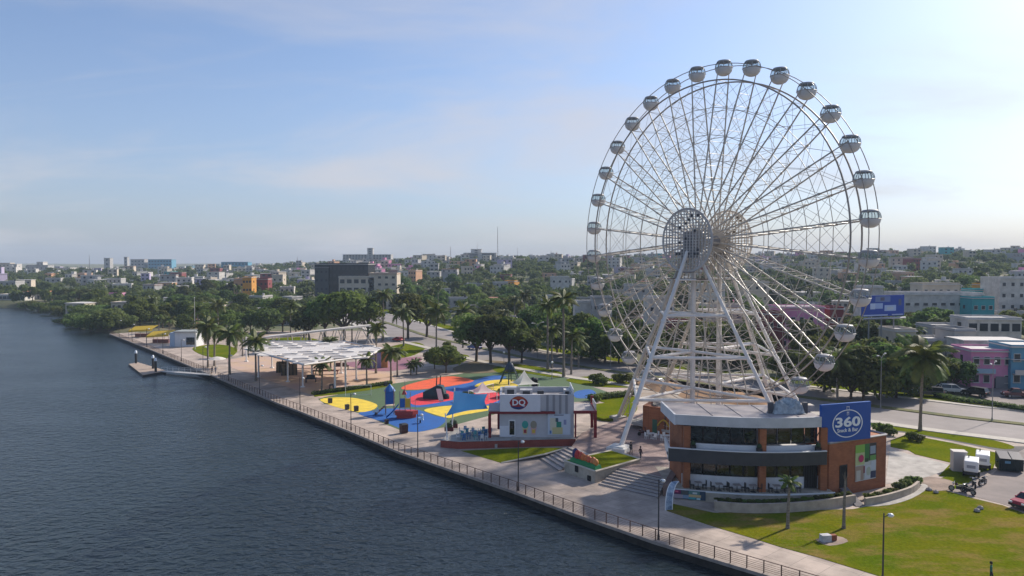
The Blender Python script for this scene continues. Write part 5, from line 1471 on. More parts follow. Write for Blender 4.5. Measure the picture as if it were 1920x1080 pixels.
# shrubs: planter, bed, lawn bushes
def bush_mesh(seed, n=500, size=.12):
    rng = np.random.default_rng(seed); lobes = [(rng.uniform(-.35, .35), rng.uniform(-.35, .35), .35 + .15 * rng.random(), .38, .38, .34) for _ in range(5)]
    v, f = leaf_cloud(rng, lobes, n, size); return np_mesh('foliage', v, f, M_leafs[seed % 2])
BUSH = [bush_mesh(s) for s in (1, 2, 3)]
def bush(x, y, z, sc, label, group, k=0):
    t = thing('shrub', label, 'shrub', (x, y, z), k * 1.1, group); t.scale = (sc, sc, sc * .85)
    link('foliage', BUSH[k % 3], t, False); mb = MB(); mb.tube((0, 0, -.05), (0, 0, .4), .04, .02, 5); mb.build('stem', M_bark, t, world=False)
for i in range(22):
    f = (i + .5) / 22 * (len(_pl) - 1); a = int(f); q = _pl[a].lerp(_pl[a + 1], f - a).lerp(_pb[a].lerp(_pb[a + 1], f - a), .45)
    bush(q.x, q.y, .8, .55 + .15 * (i * 7 % 5) / 5, 'low shrub in the curved planter, %s' % ('leftmost' if i == 0 else nth(i + 1) + ' from the left'), 'shrubs in the curved planter', i)
for i, (px, py) in enumerate([(1632, 938), (1645, 934), (1660, 930), (1675, 927), (1690, 922), (1702, 915), (1714, 909)]):
    p = W(px, py); bush(p.x, p.y, .06, 1.0 if i < 4 else 1.4, 'shrub in the bed beside the poster wall, %s' % ('leftmost' if i == 0 else nth(i + 1) + ' from the left'), 'shrubs beside the poster wall', i)
for i, (px, py, s, lab) in enumerate([(1655, 812, 2.2, 'large bush behind the brick block by the lane'), (1668, 816, 1.6, 'smaller bush right of the large lane bush'), (1705, 826, 1.8, 'bush on the lawn patch near the forecourt corner'), (1718, 828, 1.5, 'smaller bush beside the forecourt corner bush'), (1120, 720, 3.0, 'wide bush on the lawn below the boulevard'), (1135, 722, 2.4, 'low bush right of the wide lawn bush'), (1168, 720, 3.2, 'bush at the right end of the lawn below the boulevard'),
                                      (860, 672, 2.0, 'bush below the round trees'), (835, 652, 2.5, 'bush by the park lawn path'), (1115, 752, 2.0, 'bush at the hedge end near the small blue patch')]):
    p = W(px, py); bush(p.x, p.y, 0.03, s, lab, None, i)
# clipped hedges
def hedge(name, pts, w, h, label):
    pts = [Vector(p[:2]) for p in pts]; rng = np.random.default_rng(len(pts) + int(abs(pts[0].x) * 10)); V_, F_ = [], []
    lob = []
    for i in range(len(pts) - 1):
        L_ = (pts[i + 1] - pts[i]).length
        for j in range(max(2, int(L_ / .6))):
            q = pts[i].lerp(pts[i + 1], j / max(2, int(L_ / .6))); lob.append((q.x - pts[0].x, q.y - pts[0].y, h * .5, w * .6, w * .6, h * .52))
    v, f = leaf_cloud(rng, lob, 60 * len(lob), .16)
    t = thing(name, label, 'hedge', (pts[0].x, pts[0].y, 0.03)); link('foliage', np_mesh('foliage', v, f, M_leafs[0]), t, False)
    mb = MB()
    for i in range(len(pts) - 1): mb.tube((*(pts[i] - pts[0]), h * .4), (*(pts[i + 1] - pts[0]), h * .4), h * .35, h * .35, 6)
    mb.build('core', mat('hedge_core', (.02, .03, .01), .9), t, world=False)
hedge('hedge', Wp([(588, 741), (640, 734), (690, 727), (735, 720)]), .9, .8, 'low clipped hedge between the pavilion terrace and the green playground')
hedge('hedge', Wp([(1105, 752), (1150, 746), (1190, 742)]), 1.6, 1.2, 'dark clipped hedge left of the wheel above the bright lawn')
hedge('hedge', Wp([(1752, 744), (1800, 754), (1860, 762), (1940, 774)]), 1.8, 1.0, 'long green hedge between the boulevard and the side street')
# ================================================================== PLAYGROUND
def kit(name, label, cat, px, py, z=0.03, rz=0.0):
    p = W(px, py, z); return thing(name, label, cat, (p.x, p.y, z), rz)
def pb_(mb, name, m, t, smooth=False): return mb.build(name, m, t, smooth, world=False)
C_blue, C_red, C_yel, C_teal = mat('play_blue', (.01, .11, .36), .45), mat('play_red', (.40, .04, .03), .5), mat('play_yellow', (.62, .36, .02), .45), mat('play_teal', (.012, .05, .06), .5, var=.2, scale=1)
C_pole = mat('play_pole', (.25, .2, .22), .5); C_cream = mat('play_cream', (.62, .5, .35), .5); C_pink = mat('play_pink', (.65, .40, .38), .5)
sh = kit('play_ship', 'ship-shaped play structure with red hull, blue slide and yellow panels', 'play structure', 762, 783, rz=.1); sh.scale = (.66, .85, 1)
mb = MB(); hull = [(-2.6, -.9), (1.6, -.9), (2.9, 0), (1.6, .9), (-2.6, .9), (-2.9, 0)]
mb.prism([(x * .85, y * .8) for x, y in hull], 0, .55); mb.prism(hull, .55, 1.2); pb_(mb, 'hull', C_red, sh)
for x, y, h in ((-1.6, -.6, 4.6), (-1.6, .6, 4.4), (-.3, -.6, 6.2), (-.3, .6, 5.6), (1.0, -.6, 4.2), (1.0, .6, 4.2), (2.2, 0, 3.0)):
    mb = MB(); mb.tube((x, y, 0), (x, y, h), .07, .06, 6); pb_(mb, 'mast', C_pole, sh)
mb = MB(); mb.box((.35, 0, 1.75), (1.3, 1.2, .12)); mb.box((-1.0, 0, 1.75), (1.3, 1.2, .12)); pb_(mb, 'deck', C_cream, sh)
for x, m in ((.35, C_yel), (-.95, C_blue)):
    mb = MB(); mb.box((x, -.66, 2.5), (1.15, .07, 1.4)); pb_(mb, 'side_panel', m, sh)
    mb = MB(); mb.box((x, .66, 2.5), (1.15, .07, 1.2)); pb_(mb, 'side_panel', m, sh)
mb = MB(); mb.add([(-1.1, -.6, 3.9), (.1, -.6, 3.9), (.1, .6, 3.9), (-1.1, .6, 3.9), (-.5, 0, 4.8)], [(0, 1, 4), (1, 2, 4), (2, 3, 4), (3, 0, 4), (3, 2, 1, 0)]); pb_(mb, 'roof', C_red, sh)
mb = MB()
for i in range(8):
    t0, t1 = i / 8, (i + 1) / 8
    def sl(t): return (-1.9 - 3.0 * t, -.3 - 1.0 * t, 1.9 * (1 - t) ** 1.25 + .25)
    a, b = sl(t0), sl(t1); mb.add([(a[0], a[1] - .35, a[2] + .25), (a[0], a[1] - .3, a[2]), (a[0], a[1] + .3, a[2]), (a[0], a[1] + .35, a[2] + .25), (b[0], b[1] - .35, b[2] + .25), (b[0], b[1] - .3, b[2]), (b[0], b[1] + .3, b[2]), (b[0], b[1] + .35, b[2] + .25)], [(0, 4, 5, 1), (1, 5, 6, 2), (2, 6, 7, 3)])
pb_(mb, 'slide', C_blue, sh)
tw = kit('play_tower', 'blue climbing tower with steps left of the ship-shaped play structure', 'play structure', 731, 776, rz=.1)
for x in (-.7, .7):
    for y in (-.7, .7): mb = MB(); mb.tube((x, y, 0), (x, y, 4.4), .07, .07, 6); pb_(mb, 'post', C_pole, tw)
mb = MB(); mb.box((0, 0, 1.5), (1.5, 1.5, .12)); pb_(mb, 'deck', C_cream, tw)
for y in (-.72, .72): mb = MB(); mb.box((0, y, 2.8), (1.3, .06, 2.0)); pb_(mb, 'side_panel', C_blue, tw)
for i in range(5): mb = MB(); mb.box((-1.0 - .3 * (4 - i), 0, .15 + .27 * i), (.34, 1.0, .12)); pb_(mb, 'step', mat('play_brown', (.16, .06, .04), .6), tw)
mb = MB(); mb.lathe([(1.0, 3.9), (.6, 4.5), (.05, 5.1)], n=8); pb_(mb, 'roof', C_blue, tw)
mo = kit('climbing_mound', 'dark teal climbing mound with pale pink slide on the red patch', 'play structure', 815, 746, rz=-.1)
mb = MB(); pf = [(-2.0, 0), (-2.0, 1.2), (-.7, 1.8), (.6, 2.5), (1.6, 2.3), (2.0, 1.2), (2.0, 0)]; k_ = len(pf)
mb.add([(x, -1.2 + .3 * (z > 1.5), z) for x, z in pf] + [(x, 1.2 - .3 * (z > 1.5), z) for x, z in pf], [tuple(range(k_)), tuple(range(2 * k_ - 1, k_ - 1, -1))] + [(i, k_ + i, k_ + (i + 1) % k_, (i + 1) % k_) for i in range(k_)]); o = pb_(mb, 'mound', C_teal, mo, False)
mb = MB(); mb.add([(.6, -1.4, 2.0), (1.5, -1.4, 2.0), (2.4, -3.6, .25), (1.5, -3.6, .25), (.6, -1.4, 1.8), (1.5, -1.4, 1.8), (2.4, -3.6, .05), (1.5, -3.6, .05)], [(0, 3, 2, 1), (0, 4, 7, 3), (1, 2, 6, 5), (3, 7, 6, 2)]); pb_(mb, 'slide', C_pink, mo)
for x in (.3, 1.0): mb = MB(); mb.tube((x, .2, 2.3), (x + .1, .2, 4.2), .12, .1, 6); pb_(mb, 'turret', C_teal, mo)
mb = MB(); mb.lathe([(.5, 0), (.55, .5), (.4, .9), (.05, 1.0)], (2.4, -.6, 0), 12); pb_(mb, 'tunnel', C_teal, mo)
sp2 = kit('climbing_tower', 'dark spider-like climbing tower behind the white tent', 'play structure', 956, 718, rz=.4)
for i in range(6):
    a = i * PI / 3; mb = MB(); mb.path([(2.4 * math.cos(a), 2.4 * math.sin(a), 0), (1.5 * math.cos(a), 1.5 * math.sin(a), 2.2), (.3 * math.cos(a), .3 * math.sin(a), 4.4)], .12, 6); pb_(mb, 'leg', C_teal, sp2)
mb = MB(); mb.lathe([(.9, 2.4), (1.1, 3.0), (.7, 4.0), (.05, 4.6)], n=10); pb_(mb, 'cabin', mat('play_navy', (.02, .035, .07), .5), sp2)
for z, r in ((1.2, 1.95), (2.2, 1.5)): mb = MB(); mb.path([(r * math.cos(i * PI / 3), r * math.sin(i * PI / 3), z) for i in range(6)], .05, 5, closed=True); pb_(mb, 'ring', C_teal, sp2)
def tent(px, py, r, h, peak, lab, rz=.4):
    t = kit('tent', lab, 'tent', px, py, rz=rz); mb = MB(); n = 8
    c4 = [(r * sx, r * sy) for sx, sy in ((-1, -1), (1, -1), (1, 1), (-1, 1))]
    for i in range(4):
        a, b = Vector(c4[i]), Vector(c4[(i + 1) % 4])
        rows = []
        for j in range(n + 1):
            f = j / n; z = h + (peak - h) * f ** 2.2; k = 1 - f; rows.append([Vector((*(a.lerp(b, u / 6) * (k * (1 - .08 * math.sin(PI * u / 6)) + .012)), z)) for u in range(7)])
        for j in range(n):
            for u in range(6): mb.add([rows[j][u], rows[j][u + 1], rows[j + 1][u + 1], rows[j + 1][u]], [(0, 1, 2, 3)])
    pb_(mb, 'canopy', mat('tent_white', (.85, .82, .78), .7, transl=.5), t)
    for x, y in c4: mb = MB(); mb.tube((x, y, 0), (x, y, h), .06, .06, 6); pb_(mb, 'pole', M_wframe, t)
tent(905, 756, 2.0, 2.2, 3.9, 'white peaked tent over the red patch left of the kiosk roof')
tent(983, 741, 2.2, 2.4, 4.8, 'white peaked tent behind the snack kiosk roof')
for i, (px, py, lab) in enumerate(((878, 752, 'leafy potted bush left of the white peaked tent'), (941, 745, 'leafy bush right of the white peaked tent'))):
    p = W(px, py); bush(p.x, p.y, .03, 2.6, lab, None, i + 1)
for i, (px, py, lab) in enumerate(((1000, 727, 'dark bin left of the tent behind the kiosk'), (1005, 729, 'dark bin right beside the other bin behind the kiosk tent'))):
    p = W(px, py); t = thing('litter_bin', lab, 'bin', (p.x, p.y, .03)); mb = MB(); mb.tube((0, 0, 0), (0, 0, 1.9), .35, .4, 10); pb_(mb, 'drum', M_dark, t); mb = MB(); mb.lathe([(.42, 1.9), (.3, 2.1), (.02, 2.2)], n=10); pb_(mb, 'lid', M_charc, t)
BINS = [(619, 756, 'leftmost bin on the promenade edge of the yellow patch'), (651, 768, 'middle bin on the promenade edge of the yellow patch'), (668, 771, 'right bin on the promenade edge of the yellow patch'), (757, 812, 'large maroon bin at the tip of the blue patch'), (725, 795, 'low dark bin on the promenade edge of the blue patch'), (723, 724, 'dark round bin at the right end of the low hedge')]
for i, (px, py, lab) in enumerate(BINS):
    p = W(px, py); big = 1.25 if i == 3 else (.65 if i == 4 else .8)
    t = thing('litter_bin', lab, 'bin', (p.x, p.y, .01), .6, 'promenade bins'); mb = MB(); mb.box((0, 0, .55 * big), (.8 * big, .7 * big, 1.0 * big), taper=1.06); pb_(mb, 'box', mat('bin_maroon', (.05, .022, .025), .6) if i in (3, 4) else M_charc, t)
    mb = MB(); mb.box((0, 0, 1.1 * big), (.9 * big, .8 * big, .1 * big), taper=.8); pb_(mb, 'lid', M_black, t)
for px, py, lab in ((704, 778, 'pale blue spring rider on the blue patch left of the tower'), (788, 793, 'pale rocker seat on the blue patch right of the ship')):
    t = kit('spring_rider', lab, 'play rider', px, py); mb = MB(); mb.tube((0, 0, 0), (0, 0, .45), .12, .12, 8); pb_(mb, 'spring', M_black, t); mb = MB(); mb.box((0, 0, .65), (1.1, .35, .35), taper=.7); mb.box((.35, 0, 1.0), (.3, .3, .45), taper=.6); pb_(mb, 'body', mat('rider_pale', (.45, .6, .7), .4), t)
for px, py, lab, rz in ((672, 742, 'white goal frame on the green patch beside the low hedge', .2), (912, 742, 'thin white goal frame next to the red patch', 1.0)):
    t = kit('goal_frame', lab, 'goal', px, py, rz=rz); mb = MB(); mb.path([(-2.4, 0, 0), (-2.4, 0, 2.0), (2.4, 0, 2.0), (2.4, 0, 0)], .05, 6); pb_(mb, 'posts', M_wframe, t)
    mb = MB(); mb.path([(-2.4, 0, 2.0), (-2.4, 1.2, 0), (2.4, 1.2, 0), (2.4, 0, 2.0)], .03, 5); pb_(mb, 'stay', M_wframe, t)

# ================================================================== WHITE LATTICE PAVILION
M_pvw = mat('pavilion_white', (.66, .62, .58), .6, var=.15, scale=.4)
PZ = 6.4
pc = [V2(462, 655, PZ), V2(570, 684, PZ), V2(690, 668, PZ), V2(715, 655, PZ), V2(645, 640, PZ), V2(500, 640, PZ)]
pav = thing('pavilion', 'white open pavilion with flat honeycomb lattice roof on slim columns', 'pavilion', (pc[0].x, pc[0].y, 0))
def inside(p, poly): return bool(in_poly(np.array([p.x]), np.array([p.y]), [(q.x, q.y) for q in poly])[0])
mb = MB()
for i in range(6): a, b = pc[i], pc[(i + 1) % 6]; mb.tube((a.x, a.y, PZ), (b.x, b.y, PZ), .2, .2, 4)
pav_edge = mb.build('roof_edge', M_pvw, pav)
hs = 2.5; minx, maxx = min(p.x for p in pc), max(p.x for p in pc); miny, maxy = min(p.y for p in pc), max(p.y for p in pc)
rh = random.Random(2); row = 0; y = miny
while y < maxy:
    x = minx + (hs * .87 if row % 2 else 0)
    while x < maxx:
        c = Vector((x, y))
        if inside(c, pc):
            hx = [c + Vector((math.cos(PI / 6 + k * PI / 3), math.sin(PI / 6 + k * PI / 3))) * hs * .985 for k in range(6)]
            mb = MB()
            if rh.random() < .45: mb.prism([c + (h - c) * .97 for h in hx], PZ + .02, PZ + .10); mb.build('roof_panel', M_pvw, pav)
            else:
                for k in range(6):
                    a, b = hx[k], hx[(k + 1) % 6]; a2, b2 = c + (a - c) * .80, c + (b - c) * .80
                    mb.add([(a.x, a.y, PZ + .12), (b.x, b.y, PZ + .12), (b2.x, b2.y, PZ + .12), (a2.x, a2.y, PZ + .12), (a.x, a.y, PZ - .1), (b.x, b.y, PZ - .1), (b2.x, b2.y, PZ - .1), (a2.x, a2.y, PZ - .1)], [(0, 1, 2, 3), (7, 6, 5, 4), (3, 2, 6, 7), (0, 4, 5, 1)])
                rg = mb.build('roof_ring', M_pvw, pav)
                mb = MB(); mb.prism([c + (h - c) * .80 for h in hx], PZ - .06, PZ - .02); mb.build('infill', mat('pavilion_infill', (.57, .53, .50), .5, var=.2, scale=.3, transl=.3), rg)
        x += hs * 1.74
    y += hs * 1.5; row += 1
for px, py in ((485, 707), (540, 716), (568, 726), (628, 731), (648, 727), (668, 713), (585, 710), (510, 690), (600, 695), (640, 700), (462, 678)):
    p = W(px, py); mb = MB(); mb.tube((p.x, p.y, 0), (p.x, p.y, PZ), .2, .2, 8); mb.box((p.x, p.y, .1), (.8, .8, .2)); mb.build('column', M_wframe, pav)
# things beneath the pavilion
for i, (px, py, sx, lab) in enumerate(((545, 702, 3.2, 'dark arched climbing shell under the white pavilion'), (532, 697, 2.6, 'smaller arched shell behind the dark climbing shell'))):
    p = W(px, py); t = thing('shell_shelter', lab, 'shelter', (p.x, p.y, .03), .3)
    mb = MB()
    for k in range(5):
        a0 = k * .5 - 1.2; mb.path([(a0 * sx * .5, -1.6 * math.cos(PI * j / 8), 2.6 * math.sin(PI * j / 8) * (1 - .1 * abs(k - 2))) for j in range(9)], .16, 5)
    pb_(mb, 'rib', mat('shell_dark', (.06, .055, .045), .7), t)
    mb = MB()
    for j in range(8):
        a, b = PI * j / 8, PI * (j + 1) / 8
        mb.add([(-.6 * sx, -1.55 * math.cos(a), 2.45 * math.sin(a)), (.45 * sx, -1.55 * math.cos(a), 2.45 * math.sin(a)), (.45 * sx, -1.55 * math.cos(b), 2.45 * math.sin(b)), (-.6 * sx, -1.55 * math.cos(b), 2.45 * math.sin(b))], [(0, 1, 2, 3)])
    pb_(mb, 'cover', mat('shell_cover', (.17, .14, .09), .8), t)
for i, (px, py, c, lab) in enumerate(((583, 717, (.03, .03, .035), 'black cart between the pavilion columns'), (622, 729, (.03, .03, .035), 'small black bin at the pavilion front column'), (590, 690, (.16, .045, .035), 'long brown bench deep under the pavilion'), (610, 702, (.14, .05, .04), 'long brown bench near the pavilion centre'), (640, 693, (.10, .05, .04), 'brown kiosk counter under the right of the pavilion'))):
    p = W(px, py); t = thing('bench' if 'bench' in lab else ('counter' if 'counter' in lab else ('cart' if 'cart' in lab else 'litter_bin')), lab, 'bench' if 'bench' in lab else ('counter' if 'counter' in lab else ('cart' if 'cart' in lab else 'bin')), (p.x, p.y, .02), .1)
    L_ = 6 if 'bench' in lab else (2.2 if 'cart' in lab else (3.5 if 'counter' in lab else .8)); m = mat('under_%d' % i, c, .7)
    mb = MB(); mb.box((0, 0, .85), (L_, 1.0, .25)); pb_(mb, 'top', m, t)
    for sx in (-.45, .45): mb = MB(); mb.box((sx * L_, 0, .37), (.15, .9, .72)); pb_(mb, 'support', m, t)
    if 'cart' in lab or 'counter' in lab: mb = MB(); mb.box((0, .1, 1.3), (L_ * .8, .7, .64), taper=.85); pb_(mb, 'hood', m, t)
# sloping truss roof behind
tr = thing('truss_roof', 'long white roof sloping up on V-shaped legs behind the pavilion', 'roof', (-60, 220, 0))
ra, rb = WD(493, 632, 208), WD(640, 615, 218); rc2 = WD(700, 609, 226)
for nm, (p0, p1) in (('roof_slab', (ra, rb)), ('roof_slab', (rb, rc2))):
    mb = MB(); w = Vector((.5, 5.0, 0)); a, b = p0, p1
    vs = [a, b, b + w, a + w]; mb.add([(v.x, v.y, v.z) for v in vs] + [(v.x, v.y, v.z - .45) for v in vs], [(0, 1, 2, 3), (7, 6, 5, 4), (0, 4, 5, 1), (2, 6, 7, 3), (1, 5, 6, 2), (3, 7, 4, 0)]); mb.build(nm, M_pvw, tr)
for t0, t1 in ((.03, .08), (.10, .07), (.2, .23), (.33, .3), (.36, .4), (.5, .46), (.5, .56), (.62, .57), (.7, .66), (.66, .72), (.86, .79), (.88, .98), (.98, .92)):
    top = ra.lerp(rc2, t0); bot = ra.lerp(rc2, t1); bot.z = 0.0
    for off in (0.5, 4.4): mb = MB(); mb.tube((top.x, top.y + off, top.z - .3), (bot.x, bot.y + off, 0), .13, .13, 6); mb.build('strut', M_pvw, tr)
# mural wall
p = W(700, 690); t = thing('mural_wall', 'lilac and orange painted wall at the right end of the pavilion', 'wall', (p.x, p.y, 0))
for i, (dx, w, h, c) in enumerate(((-2.2, 1.6, 3.6, (.55, .55, .5)), (.2, 3.2, 3.9, (.30, .27, .50)), (2.6, 1.6, 4.4, (.6, .28, .10)))): mb = MB(); mb.box((p.x + dx, p.y + i * .3, h / 2), (w - .02, .3, h)); mb.build('panel', mat('mural_%d' % i, c, .7, var=.25, scale=1), t)

# ================================================================== PIER, WHITE KIOSK, YELLOW CANOPIES
dz = -.35
pier = thing('floating_pier', 'L-shaped floating timber pier with railed gangway on the lagoon', 'pier', (*V2(290, 690, dz), dz))
M_dk = mat('pier_deck', (.42, .33, .26), .85, scale=1.2, col2=(.32, .25, .20))
d0, d1, d2, d3 = V2(241, 682, dz), V2(270, 703, dz), V2(312, 697, dz), V2(272, 686, dz)
deck_poly = [d0, d1, d2, V2(300, 692, dz), V2(282, 689, dz), V2(258, 680, dz)]
nb = 14
for i in range(nb):
    f0, f1 = i / nb + .004, (i + 1) / nb - .004
    a0, a1 = V2(241, 682, dz).lerp(V2(268, 703, dz), f0), V2(241, 682, dz).lerp(V2(268, 703, dz), f1)
    b0, b1 = V2(258, 679, dz).lerp(V2(312, 695, dz), f0), V2(258, 679, dz).lerp(V2(312, 695, dz), f1)
    mb = MB(); mb.prism([a0, b0, b1, a1], dz - .1, dz); mb.build('plank', M_dk, pier)
mb = MB(); mb.prism([V2(241, 682, dz), V2(258, 679, dz), V2(312, 695, dz), V2(268, 703, dz)], WATER_Z - .3, dz - .105); mb.build('float', M_black, pier)
for px, py in ((255, 681), (287, 691), (292, 697)):
    q = V2(px, py, dz); mb = MB(); mb.tube((q.x, q.y, -3), (q.x, q.y, 2.2), .28, .28, 10); pl_ = mb.build('piling', M_black, pier); mb = MB(); mb.lathe([(.32, 0), (.32, .35), (.22, .65), (.02, .8)], (q.x, q.y, 2.2), 10); mb.build('piling_cap', mat('cap_white', (.7, .75, .8), .5), pl_, True)
g0, g1 = V2(308, 696, dz), V2(398, 703, 0)
mb = MB(); dv = (g1 - g0).normalized(); nv = Vector((-dv.y, dv.x)) * .8
mb.add([(*(g0 - nv), dz + .05), (*(g1 - nv), .1), (*(g1 + nv), .1), (*(g0 + nv), dz + .05), (*(g0 - nv), dz - .1), (*(g1 - nv), -.05), (*(g1 + nv), -.05), (*(g0 + nv), dz - .1)], [(0, 1, 2, 3), (7, 6, 5, 4), (0, 4, 5, 1), (2, 6, 7, 3), (0, 3, 7, 4), (1, 5, 6, 2)]); mb.build('gangway', mat('gangway_grey', (.45, .44, .43), .6), pier)
for sg in (-1, 1):
    mb = MB(); z0, z1 = dz + .05, .1
    for i in range(9): q = g0.lerp(g1, i / 8) + nv * sg; z = z0 + (z1 - z0) * i / 8; mb.tube((q.x, q.y, z), (q.x, q.y, z + 1.0), .03, .03, 4)
    for hh in (.5, 1.0): a, b = g0 + nv * sg, g1 + nv * sg; mb.tube((a.x, a.y, z0 + hh), (b.x, b.y, z1 + hh), .035, .035, 4)
    mb.build('handrail', mat('rail_white', (.6, .6, .58), .5), pier)
def hut(name, label, px0, px1, pyb, h, depth, mw, rz=0, cat='kiosk'):
    a, b = V2(px0, pyb, 0), V2(px1, pyb, 0); w = (b - a).length; c = (a + b) / 2
    t = thing(name, label, cat, (c.x, c.y, 0), 0); mb = MB(); mb.box((0, depth / 2, h / 2), (w, depth, h)); pb_(mb, 'wall', mw, t); mb = MB(); mb.box((0, depth / 2 - .1, h + .12), (w + .8, depth + .9, .24)); pb_(mb, 'roof', mat('hut_roof', (.32, .34, .33), .7, var=.2, scale=.5), t)
    return t, w
hk, hw = hut('white_kiosk', 'small white flat-roofed kiosk with pale blue side on the promenade', 328, 368, 650, 4.4, 5.5, M_white)
for fx, fw in ((.12, .16), (.27, .14), (.40, .1)): mb = MB(); mb.box((hw * fx, -.05, 1.7), (hw * fw, .12, 2.2)); pb_(mb, 'door', M_dglass, hk)
mb = MB(); mb.box((-hw / 2 - .8, 1.5, 2.1), (1.5, 3.0, 4.2)); pb_(mb, 'side_annex', mat('pale_blue_wall', (.36, .45, .56), .7), hk)
for i, (px, py, w, lab) in enumerate(((268, 632, 8.5, 'left yellow awning of the promenade stalls'), (300, 643, 7.5, 'right yellow awning of the promenade stalls nearer the white kiosk'))):
    p = W(px, py); t = thing('yellow_awning', lab, 'awning', (p.x, p.y, 0), -.1, 'yellow awnings')
    mb = MB(); mb.add([(-w / 2, -1.5, 2.3), (w / 2, -1.5, 2.9), (w / 2, 2.5, 3.9), (-w / 2, 2.5, 3.4), (-w / 2, -1.55, 1.8), (w / 2, -1.55, 2.3)], [(0, 1, 2, 3), (4, 5, 1, 0)]); pb_(mb, 'cloth', mat('awning_yellow', (.62, .43, .03), .6, transl=.25), t)
    for x in (-w / 2 + .1, 0, w / 2 - .1):
        for y, h in ((-1.45, 2.3), (2.4, 3.4)): mb = MB(); mb.tube((x, y, 0), (x, y, h), .06, .06, 6); pb_(mb, 'pole', C_pole, t)
    mb = MB(); mb.box((0, .8, .55), (w * .7, 1.2, 1.1)); pb_(mb, 'counter', mat('stall_brown', (.18, .07, .06), .7), t)
def umbrella(px, py, r, h, m, lab):
    t = kit('sun_umbrella', lab, 'umbrella', px, py); mb = MB(); mb.tube((0, 0, 0), (0, 0, h), .05, .05, 6); pb_(mb, 'pole', M_wframe, t); mb = MB(); mb.lathe([(r, h - .55), (r * .55, h - .15), (.02, h + .1)], n=8); pb_(mb, 'canopy', m, t); mb = MB(); mb.lathe([(.35, 0), (.35, .12), (.08, .2)], n=10); pb_(mb, 'base', M_conc, t)
umbrella(407, 690, 2.2, 2.7, mat('umbrella_white', (.75, .72, .68), .7, transl=.3), 'white umbrella beside the pier gangway on the promenade')
# flagpoles
for px, py, h, lab in ((366, 655, 15, 'tall pale flagpole left of the promenade palms'), (1310, 728, 5, 'thin site pole between the wheel columns')):
    t = kit('flagpole', lab, 'flagpole', px, py); mb = MB(); mb.tube((0, 0, 0), (0, 0, h), .13, .07, 8); pb_(mb, 'pole', mat('pale_pole', (.5, .48, .44), .5), t); mb = MB(); mb.lathe([(.02, 0), (.16, .12), (.02, .28)], (0, 0, h), 8); pb_(mb, 'finial', M_wframe, t)

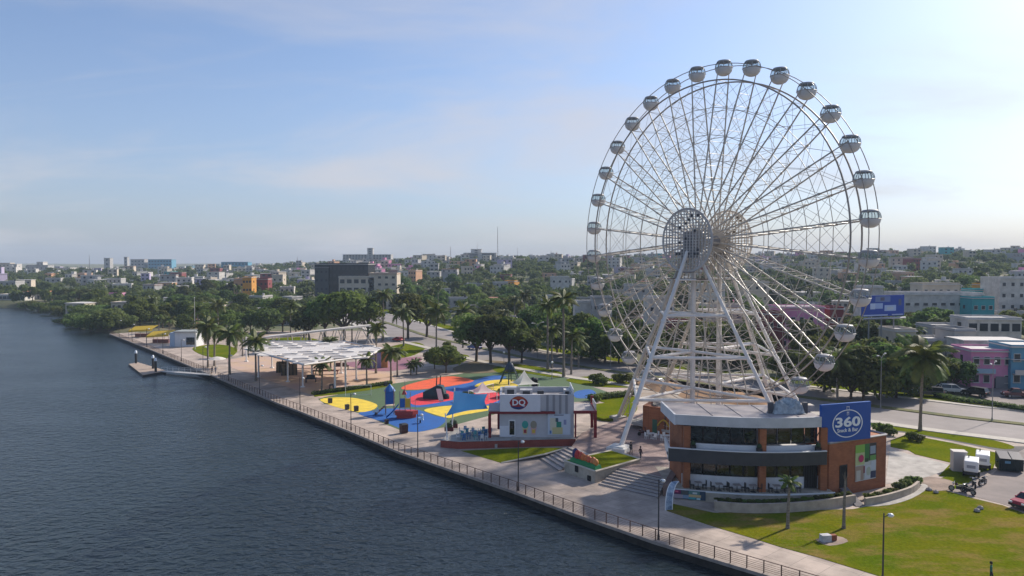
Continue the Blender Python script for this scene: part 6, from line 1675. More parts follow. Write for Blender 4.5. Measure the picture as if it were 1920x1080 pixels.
# ================================================================== VEHICLES AND YARD THINGS
M_tyre = mat('tyre_rubber', (.02, .02, .02), .9); M_rim = mat('alloy_rim', (.4, .4, .41), .35, .6); M_cglass = mat('car_glass', (.015, .018, .02), .06, spec=.6)
M_hl = mat('headlight_lens', (.7, .72, .74), .15); M_tl = mat('tail_light', (.35, .01, .01), .25); M_trim = mat('bumper_trim', (.03, .03, .033), .6)
def wheel_meshes():
    a = MB(); a.tube((0, -.11, 0), (0, .11, 0), .33, .33, 18); b = MB(); b.tube((0, -.118, 0), (0, .118, 0), .2, .2, 12); return a.mesh('tyre', M_tyre), b.mesh('rim', M_rim)
WHM = wheel_meshes()
def car(px, py, rz, col, label, kind='sedan', z=0.05, name='car', xy=None):
    p = W(px, py, z) if xy is None else Vector((*xy, z)); t = thing(name, label, 'car', (p.x, p.y, z), rz)
    L, Wd = 4.4, 1.76
    if kind == 'sedan': low = [(-2.2, .35), (-2.22, .72), (-2.05, .92), (-1.35, .98), (1.15, .95), (1.95, .82), (2.2, .6), (2.18, .35)]; cab = [(-1.55, .96), (-1.0, 1.42), (.35, 1.44), (1.1, .95)]
    elif kind == 'suv': low = [(-2.25, .42), (-2.27, .95), (-2.1, 1.1), (1.1, 1.08), (2.05, .98), (2.25, .7), (2.22, .42)]; cab = [(-2.15, 1.09), (-1.9, 1.72), (.5, 1.74), (1.25, 1.07)]
    else: low = [(-2.5, .45), (-2.52, 1.05), (-.55, 1.07), (1.3, 1.06), (2.2, .98), (2.4, .75), (2.38, .45)]; cab = [(-.6, 1.06), (-.45, 1.68), (.6, 1.7), (1.35, 1.05)]
    def loft(prof, w0, w1, zs0, zs1):
        mb = MB(); n = len(prof)
        def wd(z): f = (z - zs0) / max(1e-6, zs1 - zs0); return w0 + (w1 - w0) * f
        vs = [(x, -wd(z) / 2, z) for x, z in prof] + [(x, wd(z) / 2, z) for x, z in prof]
        fs = [tuple(range(n)), tuple(range(2 * n - 1, n - 1, -1))] + [(i, n + i, n + (i + 1) % n, (i + 1) % n) for i in range(n)]
        return mb.add(vs, fs)
    zt = max(z_ for _, z_ in cab)
    body = pb_(loft(low, Wd, Wd * .94, .35, 1.1), 'body', col, t)
    bv = body.modifiers.new('soft_edges', 'BEVEL'); bv.width = .06; bv.segments = 2; bv.limit_method = 'ANGLE'
    g = pb_(loft(cab, Wd * .9, Wd * .74, cab[0][1], zt), 'glasshouse', M_cglass, t)
    rf = [(cab[1][0] - .05, zt - .03), (cab[1][0], zt + .02), (cab[2][0], zt + .02), (cab[2][0] + .06, zt - .03)]
    pb_(loft(rf, Wd * .77, Wd * .74, zt - .03, zt + .02), 'roof', col, t)
    for sg in (-1, 1):
        for i, (x0, x1) in enumerate(((cab[0], cab[1]), (cab[3], cab[2]))):
            mb = MB(); mb.tube((x0[0], sg * Wd * .45, x0[1]), (x1[0], sg * Wd * .372, x1[1]), .05, .05, 5); pb_(mb, 'pillar', col, t)
        mb = MB(); mb.tube((-.3, sg * Wd * .455, cab[0][1]), (-.3, sg * Wd * .375, zt), .04, .04, 5); pb_(mb, 'pillar', col, t)
        for x, m, nm in ((low[-2][0] - .03, M_hl, 'headlight'), (low[1][0] + .02, M_tl, 'tail_light')):
            mb = MB(); mb.box((x, sg * Wd * .36, .7 if kind == 'sedan' else .85), (.12, .32, .16)); pb_(mb, nm, m, t)
        for x in (-1.35, 1.4):
            e = bpy.data.objects.new('wheel', None); COL.objects.link(e); e.parent = t; e.location = (x, sg * (Wd / 2 - .08), .33)
            link('tyre', WHM[0], e, False); link('rim', WHM[1], e, False)
        mb = MB(); mb.box((.75, sg * (Wd / 2 + .06), 1.0), (.14, .16, .12)); pb_(mb, 'mirror', col, t)
    for x in (low[0][0], low[-1][0]): mb = MB(); mb.box((x, 0, .45), (.14, Wd * .92, .2)); pb_(mb, 'bumper', M_trim, t)
    return t
def paint(n, c): return mat(n, c, .3, spec=.6)
car(1930, 950, R(205), paint('paint_red', (.33, .012, .02)), 'red sedan parked at the right edge beside the near lawn')
car(1786, 737, R(-20), paint('paint_silver', (.55, .54, .53)), 'silver estate car parked on the side street before the pink house', 'suv')
car(1829, 742, R(120), paint('paint_black', (.012, .012, .014)), 'black hatchback parked right of the silver car', 'suv')
car(1906, 745, R(165), paint('paint_maroon', (.09, .01, .018)), 'maroon pickup truck parked in front of the blue house', 'pickup')
car(747, 640, R(140), paint('paint_bright_red', (.42, .012, .03)), 'bright red car on the boulevard seen left of the palms', 'sedan')
car(1772, 735, R(-15), paint('paint_white_car', (.6, .6, .6)), 'small white car mostly hidden behind the silver estate car', 'sedan')
car(1745, 742, R(150), paint('paint_dark_grey', (.05, .05, .055)), 'dark grey car in the shade behind the large palm', 'suv')
car(1690, 738, R(150), paint('paint_teal', (.04, .12, .13)), 'teal car under the dark trees right of the wheel', 'sedan')
car(890, 655, R(138), paint('paint_blue_van', (.06, .1, .3)), 'blue car on the far carriageway behind the round trees', 'suv')
car(1230, 722, R(140), paint('paint_sand', (.3, .24, .18)), 'sand coloured car on the boulevard behind the wheel legs', 'sedan')
# electrical cabinet, generators, skip, motorcycles
p = W(1797, 882); t = thing('utility_cabinet', 'tall grey utility cabinet with dark vent on the lawn patch', 'cabinet', (p.x, p.y, .05), -.25)
mb = MB(); mb.box((0, 0, 1.2), (1.5, 1.3, 2.3)); pb_(mb, 'case', mat('cabinet_grey', (.42, .39, .37), .6, var=.1, scale=1), t); mb = MB(); mb.box((0, 0, 2.38), (1.6, 1.4, .1)); pb_(mb, 'lid', mat('cabinet_lid', (.5, .46, .43), .6), t)
mb = MB(); mb.box((.76, .15, 1.5), (.04, .55, .9)); pb_(mb, 'vent', M_charc, t); mb = MB(); mb.box((0, 0, .03), (1.7, 1.5, .14)); pb_(mb, 'plinth', M_conc, t)
def generator(px, py, rz, lab):
    p = W(px, py); t = thing('generator_trailer', lab, 'generator', (p.x, p.y, .03), rz, 'generator trailers')
    mb = MB(); mb.box((0, 0, 1.45), (2.9, 1.5, 1.3)); b = pb_(mb, 'housing', mat('generator_white', (.72, .72, .71), .4, var=.06, scale=1), t); bv = b.modifiers.new('soft_edges', 'BEVEL'); bv.width = .12; bv.segments = 2
    mb = MB(); mb.box((0, 0, .62), (2.8, 1.4, .34)); pb_(mb, 'chassis', M_trim, t)
    for sy in (-.78, .78):
        mb = MB(); mb.tube((-.2, sy - .1, .34), (-.2, sy + .1, .34), .34, .34, 16); pb_(mb, 'tyre', M_tyre, t)
        mb = MB(); mb.box((-.2, sy, .74), (1.0, .26, .08)); pb_(mb, 'mudguard', M_trim, t)
    mb = MB(); mb.tube((1.4, 0, .5), (2.6, 0, .45), .06, .06, 6); pb_(mb, 'drawbar', M_trim, t); mb = MB(); mb.box((-1.46, 0, 1.45), (.04, .9, .35)); pb_(mb, 'number_panel', mat('panel_grey', (.3, .3, .32)), t)
    mb = MB(); mb.tube((.6, .3, 2.1), (.6, .3, 2.4), .06, .06, 8); pb_(mb, 'exhaust', M_trim, t)
generator(1821, 893, 1.0, 'white generator trailer nearer the motorcycles')
generator(1842, 880, 1.0, 'white generator trailer behind the nearer one')
p = W(1892, 882); t = thing('waste_skip', 'dark green-black waste skip with sloping lids by the parking lot', 'skip', (p.x, p.y, .03), -.35)
M_skip = mat('skip_dark_green', (.012, .028, .03), .5, var=.3, scale=1)
mb = MB(); mb.add([(-1.3, -.9, .15), (1.3, -.9, .15), (1.3, .9, .15), (-1.3, .9, .15), (-1.3, -1.0, 1.6), (1.3, -1.0, 1.6), (1.3, 1.0, 2.05), (-1.3, 1.0, 2.05)], [(3, 2, 1, 0), (4, 5, 6, 7), (0, 1, 5, 4), (1, 2, 6, 5), (2, 3, 7, 6), (3, 0, 4, 7)]); pb_(mb, 'body', M_skip, t)
for sx in (-.66, .66): mb = MB(); mb.add([(sx - .6, -1.08, 1.64), (sx + .6, -1.08, 1.64), (sx + .6, 1.02, 2.14), (sx - .6, 1.02, 2.14), (sx - .6, -1.08, 1.60), (sx + .6, -1.08, 1.60), (sx + .6, 1.02, 2.08), (sx - .6, 1.02, 2.08)], [(0, 1, 2, 3), (7, 6, 5, 4), (0, 4, 5, 1), (1, 5, 6, 2), (3, 2, 6, 7), (0, 3, 7, 4)]); pb_(mb, 'lid', mat('skip_lid', (.03, .025, .035), .35), t)
for x in (-1.0, -.33, .33, 1.0): mb = MB(); mb.box((x, -.98, .9), (.08, .1, 1.35)); pb_(mb, 'rib', M_skip, t)
mb = MB(); mb.box((-.4, -1.03, 1.2), (.6, .04, .3)); pb_(mb, 'sticker', mat('skip_sticker', (.12, .25, .35)), t)
for sx in (-1.38, 1.38): mb = MB(); mb.box((sx, 0, 1.1), (.14, .9, .14)); pb_(mb, 'lift_pocket', M_skip, t)
def motorcycle(px, py, rz, lab, col):
    p = W(px, py); t = thing('motorcycle', lab, 'motorcycle', (p.x, p.y, .03), rz, 'parked motorcycles')
    for x in (-.65, .68):
        mb = MB(); mb.tube((x, -.07, .31), (x, .07, .31), .31, .31, 18); w = pb_(mb, 'wheel', M_tyre, t); mb = MB(); mb.tube((x, -.075, .31), (x, .075, .31), .2, .2, 14); pb_(mb, 'rim', M_rim, w)
    mb = MB(); mb.tube((.68, .1, .31), (.42, .06, .95), .035, .035, 6); mb.tube((.68, -.1, .31), (.42, -.06, .95), .035, .035, 6); pb_(mb, 'fork', M_rim, t)
    mb = MB(); mb.box((0, 0, .45), (.5, .26, .36)); pb_(mb, 'engine', M_trim, t)
    mb = MB(); mb.lathe([(.05, -.12), (.17, -.06), (.19, .06), (.08, .14)], (.2, 0, .8), 10); o = pb_(mb, 'fuel_tank', col, t, True)
    mb = MB(); mb.box((-.38, 0, .76), (.75, .24, .1), taper=.9); pb_(mb, 'seat', M_black, t)
    mb = MB(); mb.tube((.42, -.36, 1.02), (.42, .36, 1.02), .025, .025, 6); pb_(mb, 'handlebar', M_rim, t)
    mb = MB(); mb.lathe([(.02, -.1), (.1, 0), (.02, .1)], (.55, 0, .9), 8); pb_(mb, 'headlight', M_hl, t)
    mb = MB(); mb.tube((-.1, -.18, .32), (-.8, -.2, .36), .045, .06, 6); pb_(mb, 'exhaust', M_rim, t)
    mb = MB(); mb.add([(-.3, -.1, .66), (-.95, -.08, .72), (-.95, .08, .72), (-.3, .1, .66)], [(0, 1, 2, 3)]); pb_(mb, 'rear_fender', col, t)
mc = [paint('moto_black', (.02, .02, .022)), paint('moto_maroon', (.06, .012, .02)), paint('moto_blue', (.02, .04, .07))]
motorcycle(1797, 922, 2.6, 'maroon motorcycle at the left of the parked row', mc[1])
motorcycle(1815, 926, 1.9, 'black motorcycle nearest the lawn in the parked row', mc[0])
motorcycle(1826, 914, 1.2, 'dark blue motorcycle in the middle of the parked row', mc[2])
motorcycle(1842, 910, .6, 'black motorcycle at the right of the parked row', mc[0])
# low block and board on the near lawn, stones
p = W(1553, 1015); t = thing('lawn_marker', 'small white and rust utility block lying on the near lawn', 'utility block', (p.x, p.y, .03), .2)
mb = MB(); mb.box((-.3, 0, .32), (.9, .6, .62)); pb_(mb, 'block', mat('marker_white', (.55, .54, .56), .7, var=.3, scale=2), t); mb = MB(); mb.box((.5, .05, .3), (.6, .4, .5)); pb_(mb, 'rusty_box', mat('marker_rust', (.25, .08, .04), .8), t)
lawn('bare_earth', [(1530, 1012), (1570, 1006), (1590, 1016), (1555, 1024)], .046, MATS['bare_soil'], n=3)
rk = random.Random(9)
for i, (px, py) in enumerate(((1838, 955), (1832, 960), (1755, 925), (1742, 920))):
    p = W(px, py); mb = MB(); mb.lathe([(.1, 0), (.3 + .1 * rk.random(), .1), (.25, .28), (.03, .4)], (p.x, p.y, .02), 7); o = mb.build('stone', mat('pale_stone', (.4, .36, .33), .9, var=.4, scale=3)); tag(o, 'pale loose stone at the lawn and lot edge, %s of four from the left' % nth(sorted([1838, 1832, 1755, 1742]).index(px) + 1), 'stone', 'loose stones')
# billboard
BD = 178.0
ba, bb = WD(1617, 594, BD), WD(1695, 586, BD + 5); h0 = (592 - 556) * BD / F_PX
bt = thing('billboard', 'blue billboard on steel posts right of the wheel', 'billboard', (ba.x, ba.y, 0))
ux = bb - ba; ux.z = 0; z0 = ba.z; uz = Vector((0, 0, 5.0)); o_ = Vector((ba.x, ba.y, z0)); nr = ux.cross(uz).normalized()
mb = MB(); f = [o_, o_ + ux, o_ + ux + uz, o_ + uz]; mb.add(f + [q - nr * .4 for q in f], [(0, 1, 2, 3), (7, 6, 5, 4), (0, 4, 5, 1), (1, 5, 6, 2), (2, 6, 7, 3), (3, 7, 4, 0)]); face = mb.build('board', mat('billboard_blue', (.004, .05, .34), .4), bt)
panel_prints(face, o_, ux, uz, [(.3, .68, .66, .95, (.14, .2, .4)), (.42, .74, .52, .9, (.1, .09, .14)), (.18, .34, .3, .62, (.5, .58, .75)), (.3, .36, .48, .62, (.35, .45, .7)), (.52, .24, .8, .52, (.4, .5, .72)), (.58, .3, .74, .44, (.5, .55, .62)), (.86, .5, .93, .8, (.08, .1, .18)), (.02, .02, .6, .08, (.45, .52, .7)), (.7, .03, .97, .08, (.45, .5, .65))])
mb = MB(); mb.box((0, 0, 0), (1, 1, 1)); 
mb = MB(); q0, q1 = o_ - Vector((0, 0, .5)) + nr * .4, o_ + ux - Vector((0, 0, .5)) + nr * .4; mb.tube(q0, q1, .25, .25, 4); mb.build('catwalk', mat('catwalk_grey', (.35, .35, .4), .6), bt)
for f_ in (.2, .5, .8): q = o_ + ux * f_ - nr * .6; mb = MB(); mb.tube((q.x, q.y, 0), (q.x, q.y, z0 + 4), .2, .18, 8); mb.build('post', mat('grey_pole', (.22, .22, .22)), bt)
# bus shelter
p = W(1117, 672); t = thing('bus_shelter', 'dark bus shelter on the far boulevard pavement left of the wheel', 'bus shelter', (p.x, p.y, .1), -.8)
mb = MB(); mb.box((0, .9, 1.2), (4, .1, 2.3)); pb_(mb, 'back_wall', M_dark, t); mb = MB(); mb.box((0, .2, 2.5), (4.4, 2.0, .14)); pb_(mb, 'roof', M_black, t)
for x in (-1.95, 1.95): mb = MB(); mb.box((x, .3, 1.2), (.1, 1.2, 2.3)); pb_(mb, 'side_panel', M_dark, t)
mb = MB(); mb.box((0, .5, .5), (3, .4, .08)); pb_(mb, 'bench', M_charc, t)

# ================================================================== PEOPLE
def person(px, py, z, rz, label, top, bottom, skin=(.30, .17, .11), h=1.68, stride=.12):
    p = W(px, py, z); t = thing('person', label, 'person', (p.x, p.y, z), rz); s = h / 1.7
    J = {'pel': (0, 0, .93), 'chest': (0, .01, 1.22), 'neck': (0, .0, 1.44), 'head': (0, -.02, 1.56), 'crown': (0, -.01, 1.67),
         'lh': (.09, 0, .88), 'lk': (.1, -stride, .48), 'la': (.1, -stride * .6, .08), 'lt': (.11, -stride - .1, .035), 'rh': (-.09, 0, .88), 'rk': (-.1, stride * .3, .48), 'ra': (-.1, stride * 1.4, .09), 'rt': (-.11, stride * 1.0 - .08, .035),
         'ls': (.18, 0, 1.38), 'le': (.24, .06, 1.10), 'lw': (.24, -.04, .86), 'lf': (.24, -.07, .76), 'rs': (-.18, 0, 1.38), 're': (-.24, .03, 1.10), 'rw': (-.25, -.1, .87), 'rf': (-.25, -.14, .77)}
    rad = {'pel': .14, 'chest': .15, 'neck': .055, 'head': .095, 'crown': .07, 'lh': .09, 'lk': .06, 'la': .042, 'lt': .04, 'rh': .09, 'rk': .06, 'ra': .042, 'rt': .04, 'ls': .065, 'le': .045, 'lw': .033, 'lf': .035, 'rs': .065, 're': .045, 'rw': .033, 'rf': .035}
    E_ = [('pel', 'chest'), ('chest', 'neck'), ('neck', 'head'), ('head', 'crown'), ('pel', 'lh'), ('lh', 'lk'), ('lk', 'la'), ('la', 'lt'), ('pel', 'rh'), ('rh', 'rk'), ('rk', 'ra'), ('ra', 'rt'), ('chest', 'ls'), ('ls', 'le'), ('le', 'lw'), ('lw', 'lf'), ('chest', 'rs'), ('rs', 're'), ('re', 'rw'), ('rw', 'rf')]
    ks = list(J); me = bpy.data.meshes.new('body'); me.from_pydata([Vector(J[k_]) * s for k_ in ks], [(ks.index(a), ks.index(b)) for a, b in E_], [])
    o = link('body', me, t, False); sk = o.modifiers.new('skin', 'SKIN'); sv = me.skin_vertices[0].data
    for i, k_ in enumerate(ks): sv[i].radius = (rad[k_] * s, rad[k_] * s * (.7 if k_ in ('pel', 'chest') else 1)); sv[i].use_root = (k_ == 'pel')
    o.modifiers.new('smooth', 'SUBSURF').levels = 1; o.modifiers['smooth'].render_levels = 2
    m = bpy.data.materials.new('clothes'); m.use_nodes = True; n, l = m.node_tree.nodes, m.node_tree.links
    tc_ = n.new('ShaderNodeTexCoord'); sx = n.new('ShaderNodeSeparateXYZ'); l.new(tc_.outputs['Object'], sx.inputs[0]); rp_ = n.new('ShaderNodeValToRGB'); mp_ = n.new('ShaderNodeMath'); mp_.operation = 'DIVIDE'; mp_.inputs[1].default_value = 1.75 * s; l.new(sx.outputs[2], mp_.inputs[0]); l.new(mp_.outputs[0], rp_.inputs[0])
    cr = rp_.color_ramp; cr.interpolation = 'CONSTANT'; cr.elements[0].position = 0; cr.elements[0].color = (.02, .02, .02, 1); cr.elements[1].position = .05; cr.elements[1].color = (*bottom, 1)
    e = cr.elements.new(.56); e.color = (*top, 1); e = cr.elements.new(.835); e.color = (*skin, 1)
    l.new(rp_.outputs[0], n['Principled BSDF'].inputs['Base Color']); n['Principled BSDF'].inputs['Roughness'].default_value = .85; me.materials.append(m)
    mb = MB(); mb.lathe([(.105 * s, -.06 * s), (.118 * s, .02 * s), (.10 * s, .09 * s), (.03 * s, .135 * s), (.0, .14 * s)], (0, .015 * s, 1.62 * s), 10); pb_(mb, 'hair', mat('dark_hair', (.015, .012, .01), .8), t, True)
person(1183, 853, 1.0, .6, 'person in dark clothes walking right behind the white wheel footing', (.02, .02, .025), (.03, .025, .03))
person(1201, 862, 1.0, 2.2, 'person in dark maroon clothes walking at the planter corner before the cafe', (.05, .018, .03), (.03, .03, .04))
person(1858, 1092, .03, .9, 'person in a green top standing on the near lawn at the bottom right', (.02, .14, .10), (.03, .03, .04))
person(398, 700, .0, 1.0, 'person in dark clothes standing at the gangway gate', (.03, .02, .03), (.03, .03, .04))
person(404, 701, .0, 3.0, 'person in blue clothes standing right beside the gangway gate', (.06, .09, .16), (.03, .03, .05))
# ================================================================== CITY BEHIND
def px_terrain(px, d): 
    """ground point at distance d under the photo column px"""
    x = (px - 960) / F_PX * d; return Vector((x, d, ground_z(x, d)))
M_hw = [mat('house_white', (.60, .57, .53), .8, var=.35, scale=.5, detail=9), mat('house_grey', (.40, .39, .38), .8, var=.2, scale=.4), mat('house_cream', (.56, .48, .38), .8, var=.2, scale=.4), mat('house_pink', (.68, .26, .42), .8, var=.15, scale=.4),
        mat('house_peach', (.58, .33, .20), .8, var=.15, scale=.4), mat('house_blue', (.12, .30, .42), .8, var=.15, scale=.4), mat('house_teal', (.05, .36, .38), .8, var=.15, scale=.4), mat('house_orange', (.60, .28, .05), .8, var=.15, scale=.4), mat('house_maroon', (.22, .05, .05), .8, var=.15, scale=.4), mat('house_lilac', (.42, .36, .50), .8, var=.15, scale=.4)]
HN = ['white', 'grey', 'cream', 'pink', 'peach', 'blue', 'teal', 'orange', 'maroon', 'lilac']
M_rw = [mat('roof_pale', (.58, .55, .52), .8, var=.2, scale=.3), mat('roof_grey', (.30, .29, .29), .85, var=.3, scale=.3), mat('roof_rust', (.34, .14, .09), .85, var=.25, scale=.4)]
M_win = mat('far_window_glass', (.03, .035, .045), .2)
wm_ = MB(); wm_.box((0, 0, 0), (1, 1, 1)); WIN = wm_.mesh('window', M_win)
wm_ = MB(); wm_.box((0, 0, 0), (1, 1, 1)); SILL = wm_.mesh('sill', M_hw[0])
def building(c, w, dep, h, rz, ci, ri, label, group=None, floors=2, cols=3, win=(1.1, 1.2), name='house', parapet=.5, extras=True, side_win=True, sink=2.0, wm=None, rm=None, cat='house', tank=False):
    """box house standing on c (front centre), facing the viewer, with windows, parapet, roof slab and a roof tank"""
    t = thing(name, label, cat, c, rz, group); mw = wm or M_hw[ci]
    mb = MB(); mb.box((0, dep / 2, (h - sink) / 2), (w, dep, h + sink)); pb_(mb, 'wall', mw, t)
    mb = MB(); mb.box((0, dep / 2 - .15, h + .12), (w + .5, dep + .6, .24)); r = pb_(mb, 'roof', rm or M_rw[ri], t)
    if parapet:
        mb = MB(); zc = h + .24 + parapet / 2
        for cc, ss in (((0, 0, zc), (w, .18, parapet)), ((0, dep, zc), (w, .18, parapet)), ((-w / 2, dep / 2, zc), (.18, dep - .2, parapet)), ((w / 2, dep / 2, zc), (.18, dep - .2, parapet))): mb.box(cc, ss)
        pb_(mb, 'parapet', mw, r)
    if tank: mb = MB(); mb.tube((w * .2, dep * .5, h + .2), (w * .2, dep * .5, h + 1.7), .6, .5, 10); pb_(mb, 'water_tank', M_black if ci % 2 else M_hw[0], r)
    fh = h / floors
    for f in range(floors):
        for k in range(cols):
            x = -w / 2 + w * (k + .5) / cols; z = f * fh + fh * .52
            if f == 0 and k == cols // 2 and floors < 4:
                o = link('door', WIN, t, False); o.location = (x, -.02, 1.05); o.scale = (1.0, .14, 2.1); continue
            o = link('window', WIN, t, False); o.location = (x, -.02, z); o.scale = (win[0], .14, win[1])
            if c[1] < 330: o = link('window_frame', SILL, t, False); o.location = (x, -.01, z); o.scale = (win[0] + .24, .10, win[1] + .24); o = link('sill', SILL, t, False); o.location = (x, -.1, z - win[1] / 2 - .12); o.scale = (win[0] + .4, .3, .1)
        if side_win and floors <= 3:
            for sg in (-1, 1):
                o = link('window', WIN, t, False); o.location = (sg * w / 2, dep * .45, f * fh + fh * .52); o.scale = (.14, win[0], win[1])
    return t
occupied = []
def free(x, y, r):
    for ox, oy, orr in occupied:
        if (x - ox) ** 2 + (y - oy) ** 2 < (r + orr) ** 2: return False
    return True
def B(px, d, wpx, top_py, ci, ri, label, dep=9, floors=2, cols=3, rz=0.0, name='house', cat='house', **kw):
    """landmark building: column px, distance d, width in pixels and roof line in pixels"""
    g = px_terrain(px, d); g.z = max(g.z, 0); w = wpx * d / F_PX; top = WD(px, top_py, d).z; h = max(2.8, top - g.z)
    occupied.append((g.x, g.y + dep / 2, max(w, dep) * .62))
    return building(g, w, dep, h, rz, ci, ri, label, None, floors, cols, name=name, cat=cat, **kw)
# --- right side street
PINK = B(1864, 152, 74, 660, 3, 0, 'bright pink two-storey house with balcony across the side street', 9, 2, 4, -.12, parapet=0.35, win=(1.0, 1.4))
BLUEH = B(1945, 150, 84, 652, 5, 0, 'bright blue two-storey house cut by the right edge', 9, 2, 4, -.12, parapet=.3, win=(1.1, 1.4))
B(1868, 166, 110, 640, 0, 0, 'white house with long cream roof right above the pink house', 8, 2, 6, -.1, parapet=0)
B(1867, 184, 96, 600, 0, 0, 'white modern house with large dark windows above the cream roof', 9, 3, 5, -.1, parapet=.4, win=(1.9, 1.9))
B(1812, 176, 40, 622, 1, 1, 'small grey house left of the white modern house', 8, 2, 2)
B(1765, 178, 46, 640, 0, 0, 'low white house behind the large feathery palm', 8, 1, 3)
B(1780, 196, 60, 614, 1, 0, 'grey house with teal porch behind the large palm', 8, 2, 3)
B(1700, 180, 40, 622, 2, 0, 'cream house below the billboard', 8, 2, 2)
B(1770, 262, 150, 553, 0, 0, 'long low pale building with white flat roof right of the billboard', 14, 2, 9, win=(1.6, .9), parapet=.6, name='long_building', cat='building')
B(1845, 255, 42, 560, 6, 6 % 3, 'turquoise building at the right end of the long pale roof', 10, 2, 3, parapet=.5)
B(1765, 290, 70, 534, 2, 0, 'pinkish upper building standing behind the long pale roof', 9, 3, 5)
B(1848, 300, 40, 545, 6, 0, 'bright teal shed roofed building left of the white block', 9, 2, 3)
B(1862, 318, 30, 535, 7, 0, 'yellow orange house wedged beside the white block', 9, 2, 2)
B(1908, 290, 66, 523, 0, 0, 'tall white apartment block at the right edge', 12, 4, 4, name='apartment_block', cat='building', win=(1.2, 1.3))
B(1640, 235, 34, 540, 0, 0, 'white house with chimney directly above the billboard', 8, 2, 2)
B(1505, 205, 84, 578, 3, 0, 'pink house seen through the right of the wheel', 9, 2, 5, parapet=.3)
B(1455, 200, 34, 590, 8, 0, 'maroon and teal house left of the pink house behind the wheel', 8, 2, 2)
B(1570, 208, 26, 580, 8, 0, 'dark red house end behind the right wheel rim', 8, 2, 2)
B(1130, 255, 36, 560, 1, 1, 'dark grey house left of the wheel rim', 8, 2, 3)
B(1098, 262, 40, 568, 0, 0, 'low white house left of the dark grey one', 8, 1, 3)
B(1240, 235, 50, 560, 0, 0, 'pale house behind the left spokes', 8, 2, 3); B(1290, 215, 60, 606, 8, 0, 'dark red walled house behind the wheel columns', 8, 2, 4); B(1365, 230, 56, 575, 2, 0, 'cream house behind the wheel columns', 8, 2, 4)
B(1330, 330, 60, 535, 0, 0, 'white building behind the hub of the wheel', 9, 3, 4); B(1420, 340, 44, 530, 2, 0, 'cream building right of the wheel hub far behind', 9, 3, 3); B(1200, 330, 50, 536, 1, 0, 'grey building far behind the left spokes', 9, 3, 4)
for t, w_, tint in ((PINK, 7.5, (.30, .42, .5)), (BLUEH, 8.9, (.55, .5, .45))):
    mb = MB(); mb.box((-w_ * .22, -.55, 3.15), (w_ * .5, 1.1, .16)); bl_ = pb_(mb, 'balcony', M_hw[0], t)
    mb = MB(); mb.box((-w_ * .22, -1.06, 3.65), (w_ * .5, .1, .9)); pb_(mb, 'balcony_front', mat('balcony_%.2f' % tint[0], tint, .7), bl_)
    mb = MB(); mb.box((w_ * .28, -.06, 1.25), (w_ * .36, .1, 2.4)); pb_(mb, 'garage_door', mat('garage_grey', (.2, .19, .2), .7), t)
    mb = MB(); mb.box((0, -.35, 6.1), (w_ + .2, .8, .14)); pb_(mb, 'eave', M_rw[0], t)
# --- centre and left landmarks
M_bk = mat('black_glass_wall', (.018, .022, .03), .25, var=.3, scale=.1)
B(640, 430, 100, 496, 1, 1, 'black glass office block behind the big green trees', 22, 5, 12, name='office_block', cat='building', wm=M_bk, rm=M_rw[0], win=(1.6, 2.0))
B(603, 428, 26, 502, 1, 1, 'dark slatted annex at the left of the black office block', 14, 4, 3, name='office_annex', cat='building', wm=mat('dark_annex', (.05, .055, .06), .6))
B(668, 424, 66, 520, 2, 0, 'cream and glass lower wing in front of the black office block', 6, 3, 5, name='office_wing', cat='building', win=(2.6, 2.2))
B(718, 424, 52, 514, 2, 2, 'cream four-storey block with maroon roof right of the office block', 14, 4, 4, name='apartment_block', cat='building', win=(1.6, 1.2))
B(760, 500, 40, 540, 0, 0, 'white terrace houses right of the cream four-storey block', 9, 2, 4)
B(688, 1000, 90, 478, 1, 1, 'long grey slab building on the skyline with a small tower', 20, 5, 16, name='slab_building', cat='building', win=(2.4, 1.5), side_win=False)
B(694, 998, 10, 466, 1, 1, 'small tower on top of the long skyline slab', 8, 8, 1, name='tower', cat='tower', win=(2, 1.2), side_win=False)
B(900, 900, 62, 475, 0, 0, 'white banded office building on the central skyline', 18, 5, 2, name='office_building', cat='building', win=(15, 1.3), side_win=False)
B(893, 905, 20, 468, 0, 0, 'white roof house on the banded skyline office', 10, 6, 1, name='roof_house', cat='building', win=(4, 1), side_win=False)
B(868, 720, 50, 491, 4, 0, 'orange peach apartment building below the banded office', 14, 4, 6, name='apartment_block', cat='building', win=(1.6, 1.4))
B(1030, 560, 26, 514, 4, 0, 'peach house with tower in the central trees', 9, 3, 2); B(1050, 470, 34, 520, 0, 0, 'white house right of the peach house in the trees', 9, 2, 3)
B(463, 420, 17, 521, 7, 0, 'bright orange rounded house left of centre', 8, 3, 3, parapet=.3); B(448, 424, 20, 524, 4, 0, 'peach house left of the bright orange house', 8, 2, 2)
B(490, 450, 24, 524, 8, 0, 'dark red house right of the bright orange house', 8, 2, 3); B(520, 520, 20, 517, 2, 0, 'pale pink house right of the dark red house', 8, 2, 2)
B(440, 1050, 50, 492, 5, 1, 'wide blue-grey building on the left skyline', 16, 3, 8, name='hall', cat='building', win=(2.5, 1.5), side_win=False)
B(300, 1150, 44, 487, 5, 1, 'long bluish slab on the left skyline', 16, 4, 8, name='slab_building', cat='building', win=(2.5, 1.5), side_win=False); B(258, 1150, 26, 487, 1, 2, 'reddish grey block left of the long bluish slab', 16, 4, 4, name='block', cat='building', win=(2, 1.5), side_win=False)
B(201, 1100, 11, 484, 1, 1, 'grey church tower on the left skyline', 9, 4, 1, name='church_tower', cat='tower', win=(2, 3), side_win=False, parapet=0); B(236, 1100, 6, 482, 1, 1, 'slender dark tower right of the church tower', 6, 5, 1, name='tower', cat='tower', win=(1.6, 2), side_win=False, parapet=0)
